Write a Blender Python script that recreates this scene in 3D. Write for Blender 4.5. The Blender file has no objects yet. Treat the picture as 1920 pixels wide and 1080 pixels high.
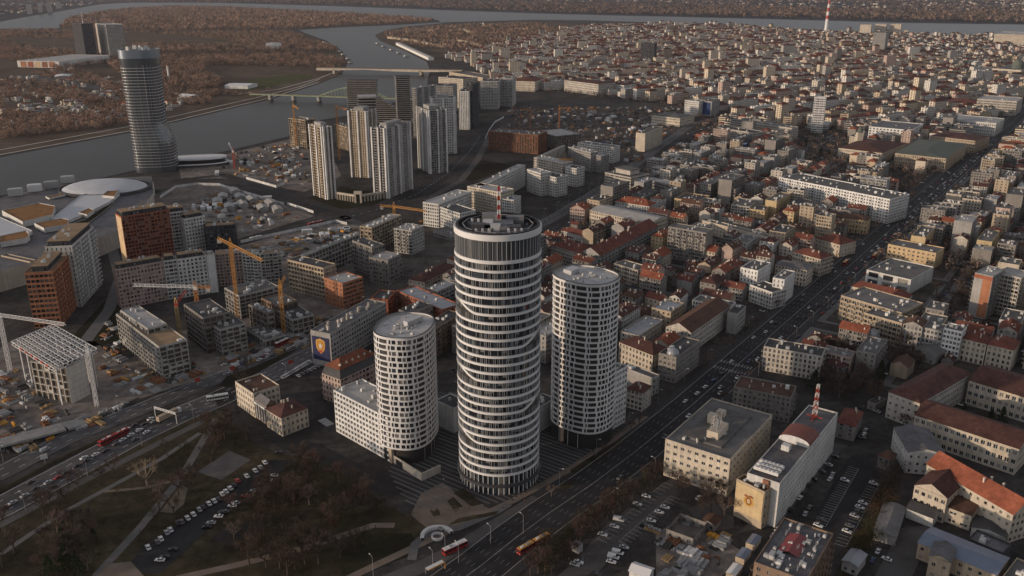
import bpy, bmesh, math, random
import numpy as np
from mathutils import Vector, Matrix
random.seed(7); NR=np.random.RandomState(11)
sc=bpy.context.scene; COL=sc.collection
# ---------------- camera ----------------
F_,TH,H_=1650.,math.radians(19.4),237.
S_,C_=math.sin(TH),math.cos(TH)
cd=bpy.data.cameras.new('camera'); cam=bpy.data.objects.new('camera',cd); COL.objects.link(cam)
cam.location=(0,0,H_); cam.rotation_euler=(math.pi/2-TH,0,0)
cd.sensor_width=36; cd.lens=F_/1920*36; cd.clip_start=1; cd.clip_end=60000
sc.camera=cam
# ---------------- sky, sun, exposure ----------------
SUN_AZ,SUN_EL=math.radians(-163),math.radians(8)
w=bpy.data.worlds.new('World'); sc.world=w; w.use_nodes=True
nt=w.node_tree; bg=nt.nodes['Background']; sky=nt.nodes.new('ShaderNodeTexSky')
sky.sky_type='NISHITA'; sky.sun_disc=False; sky.sun_elevation=SUN_EL
sky.sun_rotation=math.pi/2-SUN_AZ; sky.altitude=200; sky.air_density=1.0; sky.dust_density=1.2; sky.ozone_density=3.5
hs=nt.nodes.new('ShaderNodeHueSaturation'); hs.inputs['Saturation'].default_value=.22; nt.links.new(sky.outputs[0],hs.inputs['Color'])
tn=nt.nodes.new('ShaderNodeVectorMath'); tn.operation='MULTIPLY'; tn.inputs[1].default_value=(1.03,.985,.975); nt.links.new(hs.outputs[0],tn.inputs[0]); nt.links.new(tn.outputs[0],bg.inputs[0]); bg.inputs[1].default_value=0.15
sd=bpy.data.lights.new('sun','SUN'); sd.energy=2.4; sd.angle=math.radians(.6); sd.color=(1,.77,.56)
so=bpy.data.objects.new('sun',sd); COL.objects.link(so)
sv=Vector((math.cos(SUN_AZ)*math.cos(SUN_EL),math.sin(SUN_AZ)*math.cos(SUN_EL),math.sin(SUN_EL)))
so.rotation_euler=sv.to_track_quat('Z','Y').to_euler(); so.location=(0,0,500)
sc.view_settings.view_transform='Standard'; sc.view_settings.look='None'
sc.view_settings.exposure=0.45; sc.view_settings.gamma=1; sc.view_settings.use_curve_mapping=False
sc.render.engine='CYCLES'; cy=sc.cycles
cy.max_bounces=4; cy.diffuse_bounces=2; cy.glossy_bounces=2; cy.transmission_bounces=2; cy.volume_bounces=0
cy.caustics_reflective=False; cy.caustics_refractive=False

# ---------------- unprojection onto the ground plane / a roof plane ----------------
def G(u,v,z=0.):
    a=(u-960)/F_; b=(v-540)/F_; d=(H_-z)/(S_+b*C_)
    return (a*d,(C_-b*S_)*d)
def PX(x,y,z=0.):
    dz=z-H_; de=y*C_-dz*S_; up=y*S_+dz*C_
    return (960+F_*x/de,540-F_*up/de)
def hgt(u,vb,vt):
    x,y=G(u,vb); lo,hi=0,236.5
    for _ in range(40):
        m=(lo+hi)/2
        if PX(x,y,m)[1]>vt: lo=m
        else: hi=m
    return lo
def inpoly(x,y,poly):
    c=False; n=len(poly); j=n-1
    for i in range(n):
        xi,yi=poly[i]; xj,yj=poly[j]
        if (yi>y)!=(yj>y) and x<(xj-xi)*(y-yi)/(yj-yi)+xi: c=not c
        j=i
    return c
def GP(pts,z=0.): return [G(u,v,z) for u,v in pts]

# ---------------- materials ----------------
MATS={}
def M(name,col,rough=.85,nz=None,spec=.3,rnd=0.,metal=0.,streak=0.,emit=0.,bump=0.):
    if name in MATS: return MATS[name]
    m=bpy.data.materials.new(name); m.use_nodes=True; t=m.node_tree; L=t.links
    b=t.nodes['Principled BSDF']; b.inputs['Roughness'].default_value=rough
    b.inputs['Specular IOR Level'].default_value=spec; b.inputs['Metallic'].default_value=metal
    c=t.nodes.new('ShaderNodeRGB'); c.outputs[0].default_value=(*col,1); out=c.outputs[0]
    geo=None
    if nz or streak or bump: geo=t.nodes.new('ShaderNodeNewGeometry')
    def mul(src,val_socket):
        v=t.nodes.new('ShaderNodeVectorMath'); v.operation='SCALE'
        L.new(src,v.inputs[0]); L.new(val_socket,v.inputs['Scale']); return v.outputs[0]
    def ramp(src,a,amp):
        r=t.nodes.new('ShaderNodeMapRange'); r.inputs[1].default_value=.25; r.inputs[2].default_value=.75
        r.inputs[3].default_value=1-amp; r.inputs[4].default_value=1+amp*a; L.new(src,r.inputs[0]); return r.outputs[0]
    if nz:
        for sc_,amp in nz:
            n=t.nodes.new('ShaderNodeTexNoise'); n.inputs['Scale'].default_value=1/sc_; n.inputs['Detail'].default_value=4
            L.new(geo.outputs['Position'],n.inputs['Vector']); out=mul(out,ramp(n.outputs[0],1,amp))
    if streak:
        mp=t.nodes.new('ShaderNodeVectorMath'); mp.operation='MULTIPLY'; mp.inputs[1].default_value=(.7,.7,.06)
        n=t.nodes.new('ShaderNodeTexNoise'); n.inputs['Scale'].default_value=1; n.inputs['Detail'].default_value=3
        L.new(geo.outputs['Position'],mp.inputs[0]); L.new(mp.outputs[0],n.inputs['Vector']); out=mul(out,ramp(n.outputs[0],.5,streak))
    if rnd:
        oi=t.nodes.new('ShaderNodeObjectInfo'); r=t.nodes.new('ShaderNodeMapRange')
        r.inputs[3].default_value=1-rnd; r.inputs[4].default_value=1+rnd; L.new(oi.outputs['Random'],r.inputs[0]); out=mul(out,r.outputs[0])
    L.new(out,b.inputs['Base Color'])
    if bump:
        n=t.nodes.new('ShaderNodeTexNoise'); n.inputs['Scale'].default_value=1/bump; n.inputs['Detail'].default_value=3
        bp=t.nodes.new('ShaderNodeBump'); bp.inputs['Strength'].default_value=.25; bp.inputs['Distance'].default_value=bump*.1
        L.new(geo.outputs['Position'],n.inputs['Vector']); L.new(n.outputs[0],bp.inputs['Height']); L.new(bp.outputs[0],b.inputs['Normal'])
    if emit:
        b.inputs['Emission Color'].default_value=(*col,1); b.inputs['Emission Strength'].default_value=emit
    MATS[name]=m; return m
WN=[(9,.16),(1.7,.10)]
def wallm(n,c): return M('wall_'+n,c,.85,WN,.2,.08,streak=.2)
W=dict(white=wallm('white',(.50,.49,.465)),cream=wallm('cream',(.46,.405,.33)),grey=wallm('grey',(.29,.28,.268)),
 tan=wallm('tan',(.36,.295,.22)),pink=wallm('pink',(.38,.29,.25)),brick=wallm('brick',(.30,.105,.06)),yellow=wallm('yellow',(.45,.35,.21)),
 conc=wallm('concrete',(.33,.32,.30)),dark=wallm('dark',(.06,.06,.065)),pale=wallm('pale',(.41,.38,.335)),orange=wallm('orange',(.33,.145,.08)),
 brown=wallm('brown',(.20,.14,.10)),blue=wallm('blue',(.035,.06,.15)),stain=wallm('stained_grey',(.21,.195,.18)),ochre=wallm('ochre',(.48,.36,.22)),
 redwood=wallm('russet',(.22,.10,.06)),bright=wallm('bright_white',(.60,.595,.58)))
RN=[(9,.3),(2.2,.25),(.6,.2)]
R=dict(red=M('roof_red_tile',(.135,.050,.036),.85,RN,.15,.15,bump=.4),dred=M('roof_dark_red_tile',(.078,.038,.032),.85,RN,.15,.15,bump=.4),
 orange=M('roof_orange_tile',(.22,.072,.042),.85,RN,.15,.1,bump=.4),brown=M('roof_brown_tile',(.09,.05,.036),.85,RN,.15,.12),
 grey=M('roof_grey_gravel',(.14,.135,.132),.95,[(7,.2),(1.2,.15)],.1,.15),tar=M('roof_tar',(.065,.063,.065),.9,[(7,.25),(1,.15)],.2,.15),
 pale=M('roof_pale_membrane',(.34,.33,.32),.8,[(8,.15),(1,.1)],.2,.08),tin=M('roof_tin',(.24,.25,.27),.45,[(6,.15)],.5,.1,metal=.3),
 tanroof=M('roof_tan_gravel',(.27,.19,.12),.95,[(6,.15),(1,.1)],.1,.05),green=M('roof_green_copper',(.10,.115,.098),.8,[(7,.2)],.2,.05),
 slate=M('roof_slate',(.10,.095,.10),.7,RN,.3,.1),blue=M('roof_blue_tin',(.14,.17,.23),.45,[(6,.15)],.5),white=M('roof_white',(.62,.62,.62),.7,[(8,.1)],.2))
GL=[M('glass_dark',(.02,.021,.024),.12,None,.6,.3),M('glass_curtain',(.16,.15,.135),.35,None,.5,.3),M('glass_blue',(.035,.045,.06),.08,None,.8,.2)]
LIT=M('glass_lit_window',(.9,.6,.25),.5,emit=.35)
metal_grey=M('metal_grey',(.28,.28,.29),.5,None,.5); metal_white=M('metal_white',(.55,.54,.53),.5,[(3,.1)],.4)
metal_yel=M('crane_yellow',(.42,.20,.045),.5,[(4,.15)],.4); metal_red=M('mast_red',(.30,.045,.03),.5,[(3,.1)],.4)
blackm=M('black_trim',(.02,.02,.022),.6); concm=M('concrete_raw',(.30,.29,.275),.9,[(4,.2),(.8,.1)],.1,.1)
concd=M('concrete_interior_shade',(.10,.085,.07),.95,[(4,.2)],.1)  # interior shade of the open shells put into a darker concrete colour
unitm=M('rooftop_unit_paint',(.42,.42,.41),.6,None,.3,.35)
chimm=M('chimney_plaster',(.45,.40,.34),.9,None,.1,.3)

# ---------------- mesh builder ----------------
class MB:
    def __init__(s): s.v=[]; s.f=[]; s.m=[]
    def quad(s,a,b,c,d,m=0):
        i=len(s.v); s.v+=[a,b,c,d]; s.f.append((i,i+1,i+2,i+3)); s.m.append(m)
    def tri(s,a,b,c,m=0):
        i=len(s.v); s.v+=[a,b,c]; s.f.append((i,i+1,i+2)); s.m.append(m)
    def poly(s,pts,m=0):
        i=len(s.v); s.v+=list(pts); s.f.append(tuple(range(i,i+len(pts)))); s.m.append(m)
    def box(s,x0,y0,z0,x1,y1,z1,m=0,bottom=False):
        i=len(s.v)
        s.v+=[(x0,y0,z0),(x1,y0,z0),(x1,y1,z0),(x0,y1,z0),(x0,y0,z1),(x1,y0,z1),(x1,y1,z1),(x0,y1,z1)]
        fs=[(0,1,5,4),(1,2,6,5),(2,3,7,6),(3,0,4,7),(4,5,6,7)]
        if bottom: fs.append((3,2,1,0))
        for f in fs: s.f.append(tuple(i+k for k in f)); s.m.append(m)
    def bar(s,a,b,t,m=0):
        a=Vector(a); b=Vector(b); d=(b-a)
        if d.length<1e-6: return
        d.normalize(); u=d.cross(Vector((0,0,1)))
        if u.length<1e-3: u=Vector((1,0,0))
        u.normalize(); v=d.cross(u); h=t/2; i=len(s.v)
        for p in (a,b):
            for su,sv_ in ((-1,-1),(1,-1),(1,1),(-1,1)): s.v.append(tuple(p+u*su*h+v*sv_*h))
        for f in ((0,1,5,4),(1,2,6,5),(2,3,7,6),(3,0,4,7),(3,2,1,0),(4,5,6,7)): s.f.append(tuple(i+k for k in f)); s.m.append(m)
    def tube(s,a,b,r0,r1,n=6,m=0,cap=True):
        a=Vector(a); b=Vector(b); d=(b-a).normalized(); u=d.cross(Vector((0,0,1)))
        if u.length<1e-3: u=Vector((1,0,0))
        u.normalize(); v=d.cross(u); i=len(s.v)
        for p,r in ((a,r0),(b,r1)):
            for k in range(n):
                t=2*math.pi*k/n; s.v.append(tuple(p+u*r*math.cos(t)+v*r*math.sin(t)))
        for k in range(n):
            k2=(k+1)%n; s.f.append((i+k,i+k2,i+n+k2,i+n+k)); s.m.append(m)
        if cap: s.f.append(tuple(i+n+k for k in range(n))); s.m.append(m)
    def mesh(s,name,mats):
        me=bpy.data.meshes.new(name); me.from_pydata(s.v,[],s.f)
        if not isinstance(mats,(list,tuple)): mats=[mats]
        for x in mats: me.materials.append(x)
        if len(mats)>1: me.polygons.foreach_set('material_index',s.m)
        me.update(); return me
    def obj(s,name,mats,parent=None,**k): return add(name,s.mesh(name,mats),parent,**k)
def add(name,data,parent=None,loc=None,rz=None,scale=None,**props):
    o=bpy.data.objects.new(name,data); COL.objects.link(o)
    if parent: o.parent=parent
    if loc is not None: o.location=loc
    if rz is not None: o.rotation_euler=(0,0,rz)
    if scale is not None: o.scale=scale
    for k,v in props.items(): o[k]=v
    return o
def tag(o,label,cat,group=None):
    o['label']=label; o['category']=cat
    if group: o['group']=group
    return o
def thing(name,label,cat,loc=(0,0,0),rz=0,group=None):
    o=add(name,None,None,loc,rz); o.empty_display_size=1; return tag(o,label,cat,group)
def sheet(name,pts,z,mat,kind='structure'):
    mb=MB(); mb.poly([(x,y,z) for x,y in pts]); return mb.obj(name,mat,kind=kind)
def arr_obj(name,V,Fq,mats,mi=None,parent=None,**props):
    """V (n,3), Fq (m,k) arrays -> one mesh object"""
    me=bpy.data.meshes.new(name); nv=len(V); m,k=Fq.shape
    me.vertices.add(nv); me.vertices.foreach_set('co',np.ascontiguousarray(V,dtype=np.float32).ravel())
    me.loops.add(m*k); me.loops.foreach_set('vertex_index',np.ascontiguousarray(Fq,dtype=np.int32).ravel())
    me.polygons.add(m); me.polygons.foreach_set('loop_start',np.arange(0,m*k,k,dtype=np.int32))
    for x in mats: me.materials.append(x)
    if mi is not None: me.polygons.foreach_set('material_index',np.asarray(mi,dtype=np.int32))
    me.update(calc_edges=True); me.validate()
    return add(name,me,parent,**props)
def scatter(V,Fq,pos,scale,rot):
    """replicate a small mesh: V(n,3) F(m,k) at pos(p,3)"""
    p=len(pos); c,s=np.cos(rot),np.sin(rot); sc3=np.asarray(scale).reshape(p,-1)
    if sc3.shape[1]==1: sc3=np.repeat(sc3,3,1)
    X=V[None,:,:]*sc3[:,None,:]
    out=np.empty_like(X); out[...,0]=X[...,0]*c[:,None]-X[...,1]*s[:,None]; out[...,1]=X[...,0]*s[:,None]+X[...,1]*c[:,None]; out[...,2]=X[...,2]
    out+=np.asarray(pos)[:,None,:]
    FF=Fq[None]+(np.arange(p)*len(V))[:,None,None]
    return out.reshape(-1,3),FF.reshape(-1,Fq.shape[1])
ub=MB(); ub.box(-.5,-.5,0,.5,.5,1); ub.box(-.42,-.42,1.0,.42,.42,1.06); UNIT=ub.mesh('rooftop_unit',unitm)
cb=MB(); cb.box(-.5,-.5,0,.5,.5,1); cb.box(-.62,-.62,1,.62,.62,1.12); CHIM=cb.mesh('chimney',chimm)
RECTS=[]   # footprints taken: (cx,cy,ux,uy,hw,hd)
def taken(x,y,mar=0.):
    for cx,cy,ux,uy,hw,hd in RECTS:
        dx,dy=x-cx,y-cy
        if abs(dx)>120 or abs(dy)>120: continue
        if abs(dx*ux+dy*uy)<hw+mar and abs(-dx*uy+dy*ux)<hd+mar: return True
    return False
# ---------------- facades ----------------
def facade(o,ux,Wd,z0,z1,fl,wl,wi,ba,st,wins=None):
    """o local origin (x,y), ux unit dir; wall quads with real openings, recessed panes"""
    nx,ny=ux[1],-ux[0]
    P=lambda u,z,dn=0.:(o[0]+ux[0]*u+nx*dn,o[1]+ux[1]*u+ny*dn,z)
    if st is None: wl.quad(P(0,z0),P(Wd,z0),P(Wd,z1),P(0,z1)); return
    if st.get('frame'):
        fh=(z1-z0)/fl; t=.35; nc=max(1,round(Wd/st.get('bay',4)))
        for k in range(fl+1):
            z=z0+k*fh; e=.5
            a,b=P(0,z,e),P(Wd,z,e); c,d=P(Wd,z,-.8),P(0,z,-.8)
            if k>0:
                lo=[(q[0],q[1],q[2]-t) for q in (a,b,c,d)]
                wl.quad(lo[0],lo[1],b,a); wl.quad(a,b,c,d); wl.quad(lo[3],lo[2],lo[1],lo[0])
        for i in range(nc+1):
            u=min(max(i*Wd/nc,.3),Wd-.3)
            wl.quad(P(u-.25,z0,.1),P(u+.25,z0,.1),P(u+.25,z1,.1),P(u-.25,z1,.1)); wl.quad(P(u+.25,z0,.1),P(u+.25,z0,-.6),P(u+.25,z1,-.6),P(u+.25,z1,.1)); wl.quad(P(u-.25,z0,-.6),P(u-.25,z0,.1),P(u-.25,z1,.1),P(u-.25,z1,-.6))
        wi.quad(P(0,z0,-.9),P(Wd,z0,-.9),P(Wd,z1,-.9),P(0,z1,-.9),3)  # dark sheet behind the open floors, painted as indoor shade, not panes
        if st.get('infill'):
            for k in range(fl):
                for i in range(nc):
                    if random.random()<st['infill']:
                        u0=i*Wd/nc+.3; u1=(i+1)*Wd/nc-.3; z=z0+k*fh
                        wl.quad(P(u0,z,-.2),P(u1,z,-.2),P(u1,z+fh*.35,-.2),P(u0,z+fh*.35,-.2))
                        wl.quad(P(u0,z+.35*fh,-.2),P(u0+(u1-u0)*.3,z+fh*.35,-.2),P(u0+(u1-u0)*.3,z+fh-.36,-.2),P(u0,z+fh-.36,-.2))
        return
    fh=(z1-z0)/fl; bay=st['bay']; nc=max(1,int(round(Wd/bay))); bw=Wd/nc
    ow=min(st['ow'],bw*.96); oh=min(st['oh'],fh*.9); sill=min(st.get('sill',.85),fh-oh-.05); rec=st.get('rec',.28)
    bal=st.get('balc'); skip=st.get('skip')
    z=z0
    for k in range(fl):
        za=z+sill; zb=za+oh
        if k==0 and st.get('shop'): za=z+.3; zb=z+fh*.82
        wl.quad(P(0,z),P(Wd,z),P(Wd,za),P(0,za)); wl.quad(P(0,zb),P(Wd,zb),P(Wd,z+fh),P(0,z+fh))
        up=0.
        for i in range(nc):
            if skip and (i%skip[0]) in skip[1]: continue
            c=(i+.5)*bw; w2=ow/2
            if bal and (i%bal[0])==bal[1] and k>0: w2=min(bw*.46,ow*.75)
            u0,u1=c-w2,c+w2
            if u0>up+1e-4: wl.quad(P(up,za),P(u0,za),P(u0,zb),P(up,zb))
            wl.quad(P(u0,za,-rec),P(u0,za),P(u0,zb),P(u0,zb,-rec)) if False else None
            wl.quad(P(u0,za),P(u0,za,-rec),P(u0,zb,-rec),P(u0,zb)); wl.quad(P(u1,za,-rec),P(u1,za),P(u1,zb),P(u1,zb,-rec))
            wl.quad(P(u0,za),P(u1,za),P(u1,za,-rec),P(u0,za,-rec)); wl.quad(P(u0,zb,-rec),P(u1,zb,-rec),P(u1,zb),P(u0,zb))
            if wins is not None: wins.append((P(c,za,-rec),u1-u0,zb-za,math.atan2(ux[1],ux[0])))
            else:
                r=random.random(); mi=0 if r<.52 else (1 if r<.8 else 2)
                if st.get('mull',True) and u1-u0>1.0 and random.random()<.7:
                    h=(u1-u0)*.46
                    wi.quad(P(u0,za,-rec),P(u0+h,za,-rec),P(u0+h,zb,-rec),P(u0,zb,-rec),mi); wi.quad(P(u1-h,za,-rec),P(u1,za,-rec),P(u1,zb,-rec),P(u1-h,zb,-rec),mi)
                    wi.quad(P(u0+h,za,-rec+.03),P(u1-h,za,-rec+.03),P(u1-h,zb,-rec+.03),P(u0+h,zb,-rec+.03),4)
                else: wi.quad(P(u0,za,-rec),P(u1,za,-rec),P(u1,zb,-rec),P(u0,zb,-rec),mi)
            if bal and (i%bal[0])==bal[1] and k>0:
                dp=bal[2]; b0,b1=c-bw*.48,c+bw*.48
                def bx(ua,ub_,da,db,zl,zh):
                    q=[P(ua,zl,da),P(ub_,zl,da),P(ub_,zl,db),P(ua,zl,db)]; t=[(p[0],p[1],zh) for p in q]
                    ba.quad(q[3],q[2],t[2],t[3]); ba.quad(q[2],q[1],t[1],t[2]); ba.quad(q[0],q[3],t[3],t[0]); ba.quad(t[3],t[2],t[1],t[0]); ba.quad(q[0],q[1],q[2],q[3])
                bx(b0,b1,.02,dp,z-.12,z+.06); bx(b0,b1,dp-.1,dp,z+.07,z+1.0)
            if rec<.5 and k>0 and random.random()<.06 and wins is None:
                ax=u1+.1
                if ax+.8<Wd:
                    q=[P(ax,za-.1,0),P(ax+.75,za-.1,0),P(ax+.75,za-.1,.35),P(ax,za-.1,.35)]; t=[(p[0],p[1],za+.45) for p in q]
                    wl.quad(q[3],q[2],t[2],t[3]); wl.quad(q[2],q[1],t[1],t[2]); wl.quad(q[0],q[3],t[3],t[0]); wl.quad(t[3],t[2],t[1],t[0])
            up=u1
        if up<Wd-1e-4: wl.quad(P(up,za),P(Wd,za),P(Wd,zb),P(up,zb))
        z+=fh
S=dict(punch=dict(bay=2.8,ow=1.65,oh=1.85,sill=.75),dense=dict(bay=2.4,ow=1.5,oh=1.85,sill=.75),balc=dict(bay=3.1,ow=2.0,oh=2.0,sill=.6,rec=.6,balc=(2,1,1.3)),
 balc3=dict(bay=2.9,ow=1.75,oh=1.85,rec=.45,balc=(3,1,1.2)),old=dict(bay=2.7,ow=1.3,oh=2.05,sill=.8,shop=True),ribbon=dict(bay=3.4,ow=3.1,oh=1.5,rec=.5),
 small=dict(bay=3.9,ow=1.3,oh=1.5),frame=dict(frame=True,bay=4.2,infill=.25),grid=dict(bay=2.9,ow=1.6,oh=1.9,sill=.5,rec=.5),
 frame0=dict(frame=True,bay=4.5,infill=.08),big=dict(bay=3.0,ow=1.9,oh=2.2,sill=.8),slit=dict(bay=3.0,ow=.9,oh=2.2,sill=.5),deep=dict(bay=3.2,ow=2.5,oh=2.2,sill=.5,rec=1.2,mull=False))
wb=MB()
wb.quad((-.5,0,0),(.5,0,0),(.5,0,1),(-.5,0,1),0)
for a in ((-.5,-.44),(-.03,.03),(.44,.5)): wb.box(a[0],-.06,0,a[1],-.002,1,1)
wb.box(-.44,-.05,.94,.44,-.002,1,1); wb.box(-.44,-.05,0,.44,-.002,.06,1)
framem=M('window_frame_white',(.5,.5,.49),.6)
WMESH=[wb.mesh('window',[g,framem]) for g in (GL[0],GL[0],GL[2],GL[1])]
framed=M('window_frame_dark',(.05,.05,.052),.5)
WDARK=[wb.mesh('window',[g,framed]) for g in (GL[0],GL[0],GL[0],GL[2],GL[1])]
def put_windows(wins,parent,limit=290,meshes=None):
    # the largest-showing ones (towards the camera) as single objects
    for i,(p,wd,ht,a) in enumerate(wins[:limit]):
        add('window',random.choice(meshes or WMESH),parent,p,a,(wd,1,ht))
    if len(wins)>limit:
        mb=MB()
        for p,wd,ht,a in wins[limit:]:
            c,s=math.cos(a)*wd/2,math.sin(a)*wd/2
            mb.quad((p[0]-c,p[1]-s,p[2]),(p[0]+c,p[1]+s,p[2]),(p[0]+c,p[1]+s,p[2]+ht),(p[0]-c,p[1]-s,p[2]+ht),random.choice((0,0,1,2)))
        mb.obj('window_row',GL,parent,kind='stuff')
def flatroof(ro,pa,w,d,z,ph=.8,t=.3,mi=0):
    ro.quad((t,t,z+.05),(w-t,t,z+.05),(w-t,d-t,z+.05),(t,d-t,z+.05),mi)
    pa.box(0,0,z,w,t,z+ph); pa.box(0,d-t,z,w,d,z+ph); pa.box(0,t,z,t,d-t,z+ph); pa.box(w-t,t,z,w,d-t,z+ph)
def hiproof(ro,wl,w,d,z,kind,rh,ov=.45):
    a=(-ov,-ov,z); b=(w+ov,-ov,z); c=(w+ov,d+ov,z); e=(-ov,d+ov,z); zt=z+rh
    lng=w>=d
    if kind=='gable':
        if lng:
            p=(-ov,d/2,zt); q=(w+ov,d/2,zt); ro.quad(a,b,q,p); ro.quad(c,e,p,q)
            wl.tri((0,d,z),(0,0,z),(0,d/2,zt-.15)); wl.tri((w,0,z),(w,d,z),(w,d/2,zt-.15))
        else:
            p=(w/2,-ov,zt); q=(w/2,d+ov,zt); ro.quad(b,c,q,p); ro.quad(e,a,p,q)
            wl.tri((0,0,z),(w,0,z),(w/2,0,zt-.15)); wl.tri((w,d,z),(0,d,z),(w/2,d,zt-.15))
    else:
        k=min(w,d)/2*.95
        if lng: p=(k,d/2,zt); q=(w-k,d/2,zt); ro.quad(a,b,q,p); ro.quad(c,e,p,q); ro.tri(e,a,p); ro.tri(b,c,q)
        else: p=(w/2,k,zt); q=(w/2,d-k,zt); ro.quad(b,c,q,p); ro.quad(e,a,p,q); ro.tri(a,b,p); ro.tri(c,e,q)
    wl.quad((-ov,-ov,z-.02),(-ov,d+ov,z-.02),(w+ov,d+ov,z-.02),(w+ov,-ov,z-.02))
def footprint(N,L,Rr,h):
    n=np.array(G(*N,h)); l=np.array(G(*L,h)); r=np.array(G(*Rr,h)); a=r-n; b=l-n
    la,lb=np.linalg.norm(a),np.linalg.norm(b)
    if la>=lb: ux=a/la; uy=np.array([-ux[1],ux[0]]); lb=max(4.,abs(b@uy)); 
    else:
        uy=b/lb; ux=np.array([uy[1],-uy[0]]); la=max(4.,abs(a@ux))
    return n,math.atan2(ux[1],ux[0]),la,lb
def basex(N,yb,h=None):
    xb=N[0]
    for _ in range(6):
        hh=h if h else hgt(xb,yb,N[1]); g=G(N[0],N[1],hh); xb=PX(g[0],g[1],0)[0]
    return hh
def bld(name,label,cat,N,yb,L,Rr,fl,wall='white',roof='flat',rm='grey',st='punch',stL=None,h=None,z0=0.,ind=False,group=None,units=5,pent=None,chim=0,rh=4.,shop=False,par='same',back=True,nounit=False,wcol=None):
    hh=h if h else basex(N,yb)
    n,rz,w,d=footprint(N,L,Rr,hh)
    cx=n[0]+math.cos(rz)*w/2-math.sin(rz)*d/2; cyy=n[1]+math.sin(rz)*w/2+math.cos(rz)*d/2
    RECTS.append((cx,cyy,math.cos(rz),math.sin(rz),w/2,d/2))
    rt=thing(name,label,cat,(n[0],n[1],0),rz,group)
    build_body(rt,w,d,z0,hh,fl,wall,roof,rm,st,stL,ind,units,pent,chim,rh)
    return rt,w,d,hh
def build_body(rt,w,d,z0,hh,fl,wall,roof='flat',rm='grey',st='punch',stL=None,ind=False,units=5,pent=None,chim=0,rh=4.,parts=True):
    wl,wi,ba,ro=MB(),MB(),MB(),MB()
    sA=S[st] if isinstance(st,str) and st in S else (st if isinstance(st,dict) else None)
    sB=sA if stL is None else (S[stL] if isinstance(stL,str) and stL in S else (stL if isinstance(stL,dict) else None))
    wins=[] if ind else None
    facade((0,0),(1,0),w,z0,hh,fl,wl,wi,ba,sA,wins); facade((0,d),(0,-1),d,z0,hh,fl,wl,wi,ba,sB,wins)
    facade((w,0),(0,1),d,z0,hh,fl,wl,wi,ba,sB,None); facade((w,d),(-1,0),w,z0,hh,fl,wl,wi,ba,sA,None)
    pa=MB()
    if roof=='flat': flatroof(ro,pa,w,d,hh)
    elif roof in('gable','hip'): hiproof(ro,wl,w,d,hh,roof,rh)
    wm=W[wall] if isinstance(wall,str) else wall
    wl.obj('wall',wm,rt)
    if ro.f: ro.obj('roof',R[rm],rt)
    if pa.f: pa.obj('parapet',wm,rt)
    if wi.f: wi.obj('window_row',GL+[concd,framem],rt,kind='stuff')
    if ba.f: ba.obj('balcony_row',wm,rt,kind='stuff')
    if wins: put_windows(wins,rt)
    if pent:
        i0,ph=pent[0],pent[1]; pm=pent[2] if len(pent)>2 else 'grey'; p2=MB(); p3=MB(); p4=MB()
        facade((i0,i0),(1,0),w-2*i0,hh+.06,hh+ph,1,p2,p3,p4,S['grid']); facade((i0,d-i0),(0,-1),d-2*i0,hh+.06,hh+ph,1,p2,p3,p4,S['grid'])
        facade((w-i0,i0),(0,1),d-2*i0,hh+.06,hh+ph,1,p2,p3,p4,S['grid']); facade((w-i0,d-i0),(-1,0),w-2*i0,hh+.06,hh+ph,1,p2,p3,p4,S['grid'])
        po=p2.obj('penthouse',W['dark'] if pm!='conc' else W['conc'],rt); p3.obj('window_row',GL+[concd,framem],po,kind='stuff')
        q=MB(); q.box(i0-.6,i0-.6,hh+ph,w-i0+.6,d-i0+.6,hh+ph+.3,bottom=True); q.obj('roof_slab',R[pm] if pm in R else R['grey'],po)
    zr=hh+.06
    if roof=='flat':
        m=0 if not pent else pent[0]+1; zr=hh+.06 if not pent else hh+pent[1]+.31
        if w-2*m>4 and d-2*m>4:
            for i in range(units):
                a,b,c=random.uniform(.8,3.2),random.uniform(.8,2.6),random.uniform(.6,2.4)
                add('rooftop_unit',UNIT,rt,(random.uniform(m+2,w-m-2),random.uniform(m+2,d-m-2),zr),0,(a,b,c))
    for i in range(chim):
        if roof=='flat': x,y,z=random.uniform(1,w-1),random.uniform(1,d-1),hh+.06; hh2=1.5
        else:
            x,y=random.uniform(w*.15,w*.85),random.uniform(d*.2,d*.8); z=hh+.3; hh2=rh*(1-abs((y/d if w>=d else x/w)-.5)*2)+1.2
        add('chimney',CHIM,rt,(x,y,z),0,(.8,.6,hh2))
HAZE=1.6e-5
# ================= ground, water, roads =================
groundm=M('ground_earth',(.06,.054,.05),.95,[(60,.25),(9,.2),(1.5,.15)],.1)
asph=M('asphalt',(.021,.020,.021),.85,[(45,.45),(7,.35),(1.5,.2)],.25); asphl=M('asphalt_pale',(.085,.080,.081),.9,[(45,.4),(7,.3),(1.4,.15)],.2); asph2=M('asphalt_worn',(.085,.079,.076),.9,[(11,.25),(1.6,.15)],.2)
pavem=M('paving_grey',(.125,.12,.118),.9,[(8,.15),(1.,.12)],.2); paved=M('paving_dark',(.036,.035,.036),.85,[(6,.15)],.25)
grassm=M('grass_winter',(.026,.024,.014),.95,[(14,.3),(2.5,.3),(.6,.2)],.05); parkm=M('park_ground_leaf_litter',(.046,.038,.024),.95,[(26,.55),(5,.4),(.8,.3)],.05)
earthm=M('construction_earth',(.17,.148,.132),.95,[(30,.45),(6,.4),(1.2,.25)],.05); mead=M('meadow_winter',(.10,.075,.055),.95,[(120,.35),(25,.25),(5,.2)],.05)
forestfl=M('forest_floor',(.12,.09,.065),.95,[(90,.3),(15,.25)],.05); linem=M('road_paint',(.55,.54,.52),.7,[(1.2,.25)],.2)
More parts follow.
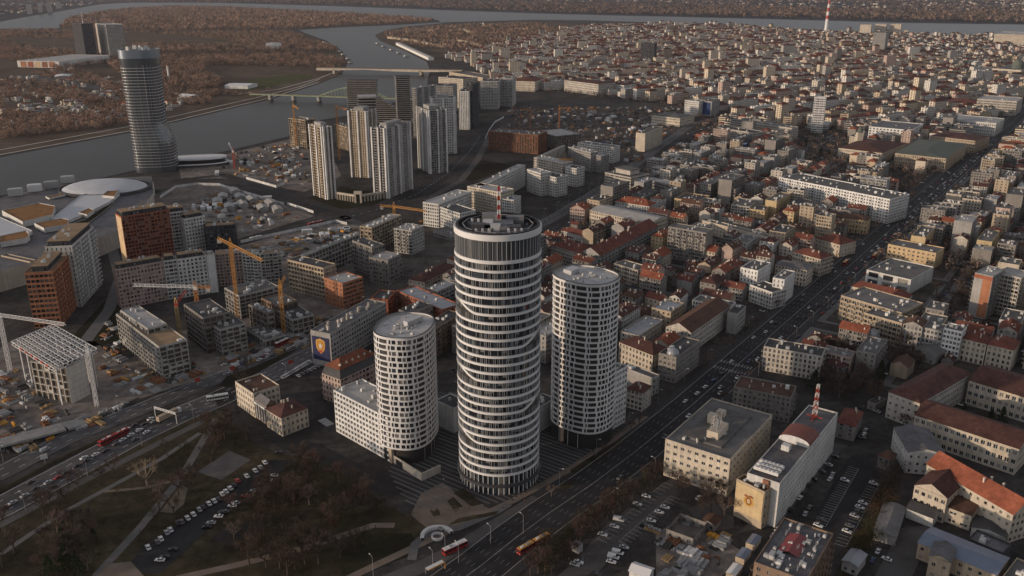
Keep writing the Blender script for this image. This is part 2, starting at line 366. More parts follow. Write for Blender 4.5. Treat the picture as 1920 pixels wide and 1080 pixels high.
kerbm=M('kerb_stone',(.30,.29,.28),.9,[(5,.15)],.1); citygr=M('city_ground',(.05,.046,.043),.95,[(30,.5),(5,.4),(1,.25)],.1)
farland=M('far_plain',(.042,.040,.043),.95,[(900,.3),(160,.4),(40,.35)],.05); pinkpave=M('paving_warm',(.17,.135,.11),.9,[(6,.2)],.1)
def gridsheet(name,x0,x1,y0,y1,n,z,mat):
    mb=MB(); 
    for i in range(n):
        for j in range(n):
            a,b=x0+(x1-x0)*i/n,x0+(x1-x0)*(i+1)/n; c,d=y0+(y1-y0)*j/n,y0+(y1-y0)*(j+1)/n
            mb.quad((a,c,z),(b,c,z),(b,d,z),(a,d,z))
    return mb.obj(name,mat,kind='structure')
gridsheet('ground',-40000,40000,-39000,41000,80,-.6,groundm)
def psheet(name,px,z,mat): return sheet(name,GP(px),z,mat)
wm=bpy.data.materials.new('river_water'); wm.use_nodes=True; t=wm.node_tree; b=t.nodes['Principled BSDF']
b.inputs['Base Color'].default_value=(.03,.029,.027,1); b.inputs['Roughness'].default_value=.3; b.inputs['IOR'].default_value=1.33; b.inputs['Specular IOR Level'].default_value=.05
ge=t.nodes.new('ShaderNodeNewGeometry'); nz=t.nodes.new('ShaderNodeTexNoise'); nz.inputs['Scale'].default_value=.12; nz.inputs['Detail'].default_value=5
bp=t.nodes.new('ShaderNodeBump'); bp.inputs['Strength'].default_value=.5; bp.inputs['Distance'].default_value=.5
t.links.new(ge.outputs['Position'],nz.inputs[0]); t.links.new(nz.outputs[0],bp.inputs['Height']); t.links.new(bp.outputs[0],b.inputs['Normal'])
DAN=[(-600,75),(-200,56),(0,54),(110,53),(128,34),(180,22),(250,14),(330,10),(450,13),(560,19),(640,23),(760,31),(822,38),(826,42),(900,40),(1000,37),(1100,38),(1290,44),(1400,48),(1500,56),(1690,61),(1750,64),(1920,69),(2400,76),(2400,50),(1920,46),(1700,43),(1600,40),(1450,36),(1290,32),(1150,29),(1000,25),(830,19),(640,12),(400,5),(250,5),(190,8),(120,20),(60,30),(0,41),(-200,46),(-600,58)]
SAV=[(-300,372),(-150,331),(0,295),(250,248),(330,229),(510,186),(600,157),(640,140),(652,118),(642,96),(612,76),(572,62),(560,56),(640,51),(740,47),(822,42),(834,43),(760,50),(722,57),(703,66),(712,76),(760,96),(800,116),(806,130),(800,165),(770,182),(660,215),(560,232),(540,256),(390,291),(250,320),(130,347),(0,367),(-150,402),(-300,440)]
psheet('danube_river',DAN,-.1,wm); psheet('sava_river',SAV,-.1,wm)
psheet('far_plain_land',[(-3000,3),(-600,56),(-200,44),(0,39),(60,28),(120,18),(190,7),(250,4),(400,4),(640,11),(830,18),(1000,24),(1150,28),(1290,31),(1450,35),(1600,39),(1700,42),(1920,45),(2400,49),(3200,58),(3200,-15),(-3000,-15)],-.25,farland)
LBANK=[(-900,560),(-300,366),(-150,327),(0,291),(250,245),(330,226),(510,183),(600,155),(638,139),(650,118),(640,97),(610,78),(570,64),(540,57),(300,60),(110,55),(0,56),(-200,58),(-900,85)]
psheet('left_bank_meadow',LBANK,-.25,mead)
ISL=[(112,52),(130,35),(182,24),(252,16),(330,12),(450,15),(560,21),(640,25),(760,33),(818,39),(740,45),(640,49),(540,55),(300,58)]
psheet('island_ground',ISL,-.2,forestfl)
psheet('fortress_hill_ground',[(705,66),(724,57),(760,51),(830,45),(1000,40),(1100,46),(1080,70),(950,95),(880,110),(810,116),(765,96),(714,76)],-.3,mead)
# embankment strips along the left bank
def ribbon(pts,wd,z,name,mat,world=False,kind='structure'):
    q=pts if world else GP(pts); mb=MB(); n=len(q); Lp=[];Rp=[]
    for i in range(n):
        a=Vector(q[max(0,i-1)]); c=Vector(q[min(n-1,i+1)]); d=(c-a).normalized(); nn=Vector((-d.y,d.x))*wd/2
        Lp.append((q[i][0]+nn.x,q[i][1]+nn.y,z)); Rp.append((q[i][0]-nn.x,q[i][1]-nn.y,z))
    for i in range(n-1): mb.quad(Rp[i],Rp[i+1],Lp[i+1],Lp[i])
    return mb.obj(name,mat,kind=kind)
quay=M('quay_concrete',(.40,.37,.33),.9,[(30,.15),(4,.1)],.1)
ribbon([(-200,332),(0,290),(250,244),(330,225.5),(510,182.5),(598,154)],5,-.05,'quay_edge',quay)
ribbon([(-200,322),(0,281),(250,235.5),(330,217),(480,183),(560,163),(600,148)],4.5,-.05,'promenade_path',quay)
ribbon([(250,178),(320,174),(480,177)],11,-.05,'approach_road',pinkpave)
ribbon([(430,178),(520,168),(600,146),(640,130),(700,129)],5,-.04,'promenade_path',quay)
psheet('riverside_lawn',[(440,172),(500,165),(590,143),(560,138),(470,150)],-.1,M('lawn',(.07,.075,.03),.95,[(20,.3)],.05))
psheet('tarmac_yard',[(0,150),(60,140),(130,150),(235,152),(235,170),(150,165),(60,170),(0,175)],-.1,asph2)
# city side ground
psheet('city_ground_sheet',[(-700,900),(-150,402),(0,368),(130,348),(250,321),(390,292),(540,257),(560,233),(660,216),(770,183),(801,166),(808,130),(802,118),(880,110),(1000,80),(1100,46),(1290,46),(1400,50),(1500,58),(1690,63),(1750,66),(1920,71),(2600,85),(2900,1300),(960,1500),(-700,1300)],-.15,citygr)
psheet('construction_yard',[(330,300),(420,290),(540,262),(600,240),(640,330),(570,360),(440,335),(340,335)],0,earthm)
psheet('construction_yard',[(270,372),(330,350),(400,345),(560,392),(590,405),(440,450),(300,440)],0,earthm)
psheet('construction_yard',[(420,465),(620,418),(680,420),(700,450),(640,640),(420,690),(300,730),(240,640),(440,600)],0,earthm)
psheet('construction_yard',[(-60,690),(20,640),(180,640),(230,690),(380,700),(260,745),(140,800),(0,850),(-60,880)],0,earthm)
psheet('railway_yard',[(955,200),(1100,180),(1290,200),(1300,230),(1180,330),(1140,320),(1000,245),(930,235)],0,M('railway_ballast',(.075,.066,.06),.95,[(40,.35),(8,.35),(2,.2)],.05))
psheet('construction_yard',[(215,690),(300,640),(440,690),(400,705),(330,725),(262,748)],.03,earthm)
psheet('construction_yard',[(700,440),(860,420),(870,500),(800,535),(690,560),(640,640),(660,520)],.01,M('yard_ground_dark',(.085,.075,.067),.95,[(16,.5),(3,.4),(.8,.25)],.1))
psheet('plaza_lawn',[(145,620),(200,560),(225,560),(225,640),(120,660)],0,grassm)
# park bottom left
psheet('park_ground',[(-150,1010),(0,938),(150,872),(330,790),(400,764),(430,775),(480,835),(520,850),(600,862),(640,880),(720,945),(800,985),(830,1000),(700,1060),(560,1110),(-150,1180)],.0,parkm)
# boulevard at the left: two carriageways
up=[(-120,930),(0,888),(120,824),(250,772),(400,712),(520,668),(620,622),(700,580),(780,540),(860,500),(960,450),(1050,402),(1150,340),(1230,280),(1300,232),(1420,205)]
lo=[(-120,1005),(0,952),(120,888),(250,818),(340,776),(400,752),(480,715),(560,677),(600,657),(700,610)]
ribbon(up,15,.02,'boulevard_road',asphl); ribbon(lo,21,.03,'boulevard_road',asphl)
ribbon([(-120,1040),(0,985),(150,905),(300,830),(380,790)],5,.04,'tram_track_bed',asph2)
ribbon([(-120,972),(0,921),(120,857),(250,797),(330,764)],3,.12,'median_strip',grassm)
def dashes(pts,name,wd,on,gap,z,world=False,mat=None):
    q=[Vector(p) for p in (pts if world else GP(pts))]; mb=MB(); s=0.; pos=0.
    for a,b in zip(q,q[1:]):
        L=(b-a).length; d=(b-a)/max(L,1e-6); nn=Vector((-d.y,d.x))*wd/2; u=0.
        while u<L:
            ph=(pos+u)%(on+gap)
            if ph<on:
                e=min(L,u+on-ph); p,r=a+d*u,a+d*e
                mb.quad((p.x-nn.x,p.y-nn.y,z),(r.x-nn.x,r.y-nn.y,z),(r.x+nn.x,r.y+nn.y,z),(p.x+nn.x,p.y+nn.y,z)); u=e+.001
            else: u+=on+gap-ph
        pos+=L
    if mb.f: mb.obj(name,mat or linem,kind='structure')
def offs(pts,o):
    q=[Vector(p) for p in GP(pts)]; r=[]
    for i in range(len(q)):
        d=(q[min(len(q)-1,i+1)]-q[max(0,i-1)]).normalized(); r.append((q[i].x-d.y*o,q[i].y+d.x*o))
    return r
for o in (-5,0,5): dashes(offs(lo,o),'lane_marking',.28,3.5,6,.07,True)
for o in (-3.4,3.4): dashes(offs(up,o),'lane_marking',.28,3.5,6,.06,True)
for o in (-9.8,9.8): dashes(offs(lo,o),'edge_line',.25,60,.1,.07,True)
dashes(offs(up,7.1),'edge_line',.25,60,.1,.06,True)
# ramp / flyover slab at far left
rp=thing('ramp','concrete flyover ramp beside the boulevard at the building site','ramp')
q=GP([(-60,868),(0,843),(120,806),(160,790)]); mb=MB()
for i in range(3):
    a,b=Vector(q[i]),Vector(q[i+1]); d=(b-a).normalized(); n=Vector((-d.y,d.x))*5; za,zb=6-i*1.8,6-(i+1)*1.8
    p=[(a.x-n.x,a.y-n.y),(b.x-n.x,b.y-n.y),(b.x+n.x,b.y+n.y),(a.x+n.x,a.y+n.y)]; z=[za,zb,zb,za]
    t4=[(p[k][0],p[k][1],z[k]) for k in range(4)]; b4=[(x,y,zz-1.2) for x,y,zz in t4]
    mb.quad(*t4); mb.quad(b4[0],b4[1],t4[1],t4[0]); mb.quad(b4[2],b4[3],t4[3],t4[2])
mb.obj('deck',concm,rp)
mb=MB()
for i in range(4): mb.box(q[i][0]-.8,q[i][1]-.8,0,q[i][0]+.8,q[i][1]+.8,max(.3,4.7-i*1.8))
mb.obj('pier_row',concm,rp,kind='stuff')
# roundabout link and street round the ornate building, white block street
ribbon([(395,745),(430,735),(470,722)],14,.035,'link_road',asph)
ribbon([(415,735),(430,765),(470,800),(520,822),(560,812),(600,790),(650,755),(690,728)],11,.045,'side_street',asph)
ribbon([(530,826),(600,850),(660,880),(720,905),(750,925)],12,.055,'side_street',asph)
psheet('traffic_island',[(412,722),(425,706),(470,690),(540,660),(560,655),(500,690),(440,722),(425,728)],.14,grassm)
# avenue (right)
AL=[(800,1085),(880,1035),(950,982),(1010,948),(1074,913),(1172,840),(1246,785),(1312,737),(1400,660),(1417,637),(1500,566),(1570,507),(1633,447),(1677,417),(1743,375),(1800,322),(1850,272),(1890,228),(1925,190)]
AR=[(1010,1085),(1034,1000),(1083,960),(1161,909),(1212,858),(1241,840),(1280,793),(1346,739),(1400,687),(1490,610),(1580,537),(1633,490),(1667,457),(1747,397),(1800,343),(1860,285),(1915,225),(1960,185)]
def line_fit(f):
    # straight world line of the avenue at lateral fraction f
    d=Vector((math.cos(math.radians(54.6)),math.sin(math.radians(54.6)))); n=Vector((d.y,-d.x)); o=Vector(G(1210,835))
    return d,n,o
AD,AN,AO=line_fit(0)
def av(s,t): p=AO+AD*s+AN*t; return (p.x,p.y)
cent=[G(835,1110),G(905,1058),G(965,1010),G(1030,962),G(1110,908),G(1190,848)]+[av(s,.5) for s in (60,150,300,500,750,1000,1300,1700,2200)]
def off_w(q,o):
    q=[Vector(p) for p in q]; r=[]
    for i in range(len(q)):
        d=(q[min(len(q)-1,i+1)]-q[max(0,i-1)]).normalized(); r.append((q[i].x+d.y*o,q[i].y-d.x*o))
    return r
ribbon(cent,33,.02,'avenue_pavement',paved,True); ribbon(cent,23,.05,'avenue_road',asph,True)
linew=M('road_paint_worn',(.22,.215,.21),.8,[(2.5,.5)],.2)
for o in (-8.6,-5.7,-2.9,2.9,5.7,8.6): dashes(off_w(cent,o),'lane_marking',.2,3,6.5,.09,True,linew)
dashes(off_w(cent,0),'median_line',.4,400,.1,.09,True,linew); 
for o in (-11.6,11.6): ribbon(off_w(cent,o),.35,.15,'kerb',kerbm,True)
# zebra crossings across the avenue
mb=MB()
for s0 in (115,126):
    for k in range(11):
        t0=-10.8+k*2.
        a=av(s0,t0);b=av(s0+4,t0);c=av(s0+4,t0+.9);d=av(s0,t0+.9); mb.quad((*d,.1),(*c,.1),(*b,.1),(*a,.1))
mb.obj('zebra_crossing',linew,kind='structure')
mb=MB(); base=G(612,800)
for k in range(9):
    x,y=base[0]+k*1.1*math.cos(2.3),base[1]+k*1.1*math.sin(2.3); dx,dy=math.cos(.73)*5,math.sin(.73)*5
    mb.quad((x,y,.09),(x+dx,y+dy,.09),(x+dx-.4,y+dy+.45,.09),(x-.4,y+.45,.09))
mb.obj('zebra_crossing',linem,kind='structure')
# tram lane / bus lane left of the avenue at the bottom
ribbon([(700,1100),(800,1058),(880,1015),(960,965),(1010,935)],8,.035,'bus_lane_road',asph2)
ribbon([(600,1110),(700,1062),(800,1015),(900,968),(960,940),(1000,918),(1060,885),(1130,838),(1210,780)],4,.06,'footpath',pinkpave)
# waterfront roads
ribbon([(330,338),(420,328),(500,352),(580,378),(650,402),(700,418)],16,.02,'waterfront_road',asph)
ribbon([(400,470),(500,440),(620,415),(700,395),(780,365),(840,325),(880,285),(900,255),(930,225),(1000,205)],17,.03,'waterfront_road',asph)
ribbon([(800,375),(865,338),(895,300),(915,262),(945,235)],9,.04,'waterfront_road',asph2)
dashes([(400,470),(500,440),(620,415),(700,395),(780,365),(840,325),(880,285),(900,255)],'lane_marking',.4,5,6,.07)
psheet('waterfront_lawn',[(575,372),(640,392),(700,385),(760,355),(700,360),(640,350)],.01,grassm); psheet('waterfront_lawn',[(860,335),(905,300),(960,310),(890,340)],.01,grassm)
ribbon([(640,405),(720,440),(800,470),(850,480)],10,.03,'side_street',asph2)
ribbon([(-80,520),(60,500),(170,480)],30,.0,'mall_forecourt',asph2)
ribbon([(160,640),(205,580),(225,520),(205,450),(215,380)],9,.02,'footpath',pavem)
# plaza with stripes
PLZ=[(640,740),(700,735),(830,735),(1000,735),(1040,790),(1170,790),(1225,770),(1130,838),(1060,885),(1000,918),(960,940),(900,950),(820,962),(760,945),(735,905),(725,880),(735,865)]
psheet('tower_plaza',PLZ,.03,paved)
PLW=GP(PLZ); mb=MB(); n0=Vector((math.cos(math.radians(-36)),math.sin(math.radians(-36)))); t0=Vector((-n0.y,n0.x))
for k in range(-26,40):
    s=k*3.1
    run=None
    for u in np.arange(-130,130,1.5):
        p=Vector(G(936,888))+t0*s+n0*u
        ins=inpoly(p.x,p.y,PLW)
        if ins and run is None: run=u
        if (not ins or u>128) and run is not None:
            if u-run>3:
                a=Vector(G(936,888))+t0*s; wdt=t0*(.75 if k%3 else 1.2)
                p0,p1=a+n0*run,a+n0*(u-1.5)
                mb.quad((p0.x,p0.y,.06),(p1.x,p1.y,.06),(p1.x+wdt.x,p1.y+wdt.y,.06),(p0.x+wdt.x,p0.y+wdt.y,.06))
            run=None
mb.obj('paving_stripes',pavem,kind='structure')
psheet('garden_terrace',[(790,925),(830,905),(870,935),(930,958),(880,985),(800,990),(770,965)],.05,pinkpave)
for k,px in enumerate([[(850,925),(870,915),(905,945),(885,950)],[(838,940),(850,932),(868,950),(850,955)],[(808,960),(822,955),(826,966),(812,968)],[(1072,915),(1078,900),(1058,905),(1040,918)],[(1078,893),(1170,830),(1165,820),(1068,882)],[(840,985),(930,965),(935,958),(860,972)]]):
    psheet('planting_bed',px,.13,parkm)
psheet('lawn_patch',[(700,1000),(770,1000),(785,1020),(760,1045),(640,1080),(640,1020)],.03,grassm)
ribbon([(772,1050),(778,1020),(800,1002),(860,990),(930,960),(955,945)],4,.07,'curved_walkway',pavem)
# circular fountain wall
ft=thing('fountain','round white rimmed basin in the curved walkway near the bus','fountain',(*G(820,1008),0))
mb=MB()
for k in range(24):
    a,b=2*math.pi*k/24,2*math.pi*(k+1)/24
    for r0,r1,z in ((2.2,2.7,1.2),):
        p=[(r0*math.cos(a),r0*math.sin(a)),(r1*math.cos(a),r1*math.sin(a)),(r1*math.cos(b),r1*math.sin(b)),(r0*math.cos(b),r0*math.sin(b))]
        mb.quad(*[(x,y,z) for x,y in p]); mb.quad((*p[1],0),(*p[2],0),(*p[2],z),(*p[1],z)); mb.quad((*p[3],0),(*p[0],0),(*p[0],z),(*p[3],z))
mb.obj('basin_rim',metal_white,ft)
mb=MB()
for k in range(3,17):
    a,b=2*math.pi*k/28-.3,2*math.pi*(k+1)/28-.3; r0,r1,z=6,7.6,1.6
    p=[(r0*math.cos(a),r0*math.sin(a)),(r1*math.cos(a),r1*math.sin(a)),(r1*math.cos(b),r1*math.sin(b)),(r0*math.cos(b),r0*math.sin(b))]
    mb.quad(*[(x,y,z) for x,y in p]); mb.quad((*p[1],0),(*p[2],0),(*p[2],z),(*p[1],z)); mb.quad((*p[3],0),(*p[0],0),(*p[0],z),(*p[3],z))
mb.obj('curved_wall',metal_white,ft)
# park paths, court, car park, hexagon terrace
ribbon([(180,1080),(262,990),(340,895),(375,835),(405,785)],4,.04,'park_path',pavem)
ribbon([(-60,1075),(0,1040),(120,960),(240,895),(300,862),(375,812)],3,.05,'park_path',pavem)
ribbon([(190,922),(270,915),(320,903)],2.2,.045,'park_path',pinkpave)
ribbon([(330,1085),(450,1058),(560,1030),(640,1005),(700,985),(740,985)],4,.05,'park_path',pinkpave)
psheet('ball_court',[(370,885),(430,845),(470,862),(415,900)],.05,M('court_surface',(.11,.10,.10),.9,[(6,.2)],.1))
psheet('playground_surface',[(300,960),(340,910),(352,915),(345,945),(325,962)],.05,M('playground_sand',(.15,.125,.10),.9,[(4,.2)],.05))
psheet('playground_surface',[(395,1010),(430,985),(495,980),(490,1010),(430,1022)],.05,M('playground_dark',(.03,.025,.025),.9))
psheet('park_parking_road',[(235,1075),(265,1025),(330,985),(420,920),(505,862),(560,862),(470,925),(400,985),(300,1075)],.04,asph)
psheet('hexagon_terrace',[(165,1100),(200,1058),(245,1053),(270,1080),(250,1110)],.09,pinkpave)
# car parks right of the avenue
psheet('car_park_surface',[(1085,1045),(1130,990),(1215,925),(1262,895),(1300,900),(1262,940),(1180,1010),(1120,1075),(1040,1085)],.03,asph2)
PK2=[(1530,960),(1585,868),(1600,852),(1625,858),(1640,880),(1660,893),(1590,1030),(1560,1040)]
psheet('car_park_surface',PK2,.04,asph)
psheet('service_yard',[(1380,1000),(1460,985),(1560,860),(1590,835),(1560,830),(1480,930),(1400,985)],.03,asph2)
psheet('service_yard',[(1640,1080),(1690,990),(1740,985),(1740,1010),(1720,1060),(1700,1100)],.03,asph2)
psheet('service_yard',[(1340,930),(1380,920),(1375,990),(1320,1000),(1290,955)],.03,asph2)
psheet('rough_ground',[(1230,1000),(1290,965),(1400,1040),(1330,1100),(1230,1100)],.02,earthm)
psheet('bank_slope',[(1640,900),(1670,905),(1640,1000),(1600,1090),(1560,1090)],.02,parkm)
mb=MB()
def bays(a,b,n,depth,side):
    a=Vector(G(*a)); b=Vector(G(*b)); d=(b-a); L=d.length; d.normalize(); nn=Vector((-d.y,d.x))*side
    for k in range(n+1):
        p=a+d*(L*k/n); q=p+nn*depth; h=d*.07
        mb.quad((p.x-h.x,p.y-h.y,.075),(p.x+h.x,p.y+h.y,.075),(q.x+h.x,q.y+h.y,.075),(q.x-h.x,q.y-h.y,.075))
    h=nn*.09; mb.quad((a.x,a.y,.078),(b.x,b.y,.078),(b.x+h.x,b.y+h.y,.078),(a.x+h.x,a.y+h.y,.078))
bays((1548,988),(1610,880),26,5,1); bays((1586,1026),(1652,903),24,5,1)
bays((1120,1010),(1245,905),18,5,-1); bays((1160,1015),(1258,930),16,5,-1)
mb.obj('parking_bay_lines',linem,kind='structure')

# ================= the round towers =================
def ring_pts(n,rx,ry=None,p=2.,rot=0.):
    ry=ry or rx; out=[]
    for k in range(n):
        a=2*math.pi*k/n; c,s=math.cos(a),math.sin(a)
        x=rx*math.copysign(abs(c)**(2/p),c); y=ry*math.copysign(abs(s)**(2/p),s)
        out.append((x*math.cos(rot)-y*math.sin(rot),x*math.sin(rot)+y*math.cos(rot)))
    return out
def resample(q,n):
    q=q+[q[0]]; L=[0]
    for a,b in zip(q,q[1:]): L.append(L[-1]+math.dist(a,b))
    out=[]; j=0
    for k in range(n):
        s=L[-1]*k/n
        while L[j+1]<s: j+=1
        f=(s-L[j])/max(1e-9,L[j+1]-L[j]); out.append((q[j][0]+(q[j+1][0]-q[j][0])*f,q[j][1]+(q[j+1][1]-q[j][1])*f))
    return out,L[-1]
def grow(q,o):
    r=[]; n=len(q)
    for i in range(n):
        a,b=q[i-1],q[(i+1)%n]; d=Vector((b[0]-a[0],b[1]-a[1])).normalized(); r.append((q[i][0]+d.y*o,q[i][1]-d.x*o))
    return r
def band(q,z0,z1,out_,inn,mb,dz=None,m=0):
    A=grow(q,out_); B=grow(q,-inn); n=len(q)
    for i in range(n):
        j=(i+1)%n; a0=z0+(dz[i] if dz else 0); a1=z1+(dz[i] if dz else 0); b0=z0+(dz[j] if dz else 0); b1=z1+(dz[j] if dz else 0)
        mb.quad((*A[i],a0),(*A[j],b0),(*A[j],b1),(*A[i],a1),m); mb.quad((*A[i],a1),(*A[j],b1),(*B[j],b1),(*B[i],a1),m); mb.quad((*B[i],a0),(*B[j],b0),(*A[j],b0),(*A[i],a0),m)
def cap(q,z,mb,m=0): mb.poly([(*p,z) for p in q],m)
cladw=M('cladding_white',(.60,.59,.58),.55,[(11,.06)],.4)
cladg=M('cladding_grey_mullion',(.33,.34,.35),.4,None,.5)
screenm=[M('screen_grey',(.05,.052,.057),.35,None,.5),M('screen_light',(.075,.075,.077),.4,None,.5)]
# --- main round tower ---
ac=G(936,888); RA=19.6
tw=thing('round_tower','tallest tower, round, dark glass ringed by white bands with a crowded roof','office tower',(*ac,0))
RECTS.append((ac[0],ac[1],1,0,22,22))
NS=120; q=ring_pts(NS,RA)
ang=[math.degrees(math.atan2(p[1],p[0]))%360 for p in q]
def sst(a,b,x):
    t=min(1,max(0,(x-a)/(b-a))); return t*t*(3-2*t)
fh=4.13; z0=10.4; NF=26
waves={20:('L',),12:('L',),4:('L',),16:('R',),8:('R',),}
gl3=[M('tower_glass_dark',(.016,.018,.022),.08,None,.7),M('tower_glass_blind',(.14,.14,.13),.4,None,.4),M('tower_glass_blue',(.04,.05,.06),.06,None,.9)]
for k in range(NF+1):
    dz=None
    if k in waves:
        dz=[]
        for a in ang:
            if waves[k][0]=='L': v=(1-sst(203,243,a))*sst(150,165,a) if a<260 else 0
            else: v=sst(302,338,a) if a>180 else (1-sst(15,40,a))
            dz.append(v*fh*.98)
    mb=MB(); zb=z0+k*fh; band(q,zb,zb+(1.12 if k<NF else 1.5),.55,.2,mb,dz); mb.obj('floor_band',cladw,tw)
    if k in waves:
        mb=MB(); A=grow(q,.12); B=grow(q,.10)
        for i in range(NS):
            j=(i+1)%NS
            if dz[i]>.3 or dz[j]>.3:
                mb.quad((*A[i],zb-fh+1.3),(*A[j],zb-fh+1.3),(*A[j],zb+dz[j]+.05),(*A[i],zb+dz[i]+.05))
        mb.obj('wave_panel',M('wave_dark_panel',(.035,.033,.032),.35,None,.5),tw)
    if k<NF:
        mb=MB(); nb=60; st=NS//nb
        for i in range(nb):
            r=random.random(); bl_=.14 if k<12 else .06; mi=0 if r<.82-bl_ else (1 if r<.82 else 2)
            a=q[i*st]; c=q[((i+1)*st)%NS]; m_=q[i*st+1]
            zt=zb+fh; zl=zb+1.2
            sp=random.choice((0,0,0,0,.45,.6) if k<12 else (0,0,0,0,0,0,0,.5))
            if sp and mi==0:
                zm=zl+(zt-zl)*(1-sp); mb.quad((*a,zl),(*m_,zl),(*m_,zm),(*a,zm),0); mb.quad((*m_,zl),(*c,zl),(*c,zm),(*m_,zm),0); mb.quad((*a,zm),(*m_,zm),(*m_,zt),(*a,zt),1); mb.quad((*m_,zm),(*c,zm),(*c,zt),(*m_,zt),1)
            else: mb.quad((*a,zl),(*m_,zl),(*m_,zt),(*a,zt),mi); mb.quad((*m_,zl),(*c,zl),(*c,zt),(*m_,zt),mi)
        mb.obj('glazing_band',gl3,tw)
mb=MB()
for k in range(NF):
    zb=z0+k*fh
    for i in range(60):
        a=math.radians(6*i); 
        if random.random()<.12: continue
        for off,wd in ((0,.13),)+(((2.4,.22),) if (i*7+k)%3 else ()):
            a2=math.radians(6*i+off); 
            c,s=math.cos(a2),math.sin(a2); h=wd/2
            p=[((RA+.32)*c-h*-s,(RA+.32)*s-h*c),((RA+.32)*c+h*-s,(RA+.32)*s+h*c)]; pi=[(RA*c-h*-s,RA*s-h*c),(RA*c+h*-s,RA*s+h*c)]
            zl,zt=zb+1.24,zb+fh+.02
            mb.quad((*p[0],zl),(*p[1],zl),(*p[1],zt),(*p[0],zt)); mb.quad((*pi[0],zl),(*p[0],zl),(*p[0],zt),(*pi[0],zt)); mb.quad((*p[1],zl),(*pi[1],zl),(*pi[1],zt),(*p[1],zt))
mb.obj('mullion_set',cladg,tw,kind='stuff')
# base: lobby columns, dark canopy, tall first floor
mb=MB(); Q=ring_pts(NS,RA-.6); 
for i in range(0,NS,2):
    a,c=Q[i],Q[(i+2)%NS]; mb.quad((*a,0),(*c,0),(*c,z0),(*a,z0),random.choice((0,0,1,2)))
mb.obj('lobby_glazing',gl3,tw)
mb=MB(); band(q,4.6,5.9,1.5,.3,mb); mb.obj('canopy_ring',M('canopy_dark',(.05,.05,.055),.4,None,.5),tw)
mb=MB()
for i in range(48):
    a=2*math.pi*i/48; c,s=math.cos(a),math.sin(a); mb.bar(((RA+.1)*c,(RA+.1)*s,0),((RA+.1)*c,(RA+.1)*s,4.6),.4); mb.bar(((RA+.1)*c,(RA+.1)*s,5.9),((RA+.1)*c,(RA+.1)*s,z0),.34)
mb.obj('column_set',cladw,tw,kind='stuff')
ztop=z0+NF*fh   # top office level; tall screen storey above
zs=ztop+1.5; zr=131.0
pm=MB(); wdt=2*RA*math.sin(math.pi/60)
for i in range(60):
    a0,a1=math.radians(6*i+.7),math.radians(6*i+(4.2 if i%2 else 5.6))
    mb=MB(); r=RA
    p0=(r*math.cos(a0),r*math.sin(a0)); p1=(r*math.cos(a1),r*math.sin(a1)); i0=((r-.2)*math.cos(a0),(r-.2)*math.sin(a0)); i1=((r-.2)*math.cos(a1),(r-.2)*math.sin(a1))
    mb.quad((*p0,zs),(*p1,zs),(*p1,zr-2.7),(*p0,zr-2.7)); mb.quad((*p1,zs),(*i1,zs),(*i1,zr-2.7),(*p1,zr-2.7)); mb.quad((*i0,zs),(*p0,zs),(*p0,zr-2.7),(*i0,zr-2.7)); mb.quad((*i1,zs),(*i0,zs),(*i0,zr-2.7),(*i1,zr-2.7))
    mb.obj('screen_panel',screenm[0 if random.random()<.8 else 1],tw)
mb=MB()
for i in range(60):
    a=math.radians(6*i); c,s=math.cos(a),math.sin(a); mb.bar(((RA+.1)*c,(RA+.1)*s,zs),((RA+.1)*c,(RA+.1)*s,zr-2.7),.32)
mb.obj('fin_set',cladg,tw,kind='stuff')
mb=MB(); band(ring_pts(NS,RA-.8),zs,zr-2.7,0,.1,mb); mb.obj('screen_backing',blackm,tw)
mb=MB(); band(q,zr-2.7,zr,.6,1.1,mb); mb.obj('crown_band',cladw,tw)
mb=MB(); Qi=ring_pts(NS,RA-1.1); band(ring_pts(NS,RA-.5),zr+.01,zr+.5,.3,.9,mb)
for i in range(NS):
    j=(i+1)%NS; mb.quad((*Qi[j],zr-2.3),(*Qi[i],zr-2.3),(*Qi[i],zr),(*Qi[j],zr))
mb.obj('inner_parapet',blackm,tw)
mb=MB(); cap(ring_pts(60,RA-1.0),zr-2.2,mb); mb.obj('roof_deck',M('deck_dark',(.045,.045,.048),.8,[(4,.2)],.3),tw)
dk=zr-2.2
def rbox(name,x,y,wx,wy,h,mat,z=dk,rz=0.,par=tw):
    mb=MB(); mb.box(-wx/2,-wy/2,0,wx/2,wy/2,h); mb.box(-wx/2-.1,-wy/2-.1,h,wx/2+.1,wy/2+.1,h+.15); return mb.obj(name,mat,par,loc=(x,y,z),rz=rz)
gm=M('plant_grey',(.16,.16,.165),.6,None,.4); lm=M('plant_light',(.42,.42,.43),.6,None,.4); dm=M('plant_dark',(.05,.05,.055),.6,None,.4)
rbox('plant_room',0,1,14,9,2.6,gm); rbox('plant_room',-4.5,-1.5,4.5,4,4.2,lm); rbox('plant_room',-1,-5.5,4.5,3,3.4,lm); rbox('plant_room',7.5,-5,6,4,2.6,dm); rbox('plant_room',-9,-5,6,4,3.6,dm); rbox('plant_room',3.2,-5.6,4.6,3.4,2.4,gm)
rbox('plant_room',-4,9.5,7,4,4.5,gm); rbox('plant_room',8,8,8,4,3.6,gm); rbox('plant_room',0,5,3,3,4.6,M('lift_grey',(.22,.22,.23),.6),)
for row,(x0,y0,n,cs) in enumerate(((-11,-11.5,7,0),(5,-11.2,5,0),(4,10.5,6,0),(-12,6,4,0))):
    for k in range(n):
        mb=MB(); mb.box(-.6,-.9,0,.6,.9,1.5); mb.tube((0,0,1.5),(0,0,1.85),.5,.5,8,0)
        o=mb.obj('cooling_unit',lm if (k+row)%2 else dm,tw,loc=(x0+k*1.45,y0+.05*k,dk+1.2))
mb=MB()
